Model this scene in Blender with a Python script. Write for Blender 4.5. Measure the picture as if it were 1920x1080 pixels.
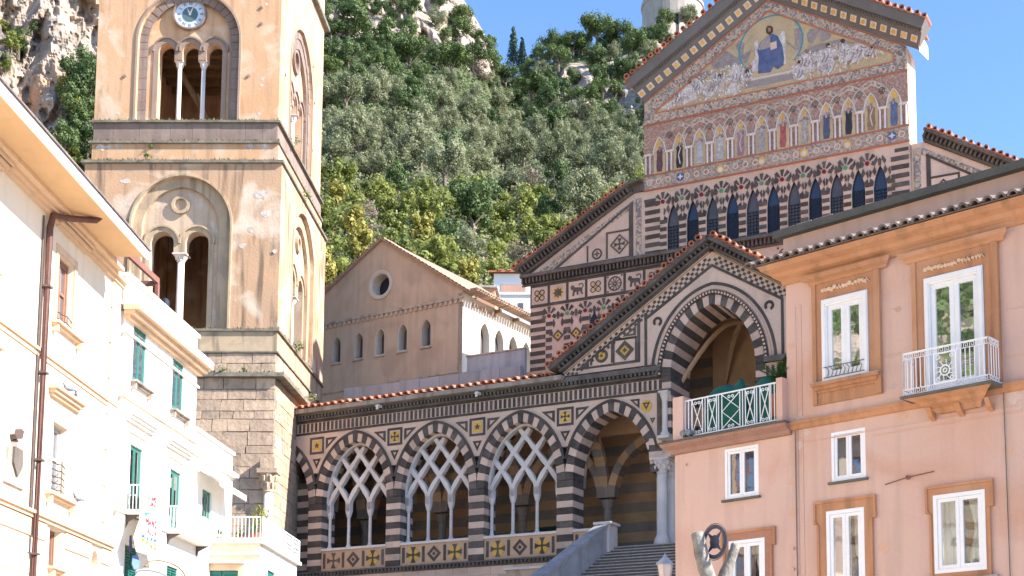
import bpy, bmesh, math, random
import numpy as np
from math import sin, cos, pi, radians, sqrt, acos, atan2, asin, floor
from mathutils import Vector, Matrix, noise
from mathutils.geometry import tessellate_polygon
random.seed(7); np.random.seed(7)
for o in list(bpy.data.objects): bpy.data.objects.remove(o)
S = bpy.context.scene; COL = S.collection

# ---------------------------------------------------------------- camera
PITCH = radians(6.5); FPX = 2600.0; CX, CY = 1150.0, 1115.0; CAMZ = 1.7
cam_d = bpy.data.cameras.new("camera"); cam = bpy.data.objects.new("camera", cam_d); COL.objects.link(cam)
cam.location = (0, 0, CAMZ); cam.rotation_euler = (pi/2 + PITCH, 0, 0)
cam_d.sensor_width = 36.0; cam_d.lens = FPX/1920*36.0
cam_d.shift_x = (960-CX)/1920; cam_d.shift_y = (CY-540)/1920
cam_d.clip_start = 0.1; cam_d.clip_end = 3000
S.camera = cam
# ---------------------------------------------------------------- light
SUN_EL, SUN_AZ = 35.0, 108.0      # azimuth clockwise from +Y
W = bpy.data.worlds.new("World"); S.world = W; W.use_nodes = True
nt = W.node_tree; nt.nodes.clear()
sky = nt.nodes.new("ShaderNodeTexSky"); sky.sky_type = 'NISHITA'; sky.sun_disc = False
sky.sun_elevation = radians(SUN_EL); sky.sun_rotation = radians(SUN_AZ)
sky.air_density = 0.8; sky.dust_density = 0.1; sky.ozone_density = 6.0; sky.altitude = 20
bg = nt.nodes.new("ShaderNodeBackground"); bg.inputs[1].default_value = 0.108
wo = nt.nodes.new("ShaderNodeOutputWorld")
nt.links.new(sky.outputs[0], bg.inputs[0]); nt.links.new(bg.outputs[0], wo.inputs[0])
sun_d = bpy.data.lights.new("sun", 'SUN'); sun = bpy.data.objects.new("sun", sun_d); COL.objects.link(sun)
sun_d.energy = 3.6; sun_d.angle = radians(0.6); sun_d.color = (1.0, 0.94, 0.88)
sdir = Vector((sin(radians(SUN_AZ))*cos(radians(SUN_EL)), cos(radians(SUN_AZ))*cos(radians(SUN_EL)), sin(radians(SUN_EL))))
sun.rotation_euler = sdir.to_track_quat('Z', 'Y').to_euler(); sun.location = (60, -20, 60)
S.view_settings.view_transform = 'Standard'; S.view_settings.look = 'None'
S.view_settings.gamma = 1.0; S.view_settings.use_curve_mapping = False
S.view_settings.exposure = 1.95
S.render.engine = 'CYCLES'
S.cycles.max_bounces = 8; S.cycles.diffuse_bounces = 5; S.cycles.glossy_bounces = 3
S.cycles.transparent_max_bounces = 12; S.cycles.sample_clamp_indirect = 8
try: S.cycles.use_denoising = True
except Exception: pass

# ---------------------------------------------------------------- materials
def _n(t, kind, **k):
    n = t.nodes.new(kind)
    for a, b in k.items(): setattr(n, a, b)
    return n
def mat(name, c, c2=None, sc=1.5, amt=0.6, rough=0.85, streak=0.0, fine=0.15, bump=0.25, bsc=9.0, vary=0.10, dirt=None, dirt_amt=0.0, dsc=0.5, metal=0.0, spec=0.3):
    """weathered surface: base, mottling, rain streaks, dirt blotches, fine grain, per-piece variation"""
    m = bpy.data.materials.new(name); m.use_nodes = True; t = m.node_tree; t.nodes.clear()
    L = t.links.new
    out = _n(t, "ShaderNodeOutputMaterial"); b = _n(t, "ShaderNodeBsdfPrincipled")
    L(b.outputs[0], out.inputs[0])
    b.inputs['Roughness'].default_value = rough; b.inputs['Metallic'].default_value = metal
    b.inputs['Specular IOR Level'].default_value = spec
    g = _n(t, "ShaderNodeNewGeometry"); pos = g.outputs['Position']
    oi = _n(t, "ShaderNodeObjectInfo")
    def noi(scale, detail=4, src=None, dist=0.0):
        x = _n(t, "ShaderNodeTexNoise"); x.inputs['Scale'].default_value = scale; x.inputs['Detail'].default_value = detail
        x.inputs['Distortion'].default_value = dist
        L(src or pos, x.inputs['Vector']); return x.outputs['Fac']
    def ramp(f, a, bb):
        r = _n(t, "ShaderNodeMapRange"); r.inputs[1].default_value = a; r.inputs[2].default_value = bb
        L(f, r.inputs[0]); return r.outputs[0]
    def mul(f, k):
        r = _n(t, "ShaderNodeMath", operation='MULTIPLY'); r.inputs[1].default_value = k; L(f, r.inputs[0]); return r.outputs[0]
    def mix(f, a, bb, mode='MIX'):
        x = _n(t, "ShaderNodeMix", data_type='RGBA', blend_type=mode)
        if isinstance(f, (int, float)): x.inputs[0].default_value = f
        else: L(f, x.inputs[0])
        for i, v in ((6, a), (7, bb)):
            if isinstance(v, tuple): x.inputs[i].default_value = (*v[:3], 1)
            else: L(v, x.inputs[i])
        return x.outputs[2]
    if c2 is None: c2 = tuple(v*0.78 for v in c)
    col = mix(mul(ramp(noi(sc, 5, dist=0.4), 0.35, 0.68), amt), c, c2)
    if streak > 0:
        mp = _n(t, "ShaderNodeMapping"); mp.inputs['Scale'].default_value = (3.0, 3.0, 0.28); L(pos, mp.inputs[0])
        col = mix(mul(ramp(noi(1.0, 6, mp.outputs[0]), 0.50, 0.66), streak), col, tuple(v*0.36 for v in c2))
    if dirt is not None:
        col = mix(mul(ramp(noi(dsc, 6, dist=1.0), 0.5, 0.66), dirt_amt), col, dirt)
    if fine > 0:
        f = noi(26, 3)
        r = ramp(f, 0.2, 0.8)
        mm = _n(t, "ShaderNodeMapRange"); mm.inputs[3].default_value = 1-fine; mm.inputs[4].default_value = 1+fine; L(r, mm.inputs[0])
        col = mix(1.0, col, mm.outputs[0], 'MULTIPLY')
    if vary > 0:
        mm = _n(t, "ShaderNodeMapRange"); mm.inputs[3].default_value = 1-vary; mm.inputs[4].default_value = 1+vary; L(oi.outputs['Random'], mm.inputs[0])
        col = mix(1.0, col, mm.outputs[0], 'MULTIPLY')
    L(col, b.inputs['Base Color'])
    if bump > 0:
        bp = _n(t, "ShaderNodeBump"); bp.inputs['Strength'].default_value = bump; bp.inputs['Distance'].default_value = 0.03
        L(noi(bsc, 6), bp.inputs['Height']); L(bp.outputs[0], b.inputs['Normal'])
    return m

def mosaic(name, cols, scale=9.0, rough=0.5, big=0.0):
    """tiny coloured tesserae"""
    m = bpy.data.materials.new(name); m.use_nodes = True; t = m.node_tree; t.nodes.clear(); L = t.links.new
    out = _n(t, "ShaderNodeOutputMaterial"); b = _n(t, "ShaderNodeBsdfPrincipled"); L(b.outputs[0], out.inputs[0])
    b.inputs['Roughness'].default_value = rough
    tc = _n(t, "ShaderNodeTexCoord")
    vo = _n(t, "ShaderNodeTexVoronoi"); vo.inputs['Scale'].default_value = scale; vo.inputs['Randomness'].default_value = 0.45
    L(tc.outputs['Object'], vo.inputs['Vector'])
    sp = _n(t, "ShaderNodeSeparateColor"); L(vo.outputs['Color'], sp.inputs[0])
    r = _n(t, "ShaderNodeValToRGB"); r.color_ramp.interpolation = 'CONSTANT'
    e = r.color_ramp.elements
    while len(e) < len(cols): e.new(0.5)
    for i, c in enumerate(cols): e[i].position = i/len(cols); e[i].color = (*c, 1)
    L(sp.outputs[0], r.inputs[0])
    no = _n(t, "ShaderNodeTexNoise"); no.inputs['Scale'].default_value = 1.1; L(tc.outputs['Object'], no.inputs['Vector'])
    mm = _n(t, "ShaderNodeMapRange"); mm.inputs[3].default_value = 0.7; mm.inputs[4].default_value = 1.2; L(no.outputs[0], mm.inputs[0])
    x = _n(t, "ShaderNodeMix", data_type='RGBA', blend_type='MULTIPLY'); x.inputs[0].default_value = 1
    L(r.outputs[0], x.inputs[6]); L(mm.outputs[0], x.inputs[7]); L(x.outputs[2], b.inputs['Base Color'])
    return m

def glass(name, tint=(0.02, 0.025, 0.03), refl=0.35, transp=False):
    m = bpy.data.materials.new(name); m.use_nodes = True; t = m.node_tree; t.nodes.clear(); L = t.links.new
    out = _n(t, "ShaderNodeOutputMaterial"); gl = _n(t, "ShaderNodeBsdfGlossy"); gl.inputs['Roughness'].default_value = 0.02
    if transp:
        d = _n(t, "ShaderNodeBsdfTransparent"); d.inputs[0].default_value = (*tint, 1)
    else:
        d = _n(t, "ShaderNodeBsdfDiffuse"); d.inputs[0].default_value = (*tint, 1)
    bp = _n(t, "ShaderNodeBump"); bp.inputs['Strength'].default_value = 0.06; bp.inputs['Distance'].default_value = 0.02
    no = _n(t, "ShaderNodeTexNoise"); no.inputs['Scale'].default_value = 2.5
    g = _n(t, "ShaderNodeNewGeometry"); L(g.outputs['Position'], no.inputs['Vector']); L(no.outputs[0], bp.inputs['Height']); L(bp.outputs[0], gl.inputs['Normal'])
    mx = _n(t, "ShaderNodeMixShader"); mx.inputs[0].default_value = refl
    L(d.outputs[0], mx.inputs[1]); L(gl.outputs[0], mx.inputs[2]); L(mx.outputs[0], out.inputs[0])
    return m

M = {}
M['cream'] = mat('cream_stone', (0.66, 0.465, 0.35), (0.56, 0.40, 0.305), sc=0.9, streak=0.10, dirt=(0.30, 0.24, 0.20), dirt_amt=0.35, dsc=0.7, fine=0.16, vary=0.17)
M['dark'] = mat('dark_lava_stone', (0.075, 0.060, 0.050), (0.125, 0.10, 0.085), sc=1.6, fine=0.25, vary=0.28, dirt=(0.16, 0.13, 0.11), dirt_amt=0.5, dsc=1.5)
M['cornice'] = mat('grey_cornice_stone', (0.10, 0.083, 0.07), (0.20, 0.17, 0.145), sc=1.2, streak=0.3, fine=0.2)
M['ledge'] = mat('weathered_ledge_stone', (0.42, 0.35, 0.29), (0.22, 0.19, 0.165), sc=1.3, streak=0.5, fine=0.2)
M['white'] = mat('white_marble', (0.70, 0.62, 0.55), (0.52, 0.46, 0.42), sc=1.4, fine=0.08, streak=0.1, vary=0.05)
M['gold'] = mat('gold_mosaic', (0.72, 0.42, 0.08), (0.52, 0.30, 0.07), sc=6, fine=0.3, rough=0.45)
M['goldpale'] = mat('pale_gold_mosaic', (0.60, 0.44, 0.24), (0.46, 0.34, 0.20), sc=1.2, fine=0.35, streak=0.0, dirt=(0.34, 0.25, 0.18), dirt_amt=0.6, dsc=1.1, rough=0.5, bump=0.1)
M['red'] = mat('red_porphyry', (0.22, 0.012, 0.015), rough=0.4)
M['green'] = mat('green_marble', (0.10, 0.30, 0.14), rough=0.4)
M['blue'] = mat('blue_mosaic', (0.075, 0.10, 0.19), (0.15, 0.18, 0.29), sc=4, fine=0.35, bump=0.1)
M['ochre_panel'] = mat('orange_cream_panel_stone', (0.60, 0.38, 0.235), (0.52, 0.34, 0.22), sc=1.5, fine=0.15)
M['reveal'] = mat('pale_reveal_plaster', (0.55, 0.48, 0.40), (0.42, 0.36, 0.30), sc=2, fine=0.1)
M['oldtile'] = mat('weathered_brown_tile', (0.36, 0.24, 0.17), (0.26, 0.19, 0.14), sc=3, vary=0.3, fine=0.3)
M['tile'] = mat('terracotta_tile', (0.46, 0.15, 0.075), (0.34, 0.16, 0.10), sc=2.5, vary=0.30, fine=0.25, dirt=(0.30, 0.25, 0.20), dirt_amt=0.4, dsc=1.2)
M['tilegrey'] = mat('lichen_grey_tile', (0.13, 0.10, 0.09), (0.24, 0.20, 0.175), sc=3, vary=0.3, fine=0.3)
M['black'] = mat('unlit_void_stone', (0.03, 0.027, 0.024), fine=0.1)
M['ochre_in'] = mat('ochre_interior_stone', (0.56, 0.35, 0.20), (0.42, 0.27, 0.16), sc=1.5, fine=0.2)
M['grey_in'] = mat('grey_interior_stone', (0.30, 0.25, 0.21), (0.2, 0.17, 0.145), sc=1.5, fine=0.2)
M['glassdark'] = glass('dark_window_glass')
M['greendoor'] = mat('dark_green_door_paint', (0.012, 0.045, 0.035), rough=0.5)

# ---------------------------------------------------------------- frames: pixel of the photograph -> metres on a wall
class Fr:
    def __init__(s, ox, oy, deg):
        s.o = (ox, oy); s.a = radians(deg); s.u = (cos(s.a), sin(s.a)); s.v = (-sin(s.a), cos(s.a))
    def P(s, x, y, off=0.0):
        a = x-CX; b = CY-y
        d = (a, FPX*cos(PITCH)-b*sin(PITCH), FPX*sin(PITCH)+b*cos(PITCH)); n = s.v
        k = (s.o[0]*n[0]+s.o[1]*n[1]+off)/(d[0]*n[0]+d[1]*n[1])
        X, Y, Z = d[0]*k, d[1]*k, CAMZ+d[2]*k
        return ((X-s.o[0])*s.u[0]+(Y-s.o[1])*s.u[1], Z)
    def world(s, u, v, z): return Vector((s.o[0]+u*s.u[0]+v*s.v[0], s.o[1]+u*s.u[1]+v*s.v[1], z))
def ray(x, y, Y):
    a = x-CX; b = CY-y; d = (a, FPX*cos(PITCH)-b*sin(PITCH), FPX*sin(PITCH)+b*cos(PITCH)); k = Y/d[1]
    return Vector((d[0]*k, Y, CAMZ+d[2]*k))

# ---------------------------------------------------------------- mesh builder (x = along the wall, y = into the wall, z = up)
class G:
    def __init__(s, xf=None): s.v = []; s.f = []; s.xf = xf
    def _add(s, pts, faces):
        n = len(s.v)
        s.v += [s.xf(*p) if s.xf else p for p in pts]
        s.f += [tuple(n+i for i in f) for f in faces]
        return s
    def prism(s, poly, v0, v1):
        n = len(poly)
        pts = [(a, v0, b) for a, b in poly] + [(a, v1, b) for a, b in poly]
        fs = [tuple(range(n)), tuple(range(2*n-1, n-1, -1))] + [(i, i+n, (i+1) % n+n, (i+1) % n) for i in range(n)]
        return s._add(pts, fs)
    def plate(s, outer, holes, v0, v1):
        loops = [outer]+list(holes)
        tri = tessellate_polygon([[Vector((a, b, 0)) for a, b in l] for l in loops])
        flat = [p for l in loops for p in l]; n = len(flat)
        pts = [(a, v0, b) for a, b in flat] + [(a, v1, b) for a, b in flat]
        fs = [tuple(t) for t in tri] + [tuple(i+n for i in reversed(t)) for t in tri]
        k = 0
        for l in loops:
            m = len(l)
            fs += [(k+i, k+i+n, k+(i+1) % m+n, k+(i+1) % m) for i in range(m)]
            k += m
        return s._add(pts, fs)
    def box(s, u0, u1, v0, v1, z0, z1): return s.prism([(u0, z0), (u1, z0), (u1, z1), (u0, z1)], v0, v1)
    def quad(s, a, b, c, d): return s._add([a, b, c, d], [(0, 1, 2, 3)])
    def lathe(s, cu, cv, prof, n=12, cap=True):
        pts = []; fs = []
        for r, z in prof:
            for i in range(n): pts.append((cu+r*cos(2*pi*i/n), cv+r*sin(2*pi*i/n), z))
        for k in range(len(prof)-1):
            for i in range(n): fs.append((k*n+i, k*n+(i+1) % n, (k+1)*n+(i+1) % n, (k+1)*n+i))
        if cap: fs += [tuple(range(n-1, -1, -1)), tuple(range((len(prof)-1)*n, len(prof)*n))]
        return s._add(pts, fs)
    def tube(s, path, r, n=6):
        path = [Vector(p) for p in path]; pts = []; fs = []
        for k, p in enumerate(path):
            d = (path[min(k+1, len(path)-1)]-path[max(k-1, 0)]).normalized()
            a = d.cross(Vector((0, 0, 1)))
            if a.length < 1e-3: a = d.cross(Vector((0, 1, 0)))
            a.normalize(); b = d.cross(a)
            rr = r[k] if isinstance(r, (list, tuple)) else r
            for i in range(n): pts.append(tuple(p+a*rr*cos(2*pi*i/n)+b*rr*sin(2*pi*i/n)))
        for k in range(len(path)-1):
            for i in range(n): fs.append((k*n+i, k*n+(i+1) % n, (k+1)*n+(i+1) % n, (k+1)*n+i))
        fs += [tuple(range(n-1, -1, -1)), tuple(range((len(path)-1)*n, len(path)*n))]
        return s._add(pts, fs)
    def ring(s, cu, cz, r0, r1, v0, v1, n=28, a0=0.0, a1=2*pi, sy=1.0):
        full = abs(a1-a0-2*pi) < 1e-6; m = n if full else n+1
        an = [a0+(a1-a0)*i/n for i in range(m)]
        if full:
            return s.plate([(cu+r1*cos(a), cz+sy*r1*sin(a)) for a in an], [[(cu+r0*cos(a), cz+sy*r0*sin(a)) for a in an]], v0, v1)
        return s.prism([(cu+r1*cos(a), cz+sy*r1*sin(a)) for a in an]+[(cu+r0*cos(a), cz+sy*r0*sin(a)) for a in reversed(an)], v0, v1)
    def disc(s, cu, cz, r, v0, v1, n=18): return s.prism([(cu+r*cos(2*pi*i/n), cz+r*sin(2*pi*i/n)) for i in range(n)], v0, v1)
    def path2(s, pts, w, v0, v1):
        """flat strip of width w (or list) along pts (u,z)"""
        L_, R_ = [], []
        for k, p in enumerate(pts):
            a = pts[max(k-1, 0)]; b = pts[min(k+1, len(pts)-1)]
            dx, dz = b[0]-a[0], b[1]-a[1]; l = sqrt(dx*dx+dz*dz) or 1
            ww = (w[k] if isinstance(w, (list, tuple)) else w)/2
            L_.append((p[0]-dz/l*ww, p[1]+dx/l*ww)); R_.append((p[0]+dz/l*ww, p[1]-dx/l*ww))
        pts3 = [(a, v0, b) for a, b in L_]+[(a, v0, b) for a, b in R_]+[(a, v1, b) for a, b in L_]+[(a, v1, b) for a, b in R_]
        n = len(pts); fs = []
        for i in range(n-1):
            fs += [(i, i+1, n+i+1, n+i), (2*n+i, 3*n+i, 3*n+i+1, 2*n+i+1), (i, 2*n+i, 2*n+i+1, i+1), (n+i, n+i+1, 3*n+i+1, 3*n+i)]
        fs += [(0, n, 3*n, 2*n), (n-1, 3*n-1, 4*n-1, 2*n-1)]
        return s._add(pts3, fs)
    def mesh(s, name, m=None):
        me = bpy.data.meshes.new(name); me.from_pydata([tuple(p) for p in s.v], [], s.f); me.update()
        if m is not None: me.materials.append(m)
        return me
def put(name, me, parent=None, loc=(0, 0, 0), rot=(0, 0, 0), scale=(1, 1, 1), **props):
    o = bpy.data.objects.new(name, me); COL.objects.link(o)
    o.location = loc; o.rotation_euler = rot; o.scale = scale
    if parent is not None: o.parent = parent
    for k, v in props.items(): o['category' if k == 'cat' else k] = v
    return o
def obj(name, g, m, parent=None, loc=(0, 0, 0), smooth=False, **props):
    me = g.mesh(name, m)
    if smooth: me.shade_smooth()
    return put(name, me, parent, loc, **props)
def thing(name, label, cat, loc=(0, 0, 0), rz=0.0, group=None):
    o = bpy.data.objects.new(name, None); COL.objects.link(o); o.location = loc; o.rotation_euler = (0, 0, rz)
    o.empty_display_size = 0.2; o['label'] = label; o['category'] = cat
    if group: o['group'] = group
    return o
def frthing(name, label, cat, fr): return thing(name, label, cat, (fr.o[0], fr.o[1], 0), fr.a)
# --- arches
class Arch:
    """pointed arch: half width w, rise h above the springing z zs, centre uc"""
    def __init__(s, uc, zs, w, h, e=0.0):
        s.uc, s.zs, s.w, s.h, s.e = uc, zs, w, h, e
        s.c = max(0.0, (h*h-w*w)/(2*w)); s.R = w+s.c
        s.el = h < w-1e-6
    def pt(s, t, off=0.0):
        """t 0..1 from left springing over the apex to the right one"""
        q = t if t <= 0.5 else 1-t
        if s.el:
            a = q*2*pi/2; x, z = -(s.w+off)*cos(a), (s.h+off)*sin(a)
        else:
            R = s.R+off; am = acos(min(1, s.c/R)) if R else 0
            a = q*2*am; x, z = s.c-R*cos(a), R*sin(a)
            if s.e: a = q*pi; x = (1-s.e)*x-s.e*(s.w+off)*cos(a); z = (1-s.e)*z+s.e*(s.h+off)*sin(a)
        return (s.uc+(x if t <= 0.5 else -x), s.zs+z)
    def curve(s, n=20, off=0.0, t0=0.0, t1=1.0):
        ts = [t0+(t1-t0)*i/n for i in range(n+1)]
        if t0 < 0.5 < t1 and not any(abs(t-0.5) < 1e-6 for t in ts): ts = sorted(ts+[0.5])
        return [s.pt(t, off) for t in ts]
    def half(s, z):
        if z <= s.zs: return s.w
        for i in range(101):
            p = s.pt(i/200)
            if p[1] >= z: return s.uc-p[0]
        return -1.0
    def seg(s, t0, t1, o0, o1, n=2):
        return s.curve(n, o1, t0, t1)+s.curve(n, o0, t0, t1)[::-1]
    def opening(s, zb, n=20, off=0.0):
        return [(s.uc-s.w-off, zb)]+s.curve(n, off)+[(s.uc+s.w+off, zb)]
def clipu(poly, lo, hi): return [(min(max(a, lo), hi), b) for a, b in poly]
def place(fr, u, v, z): return fr.world(u, v, z)
# ================================================================ setting
FL = Fr(-14.52, 64, -25.65)       # the church front
g = G(); g.box(-400, 400, -400, 400, -1.0, 0.0)
M['paving'] = mat('paving_stone', (0.50, 0.44, 0.37), (0.42, 0.37, 0.31), sc=0.6)
obj('ground', g, M['paving'], kind='structure')

# ================================================================ portico
PO = frthing('portico', 'striped stone portico with open tracery arches and a steep gabled porch over the stairs', 'portico', FL)
BC = [2.89+4.37*k for k in range(-1, 4)]      # bay centres
ZS, AW, AH = 13.2, 1.8, 2.78
T0 = 1.0                                     # wall thickness
def course_stack(parent, name, u0, u1, z0, z1, n, v0=0.0, v1=T0, first=0, cache={}):
    """alternating light and dark courses as separate blocks"""
    hh = (z1-z0)/n; key = (round(u1-u0, 3), round(hh, 3), round(v1-v0, 3))
    for i in range(n):
        k = (i+first) % 2
        if (key, k) not in cache:
            cache[(key, k)] = G().box(0, u1-u0, 0, v1-v0, 0.006, hh-0.006).mesh(name, M['dark' if k else 'cream'])
        put(name, cache[(key, k)], parent, (u0, v0+(0.0 if k else 0.004), z0+i*hh))
# piers
for k in range(5):
    pc = 0.705+4.37*k
    if k < 4:
        course_stack(PO, 'pier_course', pc-0.385, pc+0.385, 10.0, 13.2, 11, first=1)
    else:
        pass
course_stack(PO, 'pier_course', -0.9, 0.0, 9.3, 14.4, 17, v0=0.55, v1=1.5, first=1)
# arches: voussoirs through the whole wall
NV = 25
def voussoirs(parent, arch, t_in, t_out, v0, v1, lo=-99, hi=99, n=NV, names=('voussoir',), cut=0.0015, dk='dark', lt='cream', parity=0):
    out = []
    for i in range(n):
        poly = arch.seg(i/n+cut, (i+1)/n-cut, t_in, t_out)
        if lo > -90 or hi < 90:
            poly = clipu(poly, lo, hi)
        out.append((G().prism(poly, v0+(0.0 if (i+parity) % 2 == 0 else 0.003), v1).mesh('voussoir', M[dk if (i+parity) % 2 == 0 else lt])))
    return out
a0 = Arch(0, ZS, AW, AH, 0.65)
vm = voussoirs(PO, a0, 0.0, 0.385, 0.0, T0, -2.18, 2.18)
arc_ring = G()
ringpoly = clipu(a0.seg(0.10, 0.90, 0.387, 0.50, 30), -2.183, 2.183)
ringm = G().prism(ringpoly, -0.03, T0-0.1).mesh('archivolt', M['dark'])
for b, uc in enumerate(BC):
    for i, me in enumerate(vm):
        if b == 0 and i < 16: continue
        put('voussoir', me, PO, (uc, 0, 0))
    if b > 0: put('archivolt', ringm, PO, (uc, 0, 0))
    else: obj('archivolt', G().prism([(p[0]+uc, p[1]) for p in clipu(a0.seg(0.60, 0.90, 0.387, 0.50, 12), -2.183, 2.183)], -0.03, T0-0.1), M['dark'], PO)
# spandrel wall above the arches
top = 17.15
low = []
for uc in BC:
    aa = Arch(uc, ZS, AW, AH, 0.65)
    pts = [aa.pt(t, 0.45) for t in [0.16+0.68*i/24 for i in range(25)]]
    pts = [p for p in pts if abs(p[0]-uc) <= 2.16 and p[0] > -0.9]
    low += pts
poly = [(-0.9, top), (-0.9, low[0][1])]+low+[(18.1, 14.6), (18.72, 14.6), (18.72, top)]
obj('spandrel_wall', G().plate(poly, [], 0.035, T0-0.05), M['cream'], PO)
# frieze band of upright bars, dark fillets above and below
G1 = G(); G1.box(-0.9, 18.74, 0.0, 0.034, 16.54, 16.64); G1.box(-0.9, 18.74, 0.0, 0.034, 17.1, 17.2)
obj('fillet', G1, M['dark'], PO)
fb = G().box(0, 0.115, 0, 0.05, 0, 0.40).mesh('frieze_bar', M['dark'])
i = 0; u = -0.82
while u < 18.62:
    put('frieze_bar', fb, PO, (u, 0.0, 16.67)); u += 0.232; i += 1
# spandrel inlay: framed square with star or cross, small triangles
def frame_sq(g, uc, zc, r, w, v0, v1): g.plate([(uc-r, zc-r), (uc+r, zc-r), (uc+r, zc+r), (uc-r, zc+r)], [[(uc-r+w, zc-r+w), (uc+r-w, zc-r+w), (uc+r-w, zc+r-w), (uc-r+w, zc+r-w)]], v0, v1)
def star(n, r0, r1, uc=0, zc=0, a=pi/2): return [(uc+(r0 if i % 2 else r1)*cos(a+pi*i/n), zc+(r0 if i % 2 else r1)*sin(a+pi*i/n)) for i in range(2*n)]
def cross_pts(r, uc=0, zc=0, w0=0.07, w1=0.36):
    """cross with flaring arms"""
    p = []
    for k in range(4):
        a = k*pi/2
        for x, y in ((r*w0*1.6, r*w0*1.6), (r*w0*1.6, r*0.45), (r*w1, r), (-r*w1, r), (-r*w0*1.6, r*0.45)):
            p.append((uc+x*cos(a)-y*sin(a), zc+x*sin(a)+y*cos(a)))
    return p
def lozenge(r, uc=0, zc=0): return [(uc, zc-r), (uc+r, zc), (uc, zc+r), (uc-r, zc)]
def tri_frame(g, a, b, c, w, v0, v1):
    cx, cz = (a[0]+b[0]+c[0])/3, (a[1]+b[1]+c[1])/3
    sh = lambda p, k: (cx+(p[0]-cx)*k, cz+(p[1]-cz)*k)
    g.plate([a, b, c], [[sh(a, w), sh(b, w), sh(c, w)]], v0, v1)
sq = G(); frame_sq(sq, 0, 0, 0.40, 0.10, 0.005, 0.036); sq = sq.mesh('square_border', M['dark'])
gd = G().box(-0.22, 0.22, 0.015, 0.036, -0.22, 0.22).mesh('gold_field', M['gold'])
st = G().prism(star(5, 0.07, 0.16), 0.0, 0.034).mesh('star', M['dark'])
cr = G().prism(cross_pts(0.21), 0.0, 0.034).mesh('cross', M['dark'])
tr = G(); tri_frame(tr, (-0.24, 0.17), (0.2, 0.17), (0.2, -0.24), 0.45, 0.012, 0.036); trl = tr.mesh('triangle_inlay', M['dark'])
tr = G(); tri_frame(tr, (-0.2, 0.17), (0.24, 0.17), (-0.2, -0.24), 0.45, 0.012, 0.036); trr = tr.mesh('triangle_inlay', M['dark'])
tr = G(); tri_frame(tr, (-0.17, 0.12), (0.17, 0.12), (0, -0.2), 0.4, 0.012, 0.036); trd = tr.mesh('triangle_inlay', M['dark'])
for k in range(4):
    pc = 0.705+4.37*k; zc = 15.98
    put('square_border', sq, PO, (pc, 0, zc)); put('gold_field', gd, PO, (pc, 0, zc)); put('star' if k % 2 == 0 else 'cross', st if k % 2 == 0 else cr, PO, (pc, 0, zc))
    if k: put('triangle_inlay', trl, PO, (pc-0.80, 0, zc+0.10), scale=(1.45, 1, 1.3))
    put('triangle_inlay', trr, PO, (pc+0.80, 0, zc+0.10), scale=(1.45, 1, 1.3)); put('triangle_inlay', trd, PO, (pc, 0, zc-0.80), scale=(1.35, 1, 1.4))
obj('gold_field', G().disc(17.62, 16.02, 0.26, 0.015, 0.036), M['gold'], PO)
put('triangle_inlay', trd, PO, (17.62, -0.006, 16.05)); put('triangle_inlay', trl, PO, (17.1, 0, 16.2)); put('triangle_inlay', trd, PO, (17.9, 0, 15.4), scale=(.7, 1, .7))
obj('pilaster_strip', G().box(18.12, 18.30, -0.02, 0.034, 14.62, 16.53), M['dark'], PO)
# cornice: dentils, ledge
cg = G(); cg.box(-0.9, 13.9, -0.10, 0.9, 17.2, 17.28); cg.box(-0.9, 13.9, -0.22, 0.9, 17.42, 17.5)
cg.box(-0.9, 13.9, 0.0, 0.9, 17.28, 17.42)
obj('cornice', cg, M['cornice'], PO)
dg = G(); u = -0.85
while u < 13.8: dg.box(u, u+0.09, -0.19, 0.0, 17.283, 17.418); u += 0.19
obj('dentil', dg, M['cornice'], PO, kind='stuff')
obj('ledge', G().box(-0.95, 13.85, -0.42, 0.9, 17.502, 17.70), M['ledge'], PO)
# base moulding under the arcade
cg = G(); cg.box(-0.9, 16.0, -0.16, 0.9, 9.93, 10.0); cg.box(-0.9, 16.0, -0.04, 0.9, 9.75, 9.93)
obj('base_moulding', cg, M['cornice'], PO)
dg = G(); u = -0.85
while u < 15.9: dg.box(u, u+0.10, -0.13, -0.04, 9.80, 9.928); u += 0.2
obj('dentil', dg, M['cornice'], PO, kind='stuff')
bk = [G().box(0, w-0.01, 0, 1.2, 0, 0.37).mesh('wall_block', M['cream']) for w in (0.9, 1.15, 0.75)]
for r in range(4):
    u = -0.9-(r % 2)*0.4
    while u < 15.5:
        j = random.randrange(3); put('wall_block', bk[j], PO, (u, 0.0+0.01*random.random(), 8.23+0.38*r)); u += (0.9, 1.15, 0.75)[j]
# sill panels with inlay
for b in (1, 2, 3, 4):
    uc = BC[b]; x1 = 1.79 if b < 4 else -0.2
    obj('sill_panel', G().box(uc-1.79, uc+x1, 0.05, 0.75, 10.0, 10.95), M['ochre_panel'] if 'ochre_panel' in M else M['cream'], PO)
    obj('sill_coping', G().box(uc-1.80, uc+x1+0.01, -0.02, 0.8, 10.952, 11.06), M['white'], PO)
    g = G()
    for x in (-1.62, -0.56, 0.56, 1.62):
        if x < x1: g.box(uc+x-0.06, uc+x+0.06, 0.02, 0.049, 10.14, 10.84)
    obj('inlay_bar', g, M['dark'], PO)
    for x in (-1.09, 1.09):
        if x < x1:
            obj('inlay_disc', G().disc(uc+x, 10.48, 0.33, 0.03, 0.049), M['gold'] if not (b == 1 and x < 0) else M['ochre_in'], PO)
            obj('cross', G().prism(cross_pts(0.35, uc+x, 10.48), 0.01, 0.03), M['dark'], PO)
    if x1 > 0:
        g = G(); g.plate(lozenge(0.36, uc, 10.48), [lozenge(0.2, uc, 10.48)], 0.02, 0.049); g.prism(lozenge(0.09, uc, 10.48), 0.02, 0.049)
        obj('lozenge', g, M['dark'], PO)
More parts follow.
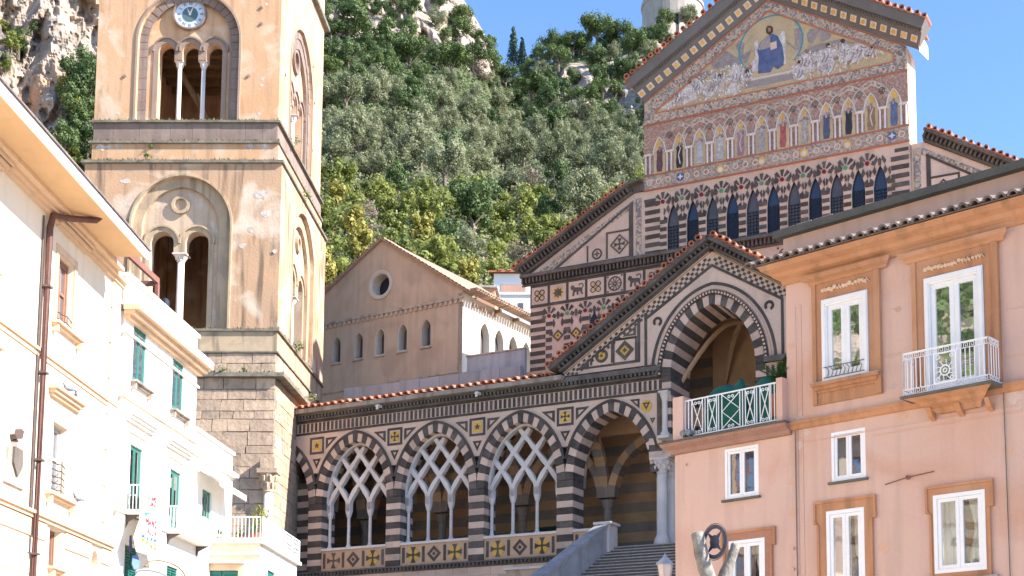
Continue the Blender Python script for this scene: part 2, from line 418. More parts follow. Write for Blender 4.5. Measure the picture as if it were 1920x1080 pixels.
# interlaced tracery
def tracery(uc):
    g = G(); w = 1.2
    def lean(x0, d, v0, k_=0):
        pts = []; ws = []
        n = 26
        for i in range(n+1):
            s_ = i/n*3.0                     # height above 12.75
            x = 0.0 if s_ < 0.35 else ((s_-0.35)**1.35*0.62 if s_ < 1.2 else (0.85**1.35*0.62+(s_-1.2)*0.80))
            X = x0+d*x; Z = 12.75+s_
            dx = abs(X-uc)
            if dx > a0.half(Z)-0.03+0.001*k_: break
            pts.append((X, Z)); ws.append(0.15+0.07*abs(sin(s_*5.2)))
        if len(pts) > 2: g.path2(pts, ws, v0, v0+0.24)
    for k in range(4):
        x0 = uc-1.8+1.2*k
        if k < 3: lean(x0+(0.11 if k == 0 else 0), 1, 0.36)
        if k > 0: lean(x0-(0.11 if k == 3 else 0), -1, 0.366)
    # inner frame following the arch
    aa = Arch(uc, ZS, AW, AH, 0.65)
    g.prism(aa.curve(24, 0.0)+aa.curve(24, -0.10)[::-1], 0.34, 0.62)
    obj('tracery', g, M['white'], PO)
    for k in range(4):
        x = uc-1.8+1.2*k + (0.13 if k == 0 else -0.13 if k == 3 else 0)
        g = G(); g.lathe(x, 0.48, [(0.14, 11.06), (0.14, 11.12), (0.10, 11.2), (0.075, 11.28), (0.072, 12.5), (0.10, 12.54), (0.15, 12.72), (0.16, 12.8)], 10)
        g.box(x-0.12, x+0.12, 0.36, 0.6, 12.8, 13.15)
        obj('colonnette', g, M['white'], PO)
for b in (1, 2, 3): tracery(BC[b])
# right bearing of the open arch: block, twin columns with capitals
bl = [G().box(17.75, 18.72, -0.02, 1.0, 13.78+0.28*i, 13.78+0.28*i+0.272) for i in range(3)]
for i in range(3): obj('impost_block', bl[i], M['cream' if i != 1 else 'dark'], PO)
for (x, y) in ((18.22, 0.25), (18.35, 0.95)):
    g = G(); g.lathe(x, y, [(0.34, 10.06), (0.34, 10.2), (0.36, 10.3), (0.30, 10.46), (0.23, 10.6), (0.225, 12.9), (0.215, 13.15)], 18)
    c = obj('column', g, M['white'], PO, smooth=True)
    g = G(); g.lathe(x, y, [(0.22, 13.15), (0.25, 13.25), (0.24, 13.3), (0.33, 13.5), (0.30, 13.54), (0.40, 13.7)], 16); g.box(x-0.42, x+0.42, y-0.36, y+0.36, 13.7, 13.775)
    for i in range(8):
        a = i*pi/4; g.lathe(x+0.29*cos(a), y+0.29*sin(a), [(0.05, 13.3), (0.08, 13.45), (0.03, 13.5)], 6); g.lathe(x+0.36*cos(a+.39), y+0.36*sin(a+.39), [(0.04, 13.5), (0.075, 13.62), (0.03, 13.67)], 6)
    obj('capital', g, M['white'], c)
g = G(); g.lathe(18.52, -0.12, [(0.20, 14.62), (0.20, 14.72), (0.14, 14.82), (0.115, 14.9), (0.11, 16.05), (0.13, 16.1), (0.2, 16.35), (0.22, 16.42)], 14)
g.box(18.3, 18.74, -0.34, 0.1, 16.42, 16.5); g.box(18.26, 18.78, -0.38, 0.1, 14.5, 14.62)
obj('colonnette', g, M['white'], PO)
# ---- gabled porch
GU, GZ, SL = 20.6, 22.2, 0.639
A1 = Arch(GU, 17.2, 1.85, 2.75, 0.6)
def rk(u, off=0.0): return GZ+off-SL*abs(u-GU)
def rake_line(u): return (u, rk(u))
hole = A1.opening(14.0, 24, 0.40)
obj('gable_wall', G().plate([(13.75, 17.75), (18.1, 17.75), (18.1, 17.2), (18.72, 17.2), (18.72, 14.0), (18.74, 14.0), (18.742, 17.0), (A1.uc-1.85-0.40, 17.2)]+A1.curve(26, 0.40)+[(A1.uc+2.25, 14.0), (25.2, 14.0), (25.2, rk(25.2)), (GU, GZ), (13.75, rk(13.75))], [], 0.02, T0), M['cream'], PO)
for i in range(NV):
    obj('voussoir', G().prism(A1.seg(i/NV+0.001, (i+1)/NV-0.001, 0, 0.40, 3), -0.04+(0.003 if i % 2 else 0), 2.0), M['cream' if i % 2 else 'dark'], PO)
# jamb courses of the big arch
jm = [G().box(0, 0.40, 0, 2.0, 0.004, 0.27).mesh('jamb_course', M[k]) for k in ('cream', 'dark')]
for i in range(12):
    z = 17.2-0.275*(i+1)
    for uu in (18.35, 22.45): 
        put('jamb_course', jm[(i+1) % 2], PO, (uu, -0.02, z))
# rings round the arch
g = G(); g.prism(A1.seg(0, 1, 0.403, 0.56, 40), -0.10, 0.02); obj('arch_ring', g, M['dark'], PO)
g = G()
for i in range(56):
    t = (i+0.5)/56; p0 = A1.pt(t, 0.45); q0 = A1.pt(t, 0.52); g.prism(A1.seg(t-0.004, t+0.004, 0.44, 0.52, 1), -0.15, -0.10)
obj('ring_dentil', g, M['cream'], PO, kind='stuff')
g = G(); g.prism(A1.seg(0.0, 1.0, 0.80, 0.92, 40), -0.015, 0.02)
g.box(17.55, 17.67, -0.014, 0.02, 17.35, 20.0)
g.path2([(17.61, 19.75), (GU, 21.6), (23.6, 19.75), (23.6, 17.4)], 0.12, -0.018, 0.02)
obj('inlay_line', g, M['dark'], PO)
g = G(); g.prism(A1.seg(0.0, 1.0, 0.62, 0.70, 40), -0.05, 0.02); obj('arch_moulding', g, M['cream'], PO)
g = G()
for sx in (-1, 1):
    g.ring(GU+sx*2.45, 19.55, 0.10, 0.21, -0.014, 0.02, 14, a0=-1.2, a1=3.9)
obj('scroll_inlay', g, M['dark'], PO)
# left triangle field with circle and lozenge
g = G(); tri_frame(g, (14.35, 17.93), (17.35, 17.93), (17.35, 19.87), 0.87, -0.014, 0.02)
g.box(16.0, 16.09, -0.012, 0.02, 18.06, 18.98); g.box(15.02, 15.10, -0.012, 0.02, 18.06, 18.36); g.box(16.09, 17.2, -0.012, 0.02, 18.98, 19.06)
frame_sq(g, 16.64, 18.52, 0.55, 0.07, -0.012, 0.02)
obj('inlay_line', g, M['dark'], PO)
g = G(); g.plate(lozenge(0.44, 16.64, 18.52), [lozenge(0.24, 16.64, 18.52)], -0.016, 0.02); g.prism(lozenge(0.10, 16.64, 18.52), -0.02, 0.02); obj('lozenge', g, M['dark'], PO)
obj('gold_field', G().prism(lozenge(0.235, 16.64, 18.52), 0.0, 0.02), M['gold'], PO)
obj('circle_inlay', G().ring(15.55, 18.42, 0.18, 0.3, -0.014, 0.02, 20), M['dark'], PO)
obj('gold_field', G().disc(15.55, 18.42, 0.175, 0.0, 0.02), M['gold'], PO); obj('circle_inlay', G().disc(15.55, 18.42, 0.06, -0.014, 0.0), M['dark'], PO)
g = G(); tri_frame(g, (14.6, 18.02), (14.95, 18.02), (14.95, 18.24), 0.4, -0.012, 0.02); tri_frame(g, (16.55, 19.12), (17.15, 19.12), (17.15, 19.5), 0.45, -0.012, 0.02); obj('triangle_inlay', g, M['dark'], PO)
# rake coordinates: s along the slope from the eaves, n square to it
class Rake:
    def __init__(s, u0, z0, u1, z1): s.a = Vector((u0, z0)); d = Vector((u1-u0, z1-z0)); s.L = d.length; s.d = d/s.L; s.n = Vector((-s.d.y, s.d.x)) if u1 > u0 else Vector((s.d.y, -s.d.x))
    def xf(s, p, v, q): w = s.a+s.d*p+s.n*q; return (w.x, v, w.y)
RL = Rake(13.75, rk(13.75), GU, GZ); RR = Rake(25.2, rk(25.2), GU, GZ)
ch = G(xf=None)
for R_, in ((RL,), (RR,)):
    base = G(xf=R_.xf); base.box(0, R_.L-0.1, -0.05, 0.6, 0.02, 0.06)
    obj('rake_fillet', base, M['cream'], PO)
    # checker band below the cornice
    sqm = G()
    gg = G(xf=R_.xf); kk = int((R_.L-0.3)/0.15)
    for i in range(kk):
        for r in range(3):
            if (i+r) % 2 == 0: gg.box(0.12+i*0.15, 0.12+i*0.15+0.135, -0.0, 0.021, -0.42+r*0.125, -0.42+r*0.125+0.115)
    obj('checker_inlay', gg, M['dark'], PO, kind='stuff')
    gg = G(xf=R_.xf); gg.box(0, R_.L+0.3, -0.30, 0.8, 0.07, 0.16); gg.box(-0.1, R_.L+0.28, -0.12, 0.8, 0.16, 0.30); gg.box(-0.3, R_.L+0.3, -0.55, 0.8, 0.30, 0.46)
    obj('raking_cornice', gg, M['cornice'], PO)
    gg = G(xf=R_.xf); i = 0.05
    while i < R_.L: gg.box(i, i+0.10, -0.40, -0.12, 0.165, 0.297); i += 0.22
    obj('dentil', gg, M['cornice'], PO, kind='stuff')
obj('cornice', G().box(13.9, 18.35, -0.22, 0.02, 17.42, 17.62).box(13.9, 18.35, -0.10, 0.02, 17.2, 17.28), M['cornice'], PO)
g = G(); u = 13.95
while u < 18.3: g.box(u, u+0.1, -0.19, 0.0, 17.283, 17.418); u += 0.2
obj('dentil', g, M['cornice'], PO, kind='stuff')
obj('frieze_side', G().box(22.85, 25.2, -0.02, 0.02, 16.55, 17.15), M['cream'], PO)
g = G(); g.box(22.85, 25.2, -0.2, 0.02, 17.2, 17.42); obj('cornice', g, M['cornice'], PO)
u = 22.9
while u < 25: put('frieze_bar', fb, PO, (u, -0.04, 16.67)); u += 0.232
# barrel tiles: hollow half rolls, round ends to the front
def tile_mesh(name, r=0.13, l=0.9, m='tile', full=True):
    g = G(); n = 12
    an = [2*pi*i/n for i in range(n)] if full else [pi*i/8 for i in range(9)]
    o = [(r*cos(a), r*sin(a)) for a in an]; i_ = [(0.62*r*cos(a), 0.62*r*sin(a)) for a in an]
    if full: g.plate(o, [i_], 0, l)
    else: g.prism(o+i_[::-1], 0, l)
    me = g.mesh(name, M[m]); return me
TM = tile_mesh('roof_tile'); THM = tile_mesh('roof_tile', 0.155, 0.8, full=False); TGM = tile_mesh('roof_tile', 0.12, 0.7, 'tilegrey', full=False)
for R_ in (RL, RR):
    s_ = -0.2
    while s_ < R_.L+0.1:
        p = R_.xf(s_, -0.62+random.uniform(-.05, .04), 0.46+0.11+random.uniform(-0.03, 0.03)); put('roof_tile', TM, PO, p, scale=(random.uniform(.85, 1.12), 1, random.uniform(.8, 1.12)), rot=(random.uniform(-.04, .04), 0, random.uniform(-.06, .06))); s_ += 0.36+random.uniform(-.03, .03)
gg = G()
for R_ in (RL, RR):
    q = G(xf=R_.xf); q.box(-0.2, R_.L+0.2, -0.5, 6.6, 0.462, 0.56)
    obj('gable_roof', q, M['tile'], PO)
# portico roof, rising towards the church, with its eaves tiles
u = -0.75
while u < 13.3:
    put('roof_tile', THM, PO, (u, -0.50+random.uniform(-.02, .02), 17.72+random.uniform(-.01, .02)), rot=(0.16, 0, random.uniform(-.05, .05))); u += 0.40+random.uniform(-.03, .03)
u = -0.55
THI = tile_mesh('roof_tile', 0.10, 0.8, full=False)
g = G(); g._add([(-0.95, -0.36, 17.72), (13.8, -0.36, 17.72), (13.8, 6.5, 18.9), (-0.95, 6.5, 18.9), (-0.95, -0.36, 17.66), (13.8, -0.36, 17.66), (13.8, 6.5, 18.8), (-0.95, 6.5, 18.8)], [(0, 1, 2, 3), (7, 6, 5, 4), (0, 4, 5, 1)])
obj('roof', g, M['tile'], PO)
# interior: vault, floor, back wall, inner arcade
obj('floor', G().box(-6, 26, 0.9, 12, 9.6, 10.05), M['grey_in'], PO)
obj('vault_ceiling', G().box(-6, 18.4, 1.0, 6.4, 16.6, 16.75), M['grey_in'], PO)
obj('vault_ceiling', G().box(18.4, 25.2, 1.0, 6.4, 20.6, 20.75), M['ochre_in'], PO)
def stripes_wall(parent, name, u0, u1, v0, v1, z0, z1, h=0.42):
    n = int((z1-z0)/h)
    for i in range(n):
        obj(name, G().box(u0, u1, v0, v1, z0+i*h, z0+(i+1)*h-0.004), M['ochre_in' if i % 2 else 'grey_in'], parent)
stripes_wall(PO, 'back_wall_course', -3, 25.0, 6.2, 6.45, 10.0, 20.3, 0.46)
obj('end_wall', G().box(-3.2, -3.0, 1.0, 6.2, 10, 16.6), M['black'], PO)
obj('end_wall', G().box(25.0, 25.2, 1.0, 6.2, 10, 20.6), M['ochre_in'], PO)
obj('door', G().box(19.1, 21.0, 6.10, 6.19, 10.05, 12.6), M['greendoor'], PO)
obj('door', G().box(9.2, 10.7, 6.10, 6.19, 10.05, 12.4), M['greendoor'], PO)
IA = Arch(0, 13.0, 1.75, 2.4)
ivm = [G().prism(IA.seg(i/13, (i+1)/13, 0, 0.36, 2), 0, 0.55).mesh('inner_voussoir', M['ochre_in' if i % 2 else 'grey_in']) for i in range(13)]
for k in range(5):
    pc = 1.0+4.37*k
    g = G(); g.lathe(pc, 3.6, [(0.32, 10.05), (0.3, 10.25), (0.2, 10.4), (0.19, 12.5), (0.23, 12.52), (0.21, 12.56), (0.30, 12.82), (0.34, 12.9)], 12)
    obj('inner_column', g, M['grey_in'], PO)
    for me in ivm: put('inner_voussoir', me, PO, (pc+2.185, 3.35, 0))
    for side in (0,):
        cm = [G().prism([(p[0]*0.62, p[1]) for p in IA.seg(i/13, (i+1)/13, 0, 0.36, 2)], 0, 0.5).mesh('cross_rib_block', M['ochre_in' if i % 2 else 'grey_in']) for i in range(13)] if k == 0 else cm
        for me in cm: put('cross_rib_block', me, PO, (pc+0.1, 2.3, 0), rot=(0, 0, pi/2))
obj('inner_spandrel', G().box(-3, 25, 3.4, 3.7, 15.8, 16.6), M['ochre_in'], PO)
# porch vault ribs
g = G()
for sx in (-1, 1):
    pth = [(20.6-sx*1.9+sx*3.8*t, 1.2+4.6*t, 17.2+3.0*sin(pi*t)) for t in [i/14 for i in range(15)]]
    g.tube(pth, 0.11, 6)
g.tube([(20.6-1.9*cos(pi*t), 5.8, 17.2+2.6*sin(pi*t)) for t in [i/14 for i in range(15)]], 0.1, 6)
obj('vault_rib', g, M['ochre_in'], PO)
obj('lunette', G().plate([(18.4, 14.5), (23.2, 14.5), (23.2, 20.6), (18.4, 20.6)], [Arch(21.4, 16.8, 1.1, 1.6).opening(14.6)], 5.6, 5.75), M['ochre_in'], PO)
# gutter swallows: little spouts under the ledge
for u in (4.35, 9.6): obj('spout', G().box(u, u+0.16, -0.5, -0.2, 17.33, 17.42).box(u+0.03, u+0.13, -0.5, -0.45, 17.2, 17.33), M['white'], PO)

obj('base_wall', G().box(-0.9, 16.0, 0.15, 1.2, 0, 8.22), M['cream'], PO)
# ================================================================ cathedral front
FC = Fr(FL.world(0, 6.5, 0).x, FL.world(0, 6.5, 0).y, -25.65)
CA = frthing('cathedral', 'tall striped cathedral front with a mosaic pediment and a row of pointed windows', 'cathedral', FC)
M['brownish'] = mat('umber_inlay', (0.17, 0.12, 0.10), fine=0.2)
M['teal'] = mat('turquoise_mosaic', (0.05, 0.28, 0.36), fine=0.3)
M['redbrown'] = mosaic('red_brown_mosaic', [(0.38, 0.20, 0.135), (0.42, 0.25, 0.17), (0.33, 0.17, 0.115), (0.46, 0.32, 0.24)], 16)
M['bandmos'] = mosaic('grey_gold_band_mosaic', [(0.48, 0.38, 0.28), (0.19, 0.155, 0.14), (0.58, 0.46, 0.33), (0.36, 0.24, 0.15), (0.25, 0.23, 0.23), (0.52, 0.36, 0.24)], 11)
M['warmmos'] = mosaic('warm_band_mosaic', [(0.48, 0.36, 0.25), (0.38, 0.24, 0.15), (0.52, 0.42, 0.32), (0.24, 0.20, 0.17), (0.44, 0.30, 0.18), (0.36, 0.32, 0.30)], 12)
M['robe'] = mat('pale_robe_mosaic', (0.68, 0.60, 0.55), (0.42, 0.34, 0.31), sc=4.5, streak=0.0, fine=0.3, amt=0.9, bump=0.1)
M['greysteps'] = mat('grey_step_mosaic', (0.34, 0.28, 0.26), (0.26, 0.22, 0.21), sc=5, fine=0.3)
M['skin'] = mat('brown_face_mosaic', (0.36, 0.20, 0.13), fine=0.2)
M['hair'] = mat('dark_hair_mosaic', (0.10, 0.05, 0.03), fine=0.2)
M['wing'] = mat('taupe_wing_mosaic', (0.27, 0.21, 0.19), (0.40, 0.33, 0.29), sc=5, fine=0.35, amt=0.9)
M['paintedred'] = mat('terracotta_fillet', (0.48, 0.18, 0.11), fine=0.15)
M['bluegls'] = mat('blue_leaded_glass', (0.022, 0.04, 0.085), (0.045, 0.05, 0.065), sc=1.2, rough=0.25, spec=0.6, fine=0.1)
M['greygls'] = mat('grey_leaded_glass', (0.075, 0.072, 0.075), (0.13, 0.12, 0.12), sc=1.5, rough=0.3, spec=0.6, fine=0.1)
M['lead'] = mat('window_grille', (0.022, 0.028, 0.04), rough=0.6, fine=0)
M['plaster'] = mat('cream_plaster', (0.70, 0.62, 0.50), (0.60, 0.52, 0.42), sc=0.5, streak=0.2, fine=0.06)
UL, UR, UCC = 14.62, 27.34, 20.97
GS = 0.583
def gz(u, off=0): return 36.38+off-GS*abs(u-UCC)
# main wall with window openings
WN = [16.09+0.992*i for i in range(11)]
WA = [Arch(u, 26.35, 0.31, 1.12) for u in WN]
lw = [(8.45, 17.0), (UR, 17.0), (UR, gz(UR)), (UCC, gz(UCC)), (UL, gz(UL)), (UL, 28.3), (14.0, 28.3), (8.45, 25.2)]
obj('front_wall', G().plate(lw, [a.opening(25.02, 12) for a in WA], 0.04, 1.5), M['cream'], CA)
obj('nave_wall', G().box(UL+0.01, UR-0.01, 1.5, 14, 17, 27.5), M['plaster'], CA)
obj('side_strip', G().plate([(0, 27.5), (1.6, 27.5), (0.9, 30.8), (0.75, 32.5), (0, 32.5)], [], 0, 0.12), M['plaster'], CA, loc=(UR, 0.045, 0)).rotation_euler = (0, 0, pi/2)
dm = {}
def dbar(u0, u1, z0, h, mk='dark', v0=0.0, name='dark_course', parent=None):
    k = (round(u1-u0, 3), round(h, 3), mk, v0)
    if k not in dm: dm[k] = G().box(0, u1-u0, 0, 0.045-v0, 0, h).mesh(name, M[mk])
    return put(name, dm[k], parent or CA, (u0, v0, z0))
for i in range(7):
    dbar(14.66, 15.42, 25.10+0.40*i, 0.2); dbar(26.52, 27.3, 25.10+0.40*i, 0.2)
g = G(); g.box(14.62, 15.2, 0.0, 0.045, 27.72, 27.86); g.box(26.7, 27.3, 0.0, 0.045, 27.9, 28.05); obj('dark_course', g, M['dark'], CA)
# piers between windows, arch rings, fans and roundels
for i in range(12):
    uc = WN[0]-0.496+0.992*i
    for k in range(7):
        z = 25.1+0.36*k+(0.0)
        if z > 26.9: continue
        dbar(uc-0.165, uc+0.165, z, 0.18)
RW = Arch(0, 26.35, 0.31, 1.12)
rvm = [G().prism(RW.seg(i/11+0.004, (i+1)/11-0.004, 0.01, 0.19, 1), 0.008, 0.045).mesh('window_voussoir', M['dark']) for i in range(11)]
rv2 = [G().prism(clipu(RW.seg(i/11+0.004, (i+1)/11-0.004, 0.20, 0.34, 1), -.485, .485), 0.012, 0.045).mesh('window_voussoir', M['dark']) for i in range(11)]
for u in WN:
    for i in range(1, 11, 2): put('window_voussoir', rvm[i], CA, (u, 0, 0))
    for i in (2, 4, 6, 8): put('window_voussoir', rv2[i], CA, (u, 0, 0))
fan = [G().prism([(0.15*cos(a-.2), 0.15*sin(a-.2)), (0.46*cos(a-.2), 0.46*sin(a-.2)), (0.46*cos(a+.2), 0.46*sin(a+.2)), (0.15*cos(a+.2), 0.15*sin(a+.2))], 0.008, 0.045).mesh('fan_wedge', M['dark']) for a in (pi/2, pi/2-0.75, pi/2+0.75)]
lz = G().prism([(0.13*cos(a), 0.13*sin(a)) for a in (0.3, 1.87, 3.44, 5.0)], 0.008, 0.045).mesh('checker_inlay', M['dark'])
rr = {k: G().disc(0, 0, 0.095, -0.02, 0.045, 12).mesh('roundel', M[k]) for k in ('red', 'green')}
rb = G().ring(0, 0, 0.096, 0.13, 0.0, 0.045, 14).mesh('roundel_border', M['cream'])
for i in range(12):
    u = WN[0]-0.52+0.988*i; z = 27.62
    if i == 11: continue
    put('roundel', rr['red' if i % 2 == 0 else 'green'], CA, (u, 0, z))
    for f in fan: put('fan_wedge', f, CA, (u, 0, z+0.02))
    for dx, dz in ((0.29, 0.02), (-0.29, 0.02)): put('checker_inlay', lz, CA, (u+dx, -0.003, z+dz-0.06), rot=(0, 0 if dx > 0 else 0.6, 0))
# windows: frame, glass, grille
def grille(kind):
    g = G()
    if kind == 0:
        for i in range(3): g.box(-0.16+0.15*i-0.012, -0.16+0.15*i+0.012, 0, 0.03, 25.02, 26.4)
        for i in range(9): g.box(-0.28, 0.28, 0.001, 0.029, 25.08+0.16*i, 25.105+0.16*i)
    else:
        for i in range(9):
            for j in range(3): g.ring(-0.18+0.18*j, 25.12+0.165*i, 0.055, 0.082, 0, 0.03, 8)
    return g.mesh('grille', M['lead'])
gk = [grille(0), grille(1)]
wf = G().plate(RW.opening(25.02, 12, -0.002), [RW.opening(25.06, 12, -0.03)], 0.12, 0.20).mesh('window', M['lead'])
for i, u in enumerate(WN):
    w = put('window', wf, CA, (u, 0, 0))
    pane = G().plate(RW.opening(25.03, 12, -0.01), [], 0.19, 0.2).mesh('pane', M['bluegls' if i in (1, 3, 5, 7, 9, 10) else 'greygls'])
    put('pane', pane, w); put('grille', gk[i % 2], w, (0, 0.14, 0))
# cornice of the lower storey
for (u0, u1) in ((8.0, 24.0),):
    g = G(); g.box(u0, u1, -0.30, 0.04, 24.93, 25.08); g.box(u0, u1, -0.06, 0.04, 24.55, 24.62); g.box(u0+.02, u1, 0.0, 0.04, 24.62, 24.93); obj('cornice', g, M['cornice'], CA)
    g = G(); u = u0+0.05
    while u < u1: g.box(u, u+0.09, -0.2, 0.0, 24.66, 24.925); u += 0.2
    obj('dentil', g, M['cornice'], CA, kind='stuff')
# panel row
DK = G(); DK.box(8.45, 18.0, 0.0, 0.038, 23.42, 24.54); obj('dark_band', DK, M['dark'], CA)
pb = G().box(0, 0.88, 0, 0.03, 0, 0.86).mesh('panel', M['cream'])
kn = G()
for a in (pi/4, 3*pi/4, 5*pi/4, 7*pi/4): kn.ring(0.44+0.2*cos(a), 0.43+0.2*sin(a), 0.10, 0.145, -0.02+0.002*a, 0.0, 14)
knm = kn.mesh('knot_inlay', M['dark'])
kg = G()
for a in (pi/4, 3*pi/4, 5*pi/4, 7*pi/4): kg.disc(0.44+0.2*cos(a), 0.43+0.2*sin(a), 0.055, -0.012, 0.0, 8)
kg.disc(0.44, 0.43, 0.05, -0.012, 0, 8); kgm = kg.mesh('knot_gold', M['gold'])
sg = G().prism(star(8, 0.24, 0.37, 0.44, 0.43), -0.008, 0.0).mesh('star_ground', M['gold']); s8 = G().prism(star(8, 0.17, 0.27, 0.44, 0.43), -0.02, -0.008).mesh('star_inlay', M['dark'])
wh = G(); wh.ring(0.44, 0.43, 0.30, 0.36, -0.02, 0, 20); wh.ring(0.44, 0.43, 0.05, 0.09, -0.02, 0, 10)
for i in range(10):
    a = i*pi/5; wh.path2([(0.44+0.09*cos(a), 0.43+0.09*sin(a)), (0.44+0.3*cos(a), 0.43+0.3*sin(a))], 0.035, -0.018, 0)
for cx_, cz_ in ((0.07, 0.06), (0.81, 0.06), (0.07, 0.80), (0.81, 0.80)): wh.prism(lozenge(0.06, cx_, cz_), -0.018, 0)
whm = wh.mesh('wheel_inlay', M['dark'])
li = G(); li.prism([(0.14, 0.46), (0.10, 0.58), (0.18, 0.68), (0.28, 0.66), (0.34, 0.55), (0.66, 0.52), (0.74, 0.44), (0.74, 0.30), (0.80, 0.18), (0.70, 0.18), (0.64, 0.32), (0.54, 0.34), (0.52, 0.16), (0.44, 0.16), (0.44, 0.34), (0.34, 0.32), (0.30, 0.14), (0.20, 0.14), (0.24, 0.36), (0.20, 0.46)], -0.02, 0)
li.path2([(0.72, 0.46), (0.80, 0.58), (0.74, 0.70), (0.60, 0.70), (0.56, 0.62)], 0.05, -0.018, 0); lim = li.mesh('lion_inlay', M['dark'])
kinds = ['k', 's', 'l', 'k', 'w', 'l', 'k', 'w', 's']
for i, k in enumerate(kinds):
    p = put('panel', pb, CA, (8.53+1.025*i, -0.002, 23.56))
    for me in {'k': (knm, kgm), 's': (sg, s8), 'l': (lim,), 'w': (whm,)}[k]: put(me.name.split('.')[0], me, p, (0, 0, 0))
p = put('panel', pb, CA, (21.2, -0.002, 23.6)); put('wheel_inlay', whm, p)
# lower field: stripes on the left, fans, lozenges, one small window
for i in range(15): dbar(8.46, 9.28, 17.4+0.40*i, 0.2)
for i in range(8):
    u = 9.49+0.99*i; z = 22.9
    put('roundel', rr['red' if i % 2 == 0 else 'green'], CA, (u, 0, z))
    for f in fan: put('fan_wedge', f, CA, (u, 0, z+0.02))
    for dx in (0.29, -0.29): put('checker_inlay', lz, CA, (u+dx, -0.003, z-0.04))
    for k in range(9):
        if 22.45-0.4*k > 18: dbar(u-0.16, u+0.16, 22.4-0.4*k, 0.2)
RW2 = Arch(0, 21.9, 0.28, 0.85)
for i in range(7):
    u = 9.985+0.99*i
    for k in range(1, 11, 2): put('window_voussoir', rvm[k], CA, (u, 0, -4.72))
    if i == 2:
        obj('pane', G().prism(RW2.opening(20.6, 10), 0.0, 0.036), M['lead'], CA)
        for_o = COL.objects[-1]; for_o.location = (u-0.0, 0.0, 0)
    else:
        g = G(); g.plate(lozenge(0.30, u, 21.85), [lozenge(0.20, u, 21.85)], 0.0, 0.045); g.prism(lozenge(0.06, u, 21.85), 0.0, 0.045); obj('lozenge', g, M['dark'], CA)
        obj('gold_field', G().prism(lozenge(0.19, u, 21.85), 0.02, 0.042), M['gold'], CA)
# left and right half gables
for side in (0, 1):
    if side == 0: tri = [(9.55, 25.12), (14.02, 25.12), (14.02, 27.93)]; rake = Rake(8.1, 25.10, 14.05, 28.28)
    else: tri = [(32.0, 25.12), (28.0, 25.12), (28.0, 27.7)]; rake = Rake(33.2, 25.10, 27.9, 28.28)
    if side: obj('wing_wall', G().prism([(UR+0.02, 17), (33.2, 17), (33.2, 25.1), (27.9, 28.25), (UR+0.02, 28.25)], 0.3, 1.2), M['cream'], CA)
    v = 0.0 if side == 0 else 0.26
    g = G(); tri_frame(g, *tri, 0.86, v, v+0.04)
    sx = 1 if side == 0 else -1
    x = tri[1][0]
    g.box(min(x-sx*1.35, x-sx*1.43), max(x-sx*1.35, x-sx*1.43), v, v+0.04, 25.3, 26.6); g.box(min(x-sx*1.35, x-sx*.1), max(x-sx*1.35, x-sx*.1), v+.002, v+0.04, 26.52, 26.6)
    g.box(min(x-sx*2.4, x-sx*2.47), max(x-sx*2.4, x-sx*2.47), v, v+0.04, 25.3, 26.1)
    obj('inlay_line', g, M['dark'], CA)
    g = G(); g.plate(lozenge(0.5, x-sx*0.72, 25.92), [lozenge(0.42, x-sx*0.72, 25.92)], v, v+0.04); g.prism(cross_pts(0.27, x-sx*0.72, 25.92), v, v+0.04); g.ring(x-sx*1.92, 25.62, 0.2, 0.27, v, v+0.04, 18); g.prism(cross_pts(0.12, x-sx*1.92, 25.62), v, v+0.04)
    obj('lozenge', g, M['dark'], CA)
    a, b = (14.17, 14.45) if side == 0 else (27.45, 27.75)
    obj('mosaic_strip', G().box(a, b, v+0.01, v+0.04, 25.15, 28.0), M['bandmos'], CA)
    q = G(xf=rake.xf); q.box(0.5, rake.L-0.1, v+0.01, v+0.04, -0.55, -0.28); obj('mosaic_strip', q, M['bandmos'], CA)
    q = G(xf=rake.xf); q.box(0.1, rake.L, -0.12+v, 0.6, 0.0, 0.10); q.box(-0.1, rake.L+.1, -0.03+v, 0.6, 0.10, 0.34); q.box(-0.2, rake.L+.1, -0.42+v, 0.6, 0.34, 0.46)
    obj('raking_cornice', q, M['cornice'], CA)
    q = G(xf=rake.xf); s_ = 0.05
    while s_ < rake.L: q.box(s_, s_+0.1, -0.28+v, -0.03+v, 0.105, 0.337); s_ += 0.21
    obj('dentil', q, M['cornice'], CA, kind='stuff')
    s_ = -0.1
    while s_ < rake.L+0.2:
        p = rake.xf(s_, -0.48+v, 0.46+0.09+random.uniform(-0.02, 0.02)); put('roof_tile', TM, CA, p, scale=(random.uniform(.7, 1), 1, random.uniform(.7, 1)), rot=(random.uniform(-.08, .08), 0, 0)); s_ += 0.34+random.uniform(-.03, .03)
    q = G(xf=rake.xf); q.box(-0.1, rake.L, -0.4+v, 14, 0.461, 0.53); obj('wing_roof', q, M['tile'], CA)
q = Rake(14.0, 28.28, 14.66, 28.36)
g = G(xf=q.xf); g.box(0, q.L, -0.42, 0.6, 0.34, 0.46); g.box(0, q.L, -0.03, 0.6, 0.0, 0.34); obj('raking_cornice', g, M['cornice'], CA)
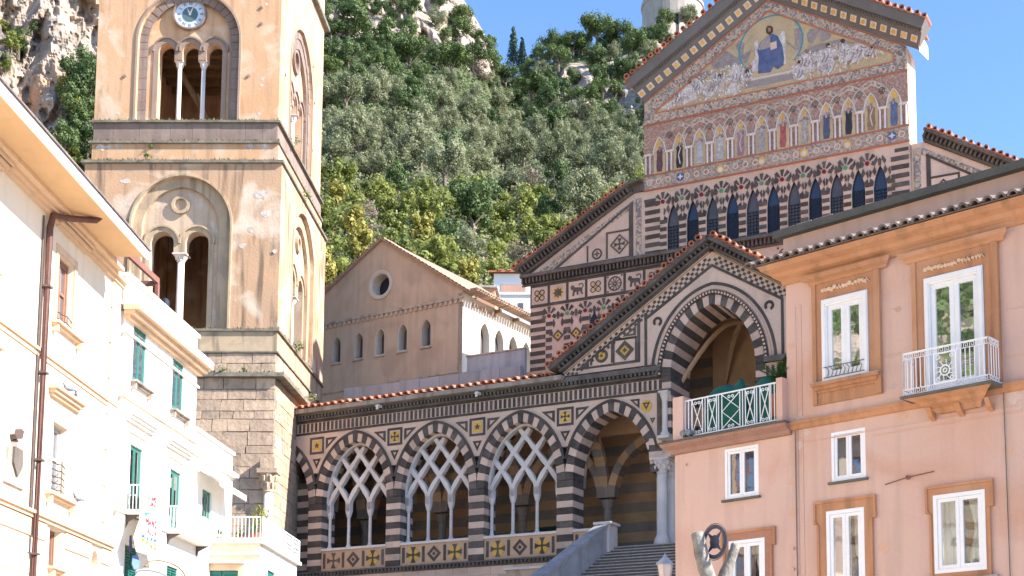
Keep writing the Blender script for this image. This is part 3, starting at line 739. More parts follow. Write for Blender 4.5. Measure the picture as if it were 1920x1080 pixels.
# decorated band with medallions
obj('mosaic_band', G().box(UL, UR, -0.02, 0.04, 28.33, 28.98), M['warmmos'], CA)
g = G(); g.box(UL-.03, UR+.03, -0.05, 0.04, 28.27, 28.33); g.box(UL-.03, UR+.03, -0.06, 0.04, 28.98, 29.04); g.box(UL-.01, UR+.01, -0.05, 0.04, 31.52, 31.58)
obj('red_fillet', g, M['paintedred'], CA)
k = 0; u = 16.5
while u < 26.9:
    ends = k in (0, 5)
    o = obj('medallion', G().disc(u, 28.66, 0.20, -0.04, -0.02, 16), M['blue' if ends else 'gold'], CA)
    if ends: obj('medallion_star', G().prism(star(4, 0.07, 0.17, u, 28.66), -0.05, -0.04), M['white'], o)
    else: obj('medallion_bust', G().disc(u, 28.63, 0.12, -0.05, -0.04, 12), M['white'], o)
    k += 1; u = 16.5+k*2.02
g = G()
for i in range(26):
    u = 14.9+i*0.485
    if all(abs(u-(16.5+j*2.02)) > 0.25 for j in range(6)): g.ring(u, 28.66, 0.10, 0.15, -0.035, -0.02, 12)
obj('scroll_inlay', g, M['cream'], CA)
# arcade of twelve niches with standing figures
obj('arcade_ground', G().box(UL, UR, 0.0, 0.04, 29.05, 31.52), M['redbrown'], CA)
NU = [15.43+1.0255*i for i in range(12)]
robes = [(0.16, 0.08, 0.09), (0.055, 0.05, 0.05), (0.50, 0.48, 0.48), (0.55, 0.50, 0.47), (0.42, 0.24, 0.28), (0.42, 0.38, 0.36), (0.45, 0.13, 0.12), (0.44, 0.38, 0.32), (0.12, 0.13, 0.20), (0.05, 0.05, 0.06), (0.36, 0.22, 0.12), (0.16, 0.20, 0.32)]
NA = Arch(0, 30.0, 0.30, 0.80)
nich = G().prism(NA.opening(29.06, 12), -0.006, 0.0).mesh('niche_ground', M['goldpale'])
nrim = G().prism(NA.curve(14, 0.045)+NA.curve(14, 0.0)[::-1], -0.05, 0.0).mesh('niche_rim', M['white'])
goldtop = G().prism(NA.curve(10, -0.02, 0.25, 0.75), -0.012, -0.006).mesh('niche_top', M['gold'])
BA = Arch(0, 30.1, 0.99, 1.28)
bandm = G().prism(BA.seg(0.0, 1.0, -0.17, 0.0, 22), -0.02, 0.0).mesh('arcade_arch', M['bandmos'])
bandm2 = G().prism(BA.seg(0.0, 1.0, -0.17, 0.0, 22), -0.024, 0.0).mesh('arcade_arch', M['bandmos'])
bandl = G(); bandl.prism(BA.seg(0.0, 1.0, 0.0, 0.03, 22), -0.034, 0.0); bandl.prism(BA.seg(0.0, 1.0, -0.2, -0.17, 22), -0.034, 0.0); bandl = bandl.mesh('arch_edge', M['cream'])
spand = G().prism([(-0.49, 30.1)]+[(-0.49+0.98*i/8, 30.62+0.28*sin(pi*i/8)) for i in range(9)]+[(0.49, 30.1)], -0.004, 0.0).mesh('arcade_field', M['warmmos'])
ros = G(); ros.ring(0, 30.93, 0.11, 0.15, -0.04, 0, 12); ros.ring(0, 30.93, 0.03, 0.07, -0.04, 0, 8); ros = ros.mesh('rosette', M['brownish'])
cap_m = G().box(-0.19, 0.19, -0.12, 0, 29.96, 30.06).mesh('capital', M['white'])
colm = G(); colm.lathe(-0.11, -0.05, [(0.05, 29.06), (0.045, 29.96)], 8); colm.lathe(0.11, -0.05, [(0.05, 29.06), (0.045, 29.96)], 8); colm = colm.mesh('twin_colonnette', M['white'])
rng = random.Random(3)
for i, u in enumerate(NU):
    put('niche_ground', nich, CA, (u, -0.0, 0)); put('niche_top', goldtop, CA, (u, 0, 0)); put('niche_rim', nrim, CA, (u, 0, 0))
    m = mat('robe_mosaic', robes[i], tuple(v*0.6 for v in robes[i]), sc=7, fine=0.35, amt=0.9)
    g = G(); w = 0.13+0.03*rng.random()
    g.prism([(u-w, 29.14), (u-w*1.15, 29.4), (u-w*0.9, 29.95), (u-w*1.1, 30.12), (u-0.07, 30.22), (u+0.07, 30.22), (u+w*1.15, 30.1), (u+w, 29.8), (u+w*1.2, 29.45), (u+w*0.8, 29.12)], -0.03, -0.006)
    f = obj('niche_figure', g, m, CA)
    obj('head', G().disc(u, 30.30, 0.065, -0.035, -0.006, 10), M['skin'], f)
    obj('drapery_fold', G().path2([(u+w*0.5, 30.1), (u-w*0.3, 29.75), (u+w*0.3, 29.3)], 0.05, -0.036, -0.03), M['robe'] if i % 3 == 1 else m, f)
    if i < 11:
        put('capital', cap_m, CA, (u+0.513, 0, 0)); put('twin_colonnette', colm, CA, (u+0.513, 0, 0))
        put('rosette', ros, CA, (u+0.513, 0, -0.08))
    if 0 < i < 11:
        put('arcade_arch', bandm if i % 2 else bandm2, CA, (u, 0, 0)); put('arch_edge', bandl, CA, (u, -0.001*(i % 2), 0))
for u in (UL+0.22, UR-0.2): put('capital', cap_m, CA, (u, 0, 0)); put('twin_colonnette', colm, CA, (u, 0, 0))
# pediment frame, picture field
fo = [(UL+0.05, 31.6), (UR-0.05, 31.6), (UR-0.05, gz(UR-0.05, -0.06)), (UCC, gz(UCC, -0.06)), (UL+0.05, gz(UL+0.05, -0.06))]
fi = [(15.22, 32.03), (26.78, 32.03), (26.78, 32.47), (UCC, 35.87), (15.22, 32.12+0.05)]
obj('pediment_frame', G().plate(fo, [fi], -0.03, 0.04), M['bandmos'], CA)
fi2 = [(15.28, 32.08), (26.73, 32.08), (26.73, 32.44), (UCC, 35.81), (15.28, 32.14)]
g = G(); g.plate(fi, [fi2], -0.06, 0.0)
for a_, b_ in (((UL+.05, 32.7), (UCC, 36.36)), ((UCC, 36.36), (UR-.05, 32.7))): g.path2([a_, b_], 0.05, -0.05, 0.0)
obj('red_fillet', g, M['paintedred'], CA)
obj('picture_field', G().prism(fi2, -0.01, 0.04), M['goldpale'], CA)
g = G()
for a_, b_ in (((15.3, 31.8), (26.7, 31.8)), ((15.4, 32.82), (20.6, 35.83)), ((21.3, 35.83), (26.6, 32.78))):
    n = int(sqrt((a_[0]-b_[0])**2+(a_[1]-b_[1])**2)/0.42)
    for i in range(n+1):
        x = a_[0]+(b_[0]-a_[0])*i/n; z = a_[1]+(b_[1]-a_[1])*i/n
        if i % 2: g.ring(x, z, 0.08, 0.115, -0.045, -0.03, 10)
        else: g.plate(lozenge(0.14, x, z), [lozenge(0.09, x, z)], -0.044, -0.03)
obj('frame_inlay', g, M['cream'], CA)
# seated robed figure inside a ring, flanked by pale robed crowd
cz0 = FC.P(1447, 96)
def C(x, y): return FC.P(x, y)        # photograph -> wall metres
def blob(pts): return [C(*p) for p in pts]
def crop8(x, y): return (1220+x/3.692, x*0+y/3.692)
def figp(name, pts, m, v0, v1, parent=CA): return obj(name, G().prism(blob([crop8(*p) for p in pts]), v0, v1), M[m], parent)
rg = G(); rg.ring(21.05, 34.15, 1.50, 1.57, -0.02, -0.01, 40, a0=-0.75, a1=pi+0.75, sy=0.93); obj('halo_ring', rg, M['teal'], CA)
figp('throne', [(715, 290), (740, 280), (750, 330), (900, 240), (905, 215), (930, 215), (935, 440), (700, 500), (690, 440), (730, 400)], 'robe', -0.015, -0.01)
fg = figp('seated_figure', [(745, 510), (750, 400), (740, 350), (760, 300), (795, 262), (840, 235), (880, 250), (910, 310), (925, 400), (920, 450), (880, 480), (850, 460), (830, 500)], 'blue', -0.035, -0.01)
figp('tunic', [(745, 350), (765, 300), (795, 262), (830, 250), (828, 330), (780, 345)], 'wing', -0.04, -0.034, fg)
figp('book', [(828, 300), (872, 287), (876, 335), (832, 350)], 'cream', -0.045, -0.036, fg)
figp('head', [(800, 200), (812, 182), (835, 180), (848, 195), (845, 225), (825, 242), (803, 230)], 'hair', -0.04, -0.01, fg)
figp('face', [(812, 196), (828, 192), (836, 205), (830, 222), (816, 222)], 'skin', -0.045, -0.04, fg)
figp('mosaic_steps', [(660, 570), (1000, 505), (1005, 545), (650, 615)], 'greysteps', -0.02, -0.01)
figp('mosaic_steps', [(700, 545), (970, 490), (970, 500), (700, 558)], 'white', -0.025, -0.01)
crowdL = [[(60, 755), (150, 700), (210, 640), (270, 580), (300, 600), (330, 680), (250, 715), (120, 750)],
          [(280, 570), (320, 540), (370, 590), (350, 650), (320, 620)],
          [(370, 600), (420, 550), (480, 540), (520, 560), (500, 620), (440, 660), (380, 700)],
          [(410, 530), (450, 505), (500, 510), (540, 545), (500, 585), (440, 570)],
          [(540, 490), (600, 455), (640, 460), (670, 510), (650, 580), (600, 640), (520, 660), (560, 560)],
          [(640, 490), (690, 480), (710, 540), (660, 560)]]
crowdR = [[(970, 490), (1030, 440), (1060, 520), (1080, 550), (1010, 555)], [(1030, 400), (1080, 370), (1120, 400), (1110, 500), (1050, 510)],
          [(1120, 400), (1170, 350), (1230, 330), (1300, 350), (1290, 420), (1200, 470), (1130, 490)], [(1180, 440), (1280, 420), (1250, 500), (1190, 530)],
          [(1290, 370), (1330, 300), (1400, 330), (1380, 420), (1310, 440)], [(1380, 380), (1420, 300), (1480, 310), (1500, 370), (1440, 430), (1390, 440)],
          [(1470, 330), (1540, 340), (1600, 365), (1520, 385), (1470, 370)]]
for k, pl in enumerate(crowdL+crowdR):
    f = figp('robed_figure', pl, 'robe', -0.02-0.002*k, -0.01)
    x0, y0 = pl[len(pl)//2-1]
    q = C(*crop8(x0, y0-14)); obj('head', G().disc(q[0], q[1], 0.10, -0.055, -0.01, 10), M['skin' if k % 2 else 'hair'], f)
    xs = sum(p[0] for p in pl)/len(pl); ys = sum(p[1] for p in pl)/len(pl)
    for j in range(3):
        a_ = C(*crop8(xs-25+j*25, ys-30)); b_ = C(*crop8(xs-40+j*22, ys+30)); mm_ = ((a_[0]+b_[0])/2+0.06, (a_[1]+b_[1])/2)
        obj('drapery_fold', G().path2([a_, mm_, b_], 0.05, -0.055, -0.01), M['wing'], f)
for k, pl in enumerate([[(410, 430), (470, 400), (520, 350), (600, 400), (620, 380), (590, 320), (610, 280), (650, 300), (640, 380), (700, 340), (670, 430), (560, 460), (440, 480)],
           [(510, 350), (560, 380), (640, 440), (560, 430)], [(930, 270), (1000, 330), (1060, 330), (1010, 350), (950, 310)], [(990, 200), (1040, 190), (1060, 240), (1040, 330), (1000, 320), (1000, 250)],
           [(1080, 240), (1110, 200), (1180, 200), (1250, 240), (1240, 270), (1180, 290), (1160, 240), (1120, 300), (1090, 290)], [(1010, 390), (1120, 320), (1320, 270), (1430, 300), (1300, 310), (1130, 370)], [(280, 520), (330, 510), (400, 490), (420, 520), (350, 560)]]):
    figp('winged_figure', pl, 'wing', -0.016-0.001*k, -0.01)
# broken folds, hands and faces of the crowd
def inside(p, poly):
    c_ = False
    for i in range(len(poly)):
        a, b = poly[i], poly[i-1]
        if (a[1] > p[1]) != (b[1] > p[1]) and p[0] < (b[0]-a[0])*(p[1]-a[1])/(b[1]-a[1])+a[0]: c_ = not c_
    return c_
rq = random.Random(9); acc = {k: G() for k in ('white', 'wing', 'skin', 'cream', 'goldpale')}; n_ = 0
region = [[(60, 755), (240, 600), (330, 520), (600, 430), (690, 470), (700, 560), (600, 650), (300, 700)], [(960, 500), (1030, 380), (1180, 330), (1340, 280), (1500, 310), (1640, 370), (1500, 420), (1250, 500), (1010, 555)]]
while n_ < 620:
    x, y = rq.uniform(60, 1640), rq.uniform(270, 755)
    if not any(inside((x, y), r_) for r_ in region): continue
    k = rq.choices(list(acc), weights=(11, 2.2, .8, 4, 1))[0]; a = rq.gauss(1.2 if x < 800 else 1.9, .7); l = rq.uniform(8, 34); dz = -0.057-0.0000297*n_
    p0 = C(*crop8(x, y)); p1 = C(*crop8(x+l*cos(a)*.5+rq.uniform(-4, 4), y+l*sin(a)*.5)); p2 = C(*crop8(x+l*cos(a), y+l*sin(a)))
    w_ = rq.uniform(.02, .07); acc[k].path2([p0, p1, p2], [w_*.4, w_, w_*.3], dz-.002, dz); n_ += 1
M['robew'] = mat('white_robe_mosaic', (0.80, 0.76, 0.72), (0.66, 0.60, 0.56), fine=.1, bump=0)
for k, g_ in acc.items(): obj('drapery_tesserae', g_, M['robew' if k == 'white' else k], CA, kind='stuff')
figp('red_cloth', [(1495, 362), (1520, 358), (1524, 385), (1512, 400)], 'red', -0.04, -0.01)
# great raking cornice with coffered soffit
RCL = Rake(UL-0.35, gz(UL-0.35), UCC, gz(UCC)); RCR = Rake(UR+0.35, gz(UR+0.35), UCC, gz(UCC))
M['corn2'] = mat('dark_grey_cornice', (0.135, 0.125, 0.115), (0.18, 0.165, 0.15), sc=0.8, fine=0.12, streak=0.1)
cofm = None
for R_ in (RCL, RCR):
    def xs(p, v, q, R_=R_): return R_.xf(p, v, q)
    g = G(xf=xs)
    # sloping soffit then upright fascia: extruded along the rake
    prof = [(0.04, 0.02), (-0.10, 0.02), (-0.12, 0.10), (-0.55, 0.52), (-0.62, 0.52), (-0.64, 0.62), (-0.80, 0.64), (-0.90, 0.98), (-0.90, 1.06), (0.04, 1.06)]
    n = len(prof); SA = 0.42 if R_ is RCL else -0.2
    pts = [(SA, a, b) for a, b in prof]+[(R_.L+0.02, a, b) for a, b in prof]
    g._add(pts, [tuple(range(n)), tuple(range(2*n-1, n-1, -1))]+[(i, (i+1) % n, (i+1) % n+n, i+n) for i in range(n)])
    obj('raking_cornice', g, M['corn2'], CA)
    dv, dq = -0.43, 0.42; l = sqrt(dv*dv+dq*dq); dv /= l; dq /= l
    def xc(p, v, q, R_=R_): return R_.xf(p, -0.12+dv*q+(-dq)*(-v)*-1, 0.10+dq*q+dv*(-v)*-1)
    s_ = 0.62 if R_ is RCL else 0.1
    while s_ < R_.L-0.1:
        for (nm, mm, rr_, z0, z1) in (('coffer', 'white', None, 0.0, 0.03), ('rosette', 'gold', 0.1, 0.03, 0.07)):
            q = G(xf=lambda p, v, w_, R_=R_, s0=s_: R_.xf(s0+p, -0.12+dv*(w_+0.29)-dq*v, 0.10+dq*(w_+0.29)+dv*v))
            if rr_: q.disc(0, 0, rr_, z0, z1, 8)
            else: q.box(-0.155, 0.155, z0-0.01, z1, -0.15, 0.15)
            obj(nm, q, M[mm], CA)
        s_ += 0.52
    q = G(xf=xs); s_ = SA
    while s_ < R_.L: q.box(s_, s_+0.06, -0.72, -0.60, 0.525, 0.60); s_ += 0.14
    obj('dentil', q, M['corn2'], CA, kind='stuff')
    s_ = SA+0.1
    while s_ < R_.L+0.1:
        p = R_.xf(s_, -0.98+random.uniform(-.05, .04), 1.06+0.09+random.uniform(-0.03, 0.03)); put('roof_tile', TM, CA, p, scale=(random.uniform(.85, 1.15), 1, random.uniform(.8, 1.15)), rot=(random.uniform(-.04, .04), 0, 0)); s_ += 0.38+random.uniform(-.03, .03)
    q = G(xf=xs); q.box(0.3, R_.L+0.2, -0.85, 1.6, 1.061, 1.12); obj('nave_roof', q, M['tile'], CA)
# right end of the cornice catching the sun
g = G(xf=None); p = RCR.xf(-0.25, 0, 0)
g._add([(p[0]+0.0, 0.0, p[2]-0.05), (p[0]+0.02, -0.5, p[2]+0.45), (p[0]+0.02, -0.9, p[2]+0.9), (p[0]+0.02, 1.6, p[2]+0.9), (p[0]+0.02, 1.6, p[2]+0.3)], [(0, 1, 2, 3, 4)])
obj('cornice_return', g, M['plaster'], CA)
# ================================================================ bell tower
M['orange'] = mat('orange_lime_plaster', (0.56, 0.32, 0.17), (0.60, 0.40, 0.255), sc=0.5, streak=0.38, dirt=(0.66, 0.53, 0.40), dirt_amt=0.6, dsc=0.7, fine=0.08, bump=0.3)
M['orange2'] = mat('stained_ochre_plaster', (0.51, 0.315, 0.185), (0.37, 0.26, 0.175), sc=0.45, streak=0.8, dirt=(0.64, 0.53, 0.41), dirt_amt=0.85, dsc=0.5, fine=0.12, bump=0.4)
M['yellowst'] = mat('yellow_tufa', (0.50, 0.375, 0.24), (0.40, 0.30, 0.20), sc=0.9, streak=0.6, dirt=(0.27, 0.21, 0.16), dirt_amt=0.5, dsc=1.0, fine=0.15)
M['brownst'] = mat('brown_piperno', (0.21, 0.15, 0.12), (0.30, 0.23, 0.19), sc=1.4, streak=0.35, fine=0.2)
M['taupe'] = mat('taupe_arch_plaster', (0.34, 0.24, 0.18), (0.27, 0.19, 0.145), sc=1.2, streak=0.2, fine=0.12)
M['block'] = mat('worn_limestone_block', (0.50, 0.365, 0.25), (0.37, 0.275, 0.20), sc=1.6, streak=0.25, dirt=(0.20, 0.16, 0.13), dirt_amt=0.45, dsc=2.2, fine=0.2, vary=0.16, bump=0.9, bsc=6)
M['joint'] = mat('dark_joint_mortar', (0.24, 0.19, 0.15), fine=0.2)
M['lichen'] = mat('lichen_ledge', (0.15, 0.13, 0.10), (0.30, 0.27, 0.20), sc=3, fine=0.3, streak=0.3)
M['wood'] = mat('old_timber', (0.30, 0.19, 0.10), (0.2, 0.13, 0.07), sc=3, fine=0.3)
M['clockw'] = mat('clock_enamel', (0.62, 0.68, 0.76), (0.52, 0.58, 0.68), sc=4, rough=0.4, fine=0.05)
M['clockg'] = mat('clock_centre_green', (0.09, 0.15, 0.16), rough=0.5)
FT = Fr(-13, 60, 0)
TW = frthing('bell_tower', 'tall orange plastered bell tower with a clock above three arched openings', 'bell tower', FT)
XF = lambda u, v, z: (u, v, z)
def side_xf(xr): return lambda u, v, z: (xr-v, u, z)     # face of the tower towards the right
TD = 9.6
def face(xf, u0, u1, z0, z1, wallm, big, second, lights, zb, archm, inner_m, ring=None, ringhole=False, cols=None, dep=(0.0, 0.28, 0.5, 1.2), label=None):
    """one storey face: outer arch recess, second order, openings"""
    A_ = Arch(*big); B_ = Arch(*second)
    obj('wall', G(xf).plate([(u0, z0), (u1, z0), (u1, z1), (u0, z1)], [A_.opening(zb, 20)], 0.0, dep[3]), M[wallm], TW)
    # coloured order between outer and inner arch
    obj('arch_order', G(xf).prism(A_.opening(zb, 24, -0.004)+B_.opening(zb, 24)[::-1], dep[1], dep[3]-0.01), M[archm], TW)
    LA = [Arch(a, zt, w, h) for a, zt, w, h in lights]
    zc_ = cols[0][1]-0.03
    hp_ = [(LA[0].uc-LA[0].w, zb+0.03)]
    for q_, l in enumerate(LA):
        hp_ += l.curve(12)
        if q_ < len(LA)-1:
            c_ = cols[q_][0]; hw_ = min((LA[q_+1].uc-LA[q_+1].w-l.uc-l.w)/2+.0, cols[q_][2]*1.7)
            hp_ += [(l.uc+l.w, zc_+0.12), (c_-hw_, zc_), (c_+hw_, zc_), (LA[q_+1].uc-LA[q_+1].w, zc_+0.12)]
    hp_ += [(LA[-1].uc+LA[-1].w, zb+0.03)]
    holes = [hp_]
    if ring and ringhole: holes.append([(ring[0]+ring[2]*cos(2*pi*i/20), ring[1]+ring[2]*sin(2*pi*i/20)) for i in range(20)])
    obj('arch_infill', G(xf).plate(B_.opening(zb+0.01, 24, -0.004), holes, dep[2], dep[2]+0.5), M[inner_m], TW)
    t_ = [(LA[0].uc-LA[0].w-.22, zb+.03)]
    for q_, l in enumerate(LA):
        cp = l.curve(16, 0.22)
        lo_ = -99 if q_ == 0 else (LA[q_-1].uc+l.uc)/2; hi_ = 99 if q_ == len(LA)-1 else (LA[q_+1].uc+l.uc)/2
        t_ += [c_ for c_ in cp if lo_ < c_[0] < hi_]
    t_ += [(LA[-1].uc+LA[-1].w+.22, zb+.03)]
    obj('light_surround', G(xf).plate(t_, [[(a_, b_+.002) for a_, b_ in hp_]], dep[2]-0.05, dep[2]-0.001), M['taupe' if archm == 'brownst' else archm], TW)
    for l in LA:
        g = G(xf); g.prism(l.curve(12, 0.30)+l.curve(12, 0.22)[::-1], dep[2]-0.12-0.006*LA.index(l), dep[2]); obj('hood_mould', g, M[archm], TW)
    g = G(xf); g.prism(A_.opening(zb, 26, 0.10)+A_.opening(zb, 26, 0.0)[::-1], -0.06, 0.0); obj('hood_mould', g, M['taupe' if archm == 'brownst' else archm], TW)
    if archm == 'brownst':
        z_ = zb+.01
        while z_ < A_.zs-.1:
            h_ = min(random.uniform(.35, .6), A_.zs-z_)
            for sx in (-1, 1):
                a_, b_ = sorted((A_.uc+sx*(A_.w-.01), A_.uc+sx*(A_.w-.40))); obj('arch_block', G(xf).box(a_, b_, dep[1]-.035-.02*random.random(), dep[1]-.001, z_, z_+h_-.015), M['brownst'], TW)
            z_ += h_
        for i_ in range(19): obj('arch_block', G(xf).prism(A_.seg(i_/19+.002, (i_+1)/19-.002, -.40, -.01, 2), dep[1]-.035-.02*random.random(), dep[1]-.001), M['brownst'], TW)
    if ring: obj('oculus_ring', G(xf).ring(ring[0], ring[1], ring[2], ring[3], dep[2]-0.14, dep[2], 24), M[archm], TW)
    for (cu, zt, r) in cols or []:
        g = G(xf); g.lathe(cu, dep[2]+0.22, [(r*1.5, zb), (r*1.5, zb+0.1), (r*1.15, zb+0.22), (r, zb+0.3), (r*0.92, zt-0.35)], 14)
        c = obj('column', g, M['white'], TW, smooth=True)
        g = G(xf); g.lathe(cu, dep[2]+0.22, [(r, zt-0.35), (r*1.2, zt-0.3), (r*1.1, zt-0.26), (r*1.7, zt-0.08), (r*1.9, zt-0.06)], 12); g.box(cu-r*1.9, cu+r*1.9, dep[2]+0.22-r*1.9, dep[2]+0.22+r*1.9, zt-0.058, zt)
        for i in range(8):
            a = i*pi/4; g.lathe(cu+r*1.3*cos(a), dep[2]+0.22+r*1.3*sin(a), [(r*.2, zt-.24), (r*.42, zt-.14), (r*.15, zt-.09)], 5)
        obj('capital', g, M['white'], c)
U3L, U3R, V3 = -10.64, -2.25, 0.28
# upper storey
face(lambda u, v, z: (u, v+V3, z), U3L, U3R, 30.25, 47.0, 'orange', (-6.45, 34.15, 2.32, 2.40), (-6.53, 34.40, 1.90, 1.94),
     [(-7.58, 33.80, 0.37, 0.42), (-6.48, 33.80, 0.37, 0.42), (-5.38, 33.80, 0.37, 0.42)], 30.27, 'brownst', 'orange', cols=[(-7.03, 33.42, 0.105), (-5.93, 33.42, 0.105)], dep=(0, 0.22, 0.42, 1.1))
sx3 = side_xf(U3R)
face(lambda u, v, z: (U3R-v, u+V3, z), 1.1, TD-0.6, 30.25, 47.0, 'orange', (4.3, 34.2, 2.3, 2.6), (4.25, 33.7, 1.75, 2.2),
     [(3.15, 33.1, 0.36, 0.42), (4.25, 33.1, 0.36, 0.42), (5.35, 33.1, 0.36, 0.42)], 30.27, 'brownst', 'orange', ring=(4.0, 35.2, 0.42, 0.62), ringhole=True, cols=[(3.7, 32.8, 0.12), (4.8, 32.8, 0.12)], dep=(0, 0.12, 0.3, 1.1))
# middle storey
M['yellowst2'] = mat('pale_pink_plaster', (0.50, 0.37, 0.26), (0.43, 0.31, 0.22), sc=0.8, streak=0.3, dirt=(0.58, 0.5, 0.42), dirt_amt=0.5, dsc=1.2)
face(XF, -10.85, -1.96, 20.44, 28.12, 'orange2', (-6.42, 25.28, 2.22, 2.27), (-6.50, 25.2, 1.74, 1.92),
     [(-7.36, 24.52, 0.53, 0.56), (-5.78, 24.52, 0.53, 0.56)], 20.46, 'yellowst', 'yellowst2', ring=(-6.56, 26.32, 0.28, 0.42), cols=[(-6.55, 24.08, 0.17)], dep=(0, 0.20, 0.40, 1.2))
face(lambda u, v, z: (-1.96-v, u, z), 1.2, TD, 20.44, 28.12, 'orange2', (4.6, 25.2, 2.2, 2.3), (4.6, 25.0, 1.7, 1.9),
     [(3.75, 24.0, 0.5, 0.55), (5.4, 24.0, 0.5, 0.55)], 20.46, 'yellowst', 'yellowst2', ring=(4.6, 26.1, 0.26, 0.42), cols=[(4.57, 23.4, 0.17)], dep=(0, 0.14, 0.32, 1.2))
# back and left walls, floors, so the belfry is closed
obj('wall', G().box(U3L, U3L+1.0, 1.39, TD, 30.25, 47), M['orange'], TW); obj('wall', G().box(-10.85, -9.85, 1.21, TD, 20.44, 28.12), M['orange2'], TW)
obj('wall', G().box(-9.6, -3.4, TD-1, TD, 30.25, 47), M['orange'], TW); obj('wall', G().box(-9.8, -3.2, TD-1, TD, 20.44, 28.12), M['orange2'], TW)
obj('floor_slab', G().box(-10.3, -2.6, 0.6, TD-0.3, 20.0, 20.455), M['wood'], TW); obj('floor_slab', G().box(-10.3, -2.6, 0.8, TD-0.3, 29.3, 30.25), M['wood'], TW)
obj('floor_slab', G().box(-10.3, -3.4, 1.4, TD-1, 35.6, 35.9), M['wood'], TW)
for i in range(7): obj('floor_beam', G().box(-9.6, -3.4, 2.0+i*0.95, 2.2+i*0.95, 35.3, 35.59), M['wood'], TW)
g = G(); g.tube([(-8.4, 3.0, 35.3), (-5.6, 4.2, 30.3)], 0.14, 4); obj('timber_brace', g, M['wood'], TW)
g = G(); g.tube([(-6.9, 3.2, 33.0), (-5.9, 3.0, 30.3)], 0.08, 4); obj('timber_brace', g, M['wood'], TW)
# bands and ledges round both faces
def band(name, m, u1, v0, z0, z1, ul=-10.9, back=TD, parent=TW):
    return obj(name, G()._add([(ul, v0, z0), (u1, v0, z0), (u1, back, z0), (ul, back, z0), (ul, v0, z1), (u1, v0, z1), (u1, back, z1), (ul, back, z1)], [(0, 1, 2, 3), (7, 6, 5, 4), (0, 4, 5, 1), (1, 5, 6, 2), (2, 6, 7, 3), (3, 7, 4, 0)]), M[m], parent)
band('ledge', 'lichen', -2.12, 0.10, 30.14, 30.24, -10.8)
bw = [0.9, 1.2, 1.4, 1.0, 1.3, 1.1, 0.8, 0.7]; u = -10.62
for w in bw: obj('band_block', G().box(u, min(u+w, -2.27)-0.012, 0.22+random.random()*0.012, 1.3, 29.28, 30.135), M['brownst'], TW); u += w
band('band_wall', 'brownst', -2.26, 0.27, 29.26, 30.138, -10.6)
band('ledge', 'lichen', -2.12, 0.10, 29.16, 29.258, -10.8)
band('band_wall', 'orange', -2.2, 0.22, 28.26, 29.158, -10.66)
band('ledge', 'lichen', -1.86, -0.14, 28.125, 28.255, -11.0)
band('ledge', 'lichen', -1.86, -0.10, 20.33, 20.435, -11.0)
band('band_wall', 'yellowst', -1.96, 0.0, 19.42, 20.328, -10.85)
band('ledge', 'lichen', -1.9, -0.06, 19.35, 19.418, -10.9)
band('wall_core', 'joint', -2.0, 0.07, 0.0, 19.348, -10.85)
band('ledge', 'lichen', -1.55, -0.26, 18.22, 18.40, -11.1)
# stone blocks of the base, front and side
def rock_box(seed):
    r = random.Random(seed); g = G(); j = lambda: r.uniform(-0.02, 0.02)
    P = []
    for y in (0, 1):
        for z in (0, 0.5, 1):
            for x in (0, 0.5, 1): P.append((x+j(), (-0.03 if y == 0 and x == 0.5 else 0)*r.random()+y, z+j()*1.6))
    F_ = []
    for z in range(2):
        for x in range(2): F_.append((z*3+x, z*3+x+1, z*3+x+4, z*3+x+3))
    F_ += [(0, 9, 10, 1), (1, 10, 11, 2), (6, 7, 16, 15), (7, 8, 17, 16), (0, 3, 12, 9), (3, 6, 15, 12), (2, 11, 14, 5), (5, 14, 17, 8)]
    g._add(P, F_); return g.mesh('stone_block', M['block'])
RB = [rock_box(i) for i in range(6)]
rb = random.Random(11)
z = 8.4; row = 0
while z < 19.3:
    h = rb.choice((0.36, 0.46, 0.52, 0.58, 0.62)); z1 = min(z+h, 19.34)
    if z < 18.22 < z1: z1 = 18.22
    if 18.22 <= z < 18.40: z = 18.405; z1 = 18.88
    u = -1.98
    while u > -7.2:
        w = rb.uniform(0.6, 1.5)
        put('stone_block', rb.choice(RB), TW, (u-w+0.008, 0.03-rb.random()*0.03, z+0.008), scale=(w-0.028, 0.3, z1-z-0.026)); u -= w
    v = 0.3
    while v < 6.5:
        w = rb.uniform(0.7, 1.7)
        put('stone_block', rb.choice(RB), TW, (-1.99+rb.random()*0.025, v, z+0.008), rot=(0, 0, pi/2), scale=(w-0.025, 0.3, z1-z-0.022)); v += w
    z = z1; row += 1
# round corner shaft let into the tower foot
g = G(); g.lathe(-2.12, -0.10, [(0.30, 8.0), (0.30, 8.4), (0.22, 8.6), (0.215, 13.0)], 16); c = obj('corner_column', g, M['white'], TW, smooth=True)
g = G(); g.lathe(-2.12, -0.10, [(0.22, 13.0), (0.26, 13.05), (0.24, 13.1), (0.40, 13.8), (0.44, 13.85)], 12); g.box(-2.56, -1.68, -0.5, 0.3, 13.85, 14.05); g.box(-2.44, -1.8, -0.42, 0.3, 14.05, 14.55)
for k in range(2):
    for i in range(8): a = i*pi/4+k*.39; g.lathe(-2.12+(0.29+.07*k)*cos(a), -0.10+(0.29+.07*k)*sin(a), [(0.04, 13.2+.3*k), (0.09, 13.4+.3*k), (0.03, 13.5+.3*k)], 5)
obj('capital', g, M['block'], c)
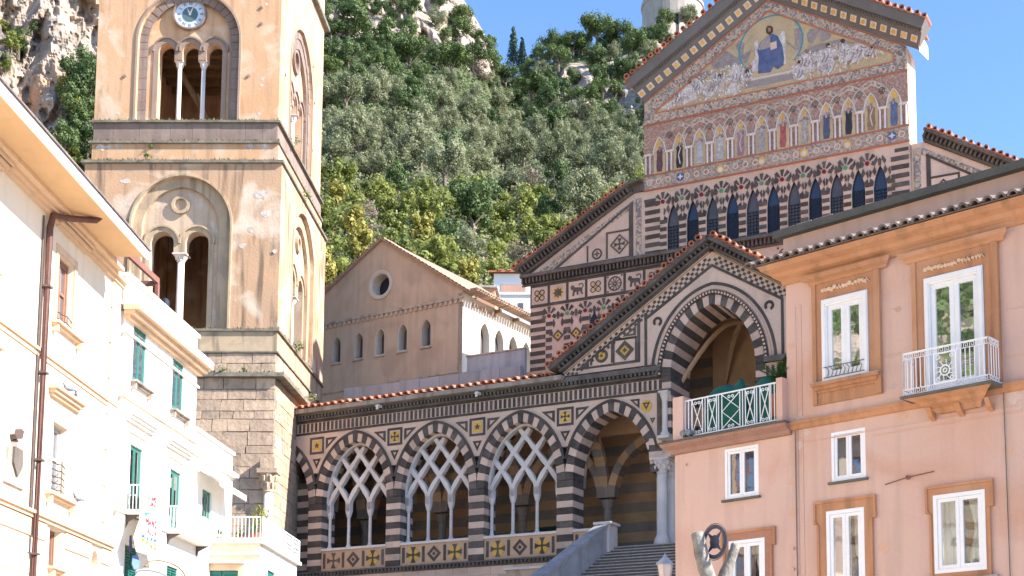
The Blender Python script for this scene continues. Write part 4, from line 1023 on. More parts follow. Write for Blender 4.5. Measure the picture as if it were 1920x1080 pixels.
# small marks on the plaster: anchor plates and put-log holes
for (px_, py_) in ((234, 143), (466, 143), (490, 15), (490, 45)):
    q = FT.P(px_, py_, V3); obj('anchor_plate', G().prism(lozenge(0.09, q[0], q[1]), V3-0.05, V3), M['brownst'], TW)
for (v, z) in ((1.0, 37.2), (6.9, 36.3), (1.3, 33.0), (7.2, 32.0), (7.4, 34.6)):
    obj('anchor_plate', G(lambda u, vv, zz: (U3R-vv, u, zz)).prism(lozenge(0.09, v, z), -0.04, 0.0), M['brownst'], TW)
q = FT.P(515, 472); obj('anchor_plate', G().prism(lozenge(0.1, q[0], q[1]), -0.05, 0), M['white'], TW)
# eaves of the tower top right
band('ledge', 'lichen', -2.0, 0.1, 39.6, 39.8, -10.9)
# clock
CK = thing('clock', 'round white clock with Roman numerals set in the arch of the bell tower', 'clock', (FT.o[0]-6.54, FT.o[1], 35.58))
vC = V3+0.42
obj('rim', G().ring(0, 0, 0.70, 0.77, vC-0.22, vC-0.005, 32), M['brownst'], CK)
obj('dial', G().disc(0, 0, 0.699, vC-0.10, vC-0.005, 32), M['clockw'], CK)
obj('centre_disc', G().disc(0, 0, 0.36, vC-0.115, vC-0.101, 24), M['clockg'], CK)
ROM = ['XII', 'I', 'II', 'III', 'IV', 'V', 'VI', 'VII', 'VIII', 'IX', 'X', 'XI']
for k, s_ in enumerate(ROM):
    a = -k*pi/6
    g = G(lambda u, v, z, a=a: (u*cos(a)-(z+0.53)*sin(a), v, u*sin(a)+(z+0.53)*cos(a)))
    x = -0.045*len(s_)/2
    for ch_ in s_:
        if ch_ == 'I': g.path2([(x+.02, -0.075), (x+.02, 0.075)], 0.016, vC-0.108, vC-0.1); x += 0.036
        elif ch_ == 'V': g.path2([(x, 0.075), (x+.035, -0.075)], 0.016, vC-0.108, vC-0.1); g.path2([(x+.07, 0.075), (x+.036, -0.075)], 0.014, vC-0.107, vC-0.1); x += 0.085
        else: g.path2([(x, 0.075), (x+.07, -0.075)], 0.016, vC-0.108, vC-0.1); g.path2([(x+.07, 0.075), (x, -0.075)], 0.016, vC-0.107, vC-0.1); x += 0.085
    obj('numeral', g, M['dark'], CK)
for a, l, w in ((radians(90+27), 0.38, 0.05), (radians(90-22), 0.60, 0.045)):
    obj('hand', G().prism([(-0.05*cos(a)-w*sin(a), -0.05*sin(a)+w*cos(a)), (-0.05*cos(a)+w*sin(a), -0.05*sin(a)-w*cos(a)), (l*cos(a), l*sin(a))], vC-0.145+0.01*l, vC-0.135+0.01*l), M['white'], CK)

# ================================================================ chapel behind the portico
M['chap'] = mat('weathered_tan_plaster', (0.50, 0.37, 0.275), (0.40, 0.30, 0.22), sc=0.35, streak=0.18, dirt=(0.24, 0.18, 0.14), dirt_amt=0.4, dsc=0.4, fine=0.06, vary=0)
M['chapw'] = mat('white_limewash', (0.72, 0.66, 0.56), (0.62, 0.56, 0.48), sc=0.5, streak=0.2, fine=0.05)
M['greyw'] = mat('grey_cement_wall', (0.36, 0.36, 0.37), (0.28, 0.28, 0.29), sc=0.7, streak=0.3)
FK = Fr(-7.5, 70, -30)
THO = tile_mesh('roof_tile', 0.155, 0.8, 'oldtile', full=False); TOO = tile_mesh('roof_tile', 0.13, 0.9, 'oldtile')
KC = frthing('chapel', 'tan plastered chapel with a round window in its gable and a row of arched windows', 'chapel', FK)
KR, KL = -0.41, -11.0; apx = (-5.86, 29.45)
KW = [-9.0, -7.42, -5.92, -4.38, -2.80]
ka = [Arch(u, 24.05, 0.34, 0.52) for u in KW]
oc = [(-5.9+0.62*cos(2*pi*i/24), 26.95+0.66*sin(2*pi*i/24)) for i in range(24)]
obj('front_wall', G().plate([(KL, 17), (KR, 17), (KR, 25.75), apx, (KL, 26.45)], [a.opening(23.02, 10) for a in ka]+[oc], 0, 0.8), M['chap'], KC)
obj('oculus_moulding', G().ring(-5.9, 26.95, 0.66, 0.82, -0.09, 0.0, 28), M['reveal'], KC); obj('oculus_reveal', G().ring(-5.9, 26.95, 0.60, 0.66, -0.05, 0.6, 28), M['reveal'], KC)
obj('oculus_glass', G().disc(-5.9, 26.95, 0.7, 0.6, 0.62), M['lead'], KC)
for a in ka:
    w = obj('window', G().plate(a.opening(23.02, 10, -0.002), [a.opening(23.08, 10, -0.05)], 0.02, 0.52), M['reveal'], KC)
    obj('pane', G().prism(a.opening(23.03, 10, -0.01), 0.53, 0.55), M['greygls'], w); obj('sill', G().box(a.uc-0.36, a.uc+0.36, -0.07, 0.3, 22.93, 23.0), M['ledge'], w)
obj('string_course', G().box(KL, KR+0.06, -0.10, 0.0, 25.28, 25.40), M['ledge'], KC)
cb = G().box(0, 0.16, -0.08, 0, 0, 0.2).mesh('corbel', M['chap']); u = KL+0.2
while u < KR-0.1: put('corbel', cb, KC, (u, -0.0, 25.07)); u += 0.33
obj('string_course', G().box(KL, KR-.02, -0.05, 0.0, 21.35, 21.42), M['ledge'], KC)
sk = lambda u, v, z: (KR-v, u, z)
sa = [Arch(u, z0, 0.42, 0.75) for u, z0 in ((2.0, 23.75), (3.35, 23.75), (4.7, 23.75), (6.0, 23.75))]
obj('side_wall', G(sk).plate([(0.8, 17), (9, 17), (9, 25.55), (0.8, 25.55)], [a.opening(22.4, 10) for a in sa], 0.0, 0.6), M['chapw'], KC)
for a in sa: obj('side_pane', G(sk).prism(a.opening(22.4, 10, -0.01), 0.4, 0.42), M['greygls'], KC)
cs = G().box(0, 0.16, -0.08, 0, 0, 0.2).mesh('corbel', M['chap']); u = 0.85
while u < 3: put('corbel', cs, KC, (KR, u, 25.07), rot=(0, 0, pi/2)); u += 0.33
obj('corner_strip', G(sk).box(0.0, 0.8, -0.001, 0.3, 17, 25.6), M['chapw'], KC)
for (a_, b_) in ((apx, (KR+0.35, 25.52)), (apx, (KL-0.3, 26.32))):
    d = Vector((b_[0]-a_[0], b_[1]-a_[1])); L_ = d.length; d /= L_; n_ = Vector((-d.y, d.x)) if d.x < 0 else Vector((d.y*-1, d.x))
    if n_.y < 0: n_ = -n_
    q = G(lambda p, v, w_, a_=a_, d=d, n_=n_: (a_[0]+d.x*p+n_.x*w_, v, a_[1]+d.y*p+n_.y*w_)); q.box(-0.03, L_, -0.18, 9.0, 0.0, 0.10)
    obj('roof', q, M['oldtile'], KC)
    s_ = 0.1
    while s_ < L_:
        put('roof_tile', THO, KC, (a_[0]+d.x*s_+n_.x*0.1, -0.2, a_[1]+d.y*s_+n_.y*0.1-0.03), scale=(.85, 1, .6)); s_ += 0.3
v = 0.0
while v < 8.8: put('roof_tile', TOO, KC, (KR+0.42, v, 25.62), rot=(0, 0, -pi/2), scale=(.8, .6, .8)); v += 0.24
for v in (2.9, 4.6, 6.6): obj('rafter_end', G().box(KR+0.0, KR+0.38, v, v+0.12, 25.30, 25.46), M['wood'], KC)
# grey terrace wall beside the chapel
TWL = frthing('terrace_wall', 'low grey cement terrace wall between the chapel and the cathedral front', 'wall', FL)
uu0, zz = FL.P(876, 668, 6.0); uu1, zz1 = FL.P(992, 655, 6.0); zt = (zz+zz1)/2
obj('wall_panel', G().box(uu0, 8.44, 6.0, 6.2, 17, zt), M['greyw'], TWL); obj('coping', G().box(uu0-.05, 8.44, 5.95, 6.25, zt+.003, zt+0.08), M['ledge'], TWL)
GB = frthing('parapet_wall', 'long low weathered blockwork parapet rising behind the orange roof tiles', 'wall', FL)
ub, zb_ = FL.P(985, 682, 5.6); n = 9
for i in range(n): obj('block', G().box(-2+1.16*i, -2+1.16*i+1.14, 5.6, 5.9, 17.6, zb_-0.02*(i % 3)), M['greyw'], GB)
# far white and orange houses between chapel and cathedral
def far_house(name, label, x0, y0, x1, y1, Y, wallm, roofm, dep=8):
    a, b = ray(x0, y1, Y), ray(x1, y0, Y)
    t = thing(name, label, 'house', (a.x, Y, 0)); w, h = b.x-a.x, b.z
    obj('wall', G().box(0, w, 0, dep, a.z-8, h), M[wallm], t)
    return t, w, h, a.z
M['salmon'] = mat('salmon_plaster', (0.50, 0.26, 0.17), fine=0.06); M['bluew'] = mat('cool_white_paint', (0.68, 0.68, 0.66), (0.6, 0.6, 0.6), fine=0.05)
M['greensh'] = mat('green_shutter_paint', (0.02, 0.15, 0.12), rough=0.5, fine=0.05, vary=0.1)
t, w, h, zb2 = far_house('house', 'white house with an orange tiled roof just left of the cathedral gable', 925, 513, 1010, 600, 105, 'bluew', 'tile')
obj('roof', G()._add([(-0.4, -0.4, h), (w+.4, -0.4, h), (w+.4, 4, h+1.0), (-0.4, 4, h+1.0), (-0.4, -0.4, h+.12), (w+.4, -0.4, h+.12)], [(0, 1, 2, 3), (0, 1, 5, 4)]), M['tile'], t)
for x in (0.5, 1.0, 1.5, 2.0): obj('roof_tile', G().box(x*1.4-.3, x*1.4, -0.5, 0.5, h+.12, h+.2), M['tile'], t)
obj('wall_panel', G().box(0.6, w-1.0, -0.05, 0, h-2.3, h-0.9), M['salmon'], t); obj('shutter', G().box(w-1.0, w-0.4, -0.08, 0, h-2.6, h-1.6), M['greensh'], t)
t, w, h, zb2 = far_house('house', 'low white rooftop house with a railed terrace beside the chapel roof', 938, 548, 1000, 600, 96, 'bluew', 'tile')
g = G()
for i in range(9): g.box(0.05+i*0.2, 0.08+i*0.2, -0.02, 0.01, h, h+0.55)
g.box(0, 1.8, -0.03, 0.02, h+0.55, h+0.6); obj('railing', g, M['greyw'], t); obj('parapet', G().box(-0.1, w+.1, -0.1, 0.1, h-0.2, h-0.02), M['bluew'], t)
obj('window', G().box(w*0.55, w*0.55+.35, -0.03, 0, h-1.3, h-0.8), M['greygls'], t)
t, w, h, zb2 = far_house('house', 'small salmon house with a flat roof half hidden behind the chapel roof', 893, 541, 928, 600, 100, 'salmon', 'tile')
obj('roof', G().box(-0.2, w+.2, -0.3, 5, h, h+.15), M['ledge'], t)

# moss and small weeds along the tower ledges, soot-dark tufts too small to count
rg_ = np.random.RandomState(8); V_ = []; F_ = []
M['moss'] = mat('ledge_moss', (0.09, 0.10, 0.04), (0.16, 0.15, 0.08), sc=5, fine=.3, bump=0)
for (z, vf, ur) in ((30.25, .12, -2.14), (29.26, .12, -2.14), (28.26, -.12, -1.88), (20.44, -.08, -1.88), (18.41, -.24, -1.57)):
    for i in range(620):
        dens = noise.noise(Vector((i*.05, z, 0)))
        if rg_.rand() > .45+dens: continue
        t = rg_.rand()*1.9
        if t < 1: p_ = np.array([-10.9+(ur+10.9)*t, vf+.1*rg_.rand(), z])
        else: p_ = np.array([ur-.1*rg_.rand(), (t-1)*10, z])
        hgt = rg_.uniform(.03, .14); w_ = rg_.uniform(.02, .06); a = rg_.uniform(0, 6.28); k = len(V_)
        V_ += [tuple(p_+[-w_*cos(a), -w_*sin(a), 0]), tuple(p_+[w_*cos(a), w_*sin(a), 0]), tuple(p_+[rg_.normal()*.04, rg_.normal()*.04, hgt])]; F_.append((k, k+1, k+2))
me = bpy.data.meshes.new('ledge_moss'); me.from_pydata(V_, [], F_); me.materials.append(M['moss']); put('ledge_moss', me, TW, kind='stuff')
# scars in the plaster where it has fallen off
rs_ = random.Random(31); M['scar'] = mat('bare_lime_scar', (0.62, 0.54, 0.46), (0.36, 0.30, 0.25), sc=6, fine=.3, amt=.9)
def scar(xf, u, z, r, v):
    n = 11; g = G(xf); g.prism([(u+r*rs_.uniform(.45, 1.15)*cos(2*pi*i/n), z+.7*r*rs_.uniform(.45, 1.15)*sin(2*pi*i/n)) for i in range(n)], v-.006, v); obj('plaster_scar', g, M['scar'], TW)
for (x, y, r, v, k) in ((206, 60, .12, V3, 1), (500, 8, .10, V3, 1), (492, 148, .12, V3, 1), (490, 160, .1, V3, 1), (222, 213, .14, V3, 1), (485, 213, .12, V3, 1), (190, 276, .28, .22, 1), (205, 276, .22, .22, 1), (222, 274, .2, .22, 1), (470, 275, .26, .22, 1), (495, 274, .2, .22, 1), (490, 365, .35, 0, 1), (470, 430, .22, 0, 1), (500, 400, .28, 0, 1), (235, 340, .25, 0, 1), (455, 460, .2, 0, 1)):
    q = FT.P(x, y, v); scar(lambda u, vv, z: (u, vv, z), q[0], q[1], r, v)
# ================================================================ house on the left (cream) and its neighbour (white)
M['creamw'] = mat('cream_house_paint', (0.74, 0.64, 0.49), (0.68, 0.57, 0.42), sc=0.5, streak=0.10, fine=0.04, bump=0.1, vary=0.04)
M['peachw'] = mat('peach_trim_paint', (0.66, 0.47, 0.31), (0.60, 0.42, 0.27), sc=0.8, streak=0.15, fine=0.06, bump=0.1, vary=0.06)
M['eave'] = mat('apricot_soffit_paint', (0.60, 0.40, 0.22), (0.55, 0.36, 0.20), sc=0.8, streak=0.08, fine=0.04, vary=0)
M['whitew'] = mat('white_house_paint', (0.80, 0.77, 0.70), (0.74, 0.70, 0.63), sc=0.6, streak=0.08, fine=0.03, bump=0.08, vary=0.03)
M['whitep'] = mat('white_gloss_paint', (0.78, 0.78, 0.77), (0.72, 0.72, 0.72), sc=3, rough=0.35, fine=0.03, bump=0.03, vary=0.02)
M['pipe'] = mat('brown_painted_pipe', (0.095, 0.04, 0.03), (0.14, 0.065, 0.05), sc=3, rough=0.5, streak=0.2)
M['rust'] = mat('rust_red_steel', (0.22, 0.10, 0.075), fine=0.2, rough=0.6)
M['greenp'] = mat('green_window_paint', (0.035, 0.16, 0.13), (0.05, 0.2, 0.16), sc=4, rough=0.4, fine=0.06)
M['brownp'] = mat('brown_window_paint', (0.26, 0.13, 0.09), rough=0.45, fine=0.08)
M['greyp'] = mat('grey_window_paint', (0.42, 0.38, 0.36), rough=0.5, fine=0.06)
M['iron'] = mat('wrought_iron', (0.10, 0.07, 0.06), rough=0.6, fine=0.2)
M['glassw'] = glass('sky_lit_window_glass', (0.10, 0.13, 0.15), 0.5)
M['glassr'] = glass('street_window_glass', (0.05, 0.055, 0.05), 0.75)
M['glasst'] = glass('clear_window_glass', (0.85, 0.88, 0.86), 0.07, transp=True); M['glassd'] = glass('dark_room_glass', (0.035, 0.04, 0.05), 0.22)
M['curtain'] = mat('white_curtain', (0.75, 0.73, 0.70), fine=0.02, bump=0, vary=0.03)
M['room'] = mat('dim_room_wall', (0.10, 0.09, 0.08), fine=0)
M['terracotta'] = mat('terracotta_pot', (0.42, 0.16, 0.09), fine=0.15)
def rect(u0, z0, u1, z1): return [(u0, z0), (u1, z0), (u1, z1), (u0, z1)]
def casement(parent, u0, u1, z0, z1, v, m, gm, fw=0.07, mid=0.10, transom=None, label=None, name='window', d=1.0):
    """two-leaf window: fixed frame, two leaves standing a little proud, panes set back"""
    um = (u0+u1)/2
    w = obj(name, G().plate(rect(u0, z0, u1, z1), [rect(u0+fw, z0+fw, u1-fw, z1-fw)], v-0.03*d, v+0.08), M[m], parent)
    if label: w['label'] = label
    for (a, b) in ((u0+fw+.004, um-0.003), (um+0.003, u1-fw-.004)):
        lw_ = mid*0.5+0.015
        holes = [rect(a+lw_, z0+fw+lw_, b-lw_, z1-fw-lw_)]
        if transom: holes = [rect(a+lw_, z0+fw+lw_, b-lw_, transom-lw_/2), rect(a+lw_, transom+lw_/2, b-lw_, z1-fw-lw_)]
        lf = obj('leaf', G().plate(rect(a, z0+fw+.004, b, z1-fw-.004), holes, v-0.012*d, v+0.05*d), M[m], w)
        for k_, h in enumerate(holes): obj('pane', G().prism(h, v+0.025*d, v+0.025*d+.004), M[gm], w)
    return w
def hood(parent, u0, u1, z, m='peachw', v=0.0, s=1.0):
    obj('window_hood', G().box(u0, u1, v-0.20*s, v, z, z+0.06*s).box(u0+.05, u1-.05, v-0.14*s, v, z-0.07*s, z).box(u0+.1, u1-.1, v-0.08*s, v, z-0.13*s, z-0.07*s), M[m], parent)
def sill(parent, u0, u1, z, m='peachw', v=0.0):
    obj('sill', G().box(u0, u1, v-0.16, v+0.05, z, z+0.05).box(u0+.05, u0+.13, v-0.12, v, z-0.16, z).box(u1-.13, u1-.05, v-0.12, v, z-0.16, z).box(u0+.03, u1-.03, v-0.10, v, z-0.045, z), M[m], parent)
def bars(g, u0, u1, v, z0, z1, step, t=0.009, rail=0.015):
    g.box(u0, u1, v-rail, v+rail, z1-2*rail, z1); g.box(u0, u1, v-rail, v+rail, z0, z0+2*rail)
    n = max(1, int(round((u1-u0)/step)))
    for i in range(n+1):
        x = u0+(u1-u0)*i/n; g.box(x-t, x+t, v-t, v+t, z0+2*rail, z1-2*rail)
FA = Fr(-11, 25, 91.1)
HA = frthing('cream_house', 'cream painted house with deep apricot eaves and a brown drainpipe', 'house', FA)
oval = [(4.37+0.23*cos(2*pi*i/20), 5.62+0.38*sin(2*pi*i/20)) for i in range(20)]
obj('wall', G().plate(rect(-14, 0, 5.25, 12.55), [rect(1.62, 10.2, 2.46, 11.58), rect(1.70, 6.80, 2.46, 8.18), rect(1.83, 5.33, 2.43, 6.08), oval,
     rect(-2.4, 10.2, -1.6, 11.58), rect(-6.4, 10.2, -5.6, 11.58), rect(-2.4, 6.8, -1.6, 8.18), rect(-6.4, 6.8, -5.6, 8.18)], 0, 0.35), M['creamw'], HA)
obj('end_wall', G().box(4.9, 5.249, 0.351, 9, 0, 12.5), M['creamw'], HA)
for (u0, z0, z1, mk) in ((1.62, 10.2, 11.58, 'brownp'), (1.70, 6.8, 8.18, 'greyp'), (-2.4, 10.2, 11.58, 'brownp'), (-6.4, 10.2, 11.58, 'brownp'), (-2.4, 6.8, 8.18, 'greyp'), (-6.4, 6.8, 8.18, 'greyp')):
    u1 = u0+(0.84 if u0 == 1.62 else 0.76 if u0 > 0 else 0.8)
    casement(HA, u0, u1, z0, z1, 0.14, mk, 'glassw', fw=0.05, mid=0.09, transom=z0+(z1-z0)*0.52)
    obj('window_surround', G().plate(rect(u0-.13, z0-.02, u1+.13, z1+.15), [rect(u0, z0, u1, z1)], -0.03, 0.0), M['peachw' if mk == 'brownp' else 'creamw'], HA)
    hood(HA, u0-0.28, u1+0.62 if u0 == 1.62 else u1+.55, z1+.60 if u0 > 0 else z1+.6, 'peachw'); sill(HA, u0-.2, u1+.4, z0-.1)
    g = G()
    for i in range(5 if mk == 'greyp' else 2):
        zz_ = z0+0.06+i*0.13; g.tube([(u0+.02, 0.0, zz_), (u0+.2, -0.07, zz_-.03), (u0+.4, -0.08, zz_), (u1-.2, -0.07, zz_-.03), (u1-.02, 0.0, zz_)], 0.012, 4)
    g.tube([(u0+.4, -.08, z0), (u0+.4, -.08, z0+(.65 if mk == 'greyp' else .2))], 0.012, 4)
    obj('window_guard', g, M['iron'], HA)
w = casement(HA, 1.83, 2.43, 5.33, 6.08, 0.16, 'brownp', 'glassw', fw=0.04, mid=0.05); sill(HA, 1.78, 2.48, 5.27)
obj('oval_shutter', G().prism(oval, 0.25, 0.3), M['peachw'], HA)
# string courses and flat rusticated courses of the base
g = G(); g.box(-14, 5.3, -0.06, 0, 9.34, 9.40).box(-14, 5.3, -0.03, 0, 9.24, 9.30); obj('string_course', g, M['peachw'], HA)
g = G(); g.box(-14, 5.32, -0.12, 0, 6.19, 6.25).box(-14, 5.30, -0.07, 0, 6.12, 6.187); obj('string_course', g, M['peachw'], HA)
for i in range(10):
    z = 5.78-0.37*i
    for a_, b_ in ((-14, 1.6), (2.6, 4.02), (4.72, 5.27)) if i < 1 else ((-14, 1.6), (2.6, 5.27)):
        obj('base_course', G().box(a_, b_, -0.035, 0, z-0.355, z) if i else G().box(a_, b_, -0.035, 0, z, z+0.32), M['creamw' if i % 2 else 'peachw'], HA)
for i in range(15):
    z = 6.27+0.40*i; wq = 0.62 if i % 2 else 0.55
    obj('quoin', G().box(5.27-wq, 5.27, -0.035, 0, z, z+0.39), M['peachw'], HA)
# eaves: mouldings, wide soffit, white fascia with a gutter
g = G(); g.box(-14, 5.3, -0.08, 0, 12.10, 12.18).box(-14, 5.32, -0.16, 0, 12.18, 12.25).box(-14, 4.6, -0.3, 0, 12.25, 12.33); obj('eaves_moulding', g, M['peachw'], HA)
obj('soffit', G().box(-14, 3.9, -1.0, 0.3, 12.331, 12.38), M['eave'], HA)
obj('fascia', G().box(-14, 3.92, -1.04, -1.0, 12.27, 12.47), M['whitep'], HA)
obj('roof', G()._add([(-14, -1.08, 12.475), (3.98, -1.08, 12.475), (3.98, 5, 13.6), (-14, 5, 13.6), (-14, -1.08, 12.51), (3.98, -1.08, 12.51), (3.98, 5, 13.7), (-14, 5, 13.7)], [(0, 1, 2, 3), (7, 6, 5, 4), (0, 4, 5, 1), (1, 5, 6, 2)]), M['tilegrey'], HA)
g = G(); g.tube([(1.75, -0.75, 12.38), (1.70, -0.68, 12.28), (1.3, -0.25, 12.16), (0.95, -0.13, 12.08), (0.87, -0.11, 11.8), (0.87, -0.11, 0.2)], 0.065, 8); obj('drainpipe', g, M['pipe'], HA)
g = G(); g.tube([(0.76, -0.03, 12.0), (0.77, -0.03, 6.2)], 0.018, 5); obj('cable', g, M['iron'], HA)
for z in (10.6, 8.9, 7.2, 5.4): obj('pipe_clip', G().box(0.78, 0.96, -0.19, -0.0, z, z+0.04), M['iron'], HA)
# worn coat of arms carved in relief
g = G(); g.prism([(-0.45, 6.55), (0.42, 6.55), (0.30, 7.0), (0.36, 7.25), (0.16, 7.36), (0, 7.42), (-0.16, 7.36), (-0.36, 7.2), (-0.36, 6.95)], -0.05, 0); obj('carved_arms', g, M['ledge'], HA)
obj('shield', G().prism([(-0.2, 6.95), (0, 6.72), (0.2, 6.95), (0.18, 7.25), (-0.18, 7.25)], -0.09, -0.05), M['cornice'], HA)
obj('crest', G().prism([(-0.2, 7.38), (0.05, 7.44), (0.12, 7.60), (0.0, 7.62), (-0.05, 7.52), (-0.25, 7.46)], -0.12, 0.0), M['iron'], HA)
# pigeons
def pigeon(fr, u, v, z, rz, label):
    p = fr.world(u, v, z); o = thing('pigeon', label, 'bird', p, rz)
    g = G(); n = 8; prof = [(0.0, .005), (.05, .04), (.1, .055), (.16, .05), (.22, .03), (.32, .012)]
    pts = []; fs = []
    for x, r in prof:
        for i in range(n): pts.append((x, r*cos(2*pi*i/n), 0.08+r*sin(2*pi*i/n)-(0.05*(x-.1) if x > .1 else 0)))
    for k in range(len(prof)-1):
        for i in range(n): fs.append((k*n+i, k*n+(i+1) % n, (k+1)*n+(i+1) % n, (k+1)*n+i))
    g._add(pts, fs); g.tube([(.03, 0, .09), (.01, 0, .14), (-.01, 0, .165)], [.032, .024, .028], 8); g.tube([(-.01, 0, .165), (-.055, 0, .155)], [.014, .004], 5)
    obj('body', g, M['greyp2'], o, smooth=True)
    obj('foot', G().box(.09, .11, -.02, -.01, 0, .04), M['rust'], o); obj('foot', G().box(.09, .11, .01, .02, 0, .04), M['rust'], o)
M['greyp2'] = mat('grey_plumage', (0.16, 0.165, 0.18), (0.25, 0.25, 0.27), sc=12, fine=0.2)
pigeon(FA, 2.75, -0.1, 6.77, 1.2, 'grey pigeon on the lower window sill of the cream house')
pigeon(FA, 1.95, -0.1, 8.85, 1.0, 'grey pigeon near the middle of the lower window hood, cream house')
pigeon(FA, 2.6, -0.1, 8.85, 2.0, 'grey pigeon near the right end of the lower window hood, cream house')

FB = Fr(-11, 30, 87.8)
HB = frthing('white_house', 'tall white house with green windows, little balconies and a baluster parapet', 'house', FB)
wins = [(0.83, 10.16, 1.60, 11.43), (3.36, 10.13, 4.12, 11.40)]; doors = [(0.92, 7.2, 1.68, 8.68), (3.46, 7.2, 4.24, 8.64)]
obj('wall', G().plate(rect(0.35, 0, 5.12, 11.6), [rect(*w) for w in wins+doors]+[rect(0.83, 4.6, 1.6, 6.35), rect(3.46, 4.6, 4.25, 6.24)], 0, 0.3), M['whitew'], HB)
obj('wall', G().plate(rect(5.121, 0, 8.3, 9.45), [rect(5.85, 7.2, 6.58, 8.6)], 0.002, 0.3), M['whitew'], HB)
obj('end_wall', G().box(4.9, 5.12, 0.301, 8, 0, 11.6), M['whitew'], HB); obj('end_wall', G().box(8.1, 8.3, 0.301, 8, 0, 9.45), M['whitew'], HB)
for w in wins:
    casement(HB, *[w[0], w[2], w[1], w[3]], 0.03, 'greenp', 'glassw', fw=0.05, mid=0.07, d=.25); sill(HB, w[0]-.1, w[2]+.28, w[1]-.08, 'ledge')
for w in doors+[(5.85, 7.2, 6.58, 8.6)]:
    casement(HB, *[w[0], w[2], w[1], w[3]], 0.06, 'greenp', 'glassr', fw=0.05, mid=0.07, name='french_window', d=.25)
    obj('curtain', G().box(w[0]+.06, w[0]+.3, 0.22, 0.24, w[1], w[3]-.1), M['eave'], HB)
for w in ((0.83, 4.6, 1.6, 6.35), (3.46, 4.6, 4.25, 6.24)):
    sh = obj('shutter', G().box(w[0], w[2], 0.05, 0.07, w[1], w[3]), M['greensh'], HB)
    sl = G().box(w[0]+.05, (w[0]+w[2])/2-.03, 0.02, 0.05, 0, 0.025).box((w[0]+w[2])/2+.03, w[2]-.05, 0.02, 0.05, 0, 0.025).mesh('slat', M['greensh'])
    z = w[1]+.06
    while z < w[3]-.05: put('slat', sl, sh, (0, 0, z)); z += 0.06
for (a_, b_, z) in ((0.5, 2.2, 9.28), (3.02, 4.8, 9.25)): hood(HB, a_, b_, z, 'whitew'); obj('hood_shadow_panel', G().box(a_+.25, b_-.35, -0.03, 0, z-0.36, z-0.25), M['peachw'], HB)
hood(HB, 5.5, 7.3, 9.12, 'whitew')
g = G(); g.box(0.3, 5.2, -0.05, 0, 9.62, 9.70); obj('string_course', g, M['peachw'], HB)
g = G(); g.box(0.3, 5.2, -0.05, 0, 11.1, 11.15); obj('string_course', g, M['whitew'], HB)
obj('string_course', G().box(0.3, 5.0, -0.06, 0, 7.02, 7.1), M['whitew'], HB)
g = G(); g.box(0.3, 5.2, -0.12, 0, 11.42, 11.5).box(0.25, 5.24, -0.24, 0, 11.5, 11.6).box(0.2, 5.28, -0.37, 0, 11.6, 11.72); obj('cornice', g, M['peachw'], HB)
obj('cornice_top', G().box(0.2, 5.28, -0.38, 0.3, 11.723, 11.8), M['whitew'], HB)
def balustrade(parent, u0, u1, z0, z1, segs):
    n = len(segs)
    obj('parapet', G().plate(rect(u0, z0, u1, z1), [rect(a, z0+0.12, b, z1-0.12) for a, b in segs], 0.02, 0.09), M['whitew'], parent)
    obj('parapet_coping', G().box(u0-.02, u1+.04, -0.05, 0.3, z1+.002, z1+0.08), M['whitew'], parent)
    bm = G().lathe(0, 0.055, [(0.03, z0+.121), (0.055, z0+.2), (0.028, (z0+z1)/2), (0.05, z1-.2), (0.03, z1-.121)], 8).mesh('baluster', M['whitew'])
    for a, b in segs:
        k = int((b-a)/0.15)
        for i in range(k): put('baluster', bm, parent, (a+(b-a)*(i+.5)/k, 0, 0))
balustrade(HB, 0.35, 5.12, 11.8, 12.42, [(0.45, 1.75), (2.05, 3.3), (3.6, 4.85)])
balustrade(HB, 5.122, 8.3, 9.45, 10.0, [(5.5, 6.6), (6.95, 8.1)])
obj('cornice', G().box(5.13, 8.36, -0.16, 0, 9.36, 9.45), M['whitew'], HB)
# rust red terrace screen on the roof
g = G(); g.box(0.9, 3.6, 0.5, 0.58, 13.35, 13.5); g.box(0.9, 1.0, 0.5, 0.58, 12.4, 13.35); g.box(3.5, 3.62, 0.5, 0.58, 12.3, 13.35); g.box(0.9, 0.98, 0.58, 2.2, 13.35, 13.45); g.box(3.52, 3.6, 0.58, 2.2, 13.3, 13.42)
SC = thing('steel_frame', 'rust red steel pergola frame on the roof of the white house', 'pergola', FB.world(0, 0, 0), FB.a); obj('frame', g, M['rust'], SC)
VP_ = thing('vent_pipe', 'grey capped flue pipe standing on the white house roof before the tower', 'chimney', FB.world(4.3, 0.6, 12.0), 0)
obj('flue', G().lathe(0, 0, [(0.07, 0), (0.07, 0.85)], 10), M['greyw'], VP_); obj('cowl', G().lathe(0, 0, [(0.10, 0.8), (0.11, 1.15), (0.05, 1.22)], 10), M['lead'], VP_)
def balcony(u0, u1, z, pr, h=0.62):
    b = obj('balcony', G().box(u0, u1, -pr, 0, z-0.06, z), M['whitew'], HB)
    g = G(); bars(g, u0, u1, -pr+.02, z+.02, z+h, 0.09)
    s_ = G(lambda u, v, w: (u0+.01+v, -u, w)); bars(s_, 0.02, pr-.02, 0.0, z+.02, z+h, 0.085)
    s2 = G(lambda u, v, w: (u1-.01+v, -u, w)); bars(s2, 0.02, pr-.02, 0.0, z+.02, z+h, 0.085)
    for q in (g, s_, s2): obj('railing', q, M['whitep'], b)
    for x in (u0+.1, u1-.1): obj('bracket', G(lambda u, v, w, x=x: (x+v, -u, w)).prism([(0, z-.35), (0, z-.06), (pr-.03, z-.06), (0.06, z-.2)], -0.02, 0.02), M['iron'], b)
balcony(0.72, 1.95, 7.08, 0.36); balcony(3.30, 5.6, 7.06, 0.36)
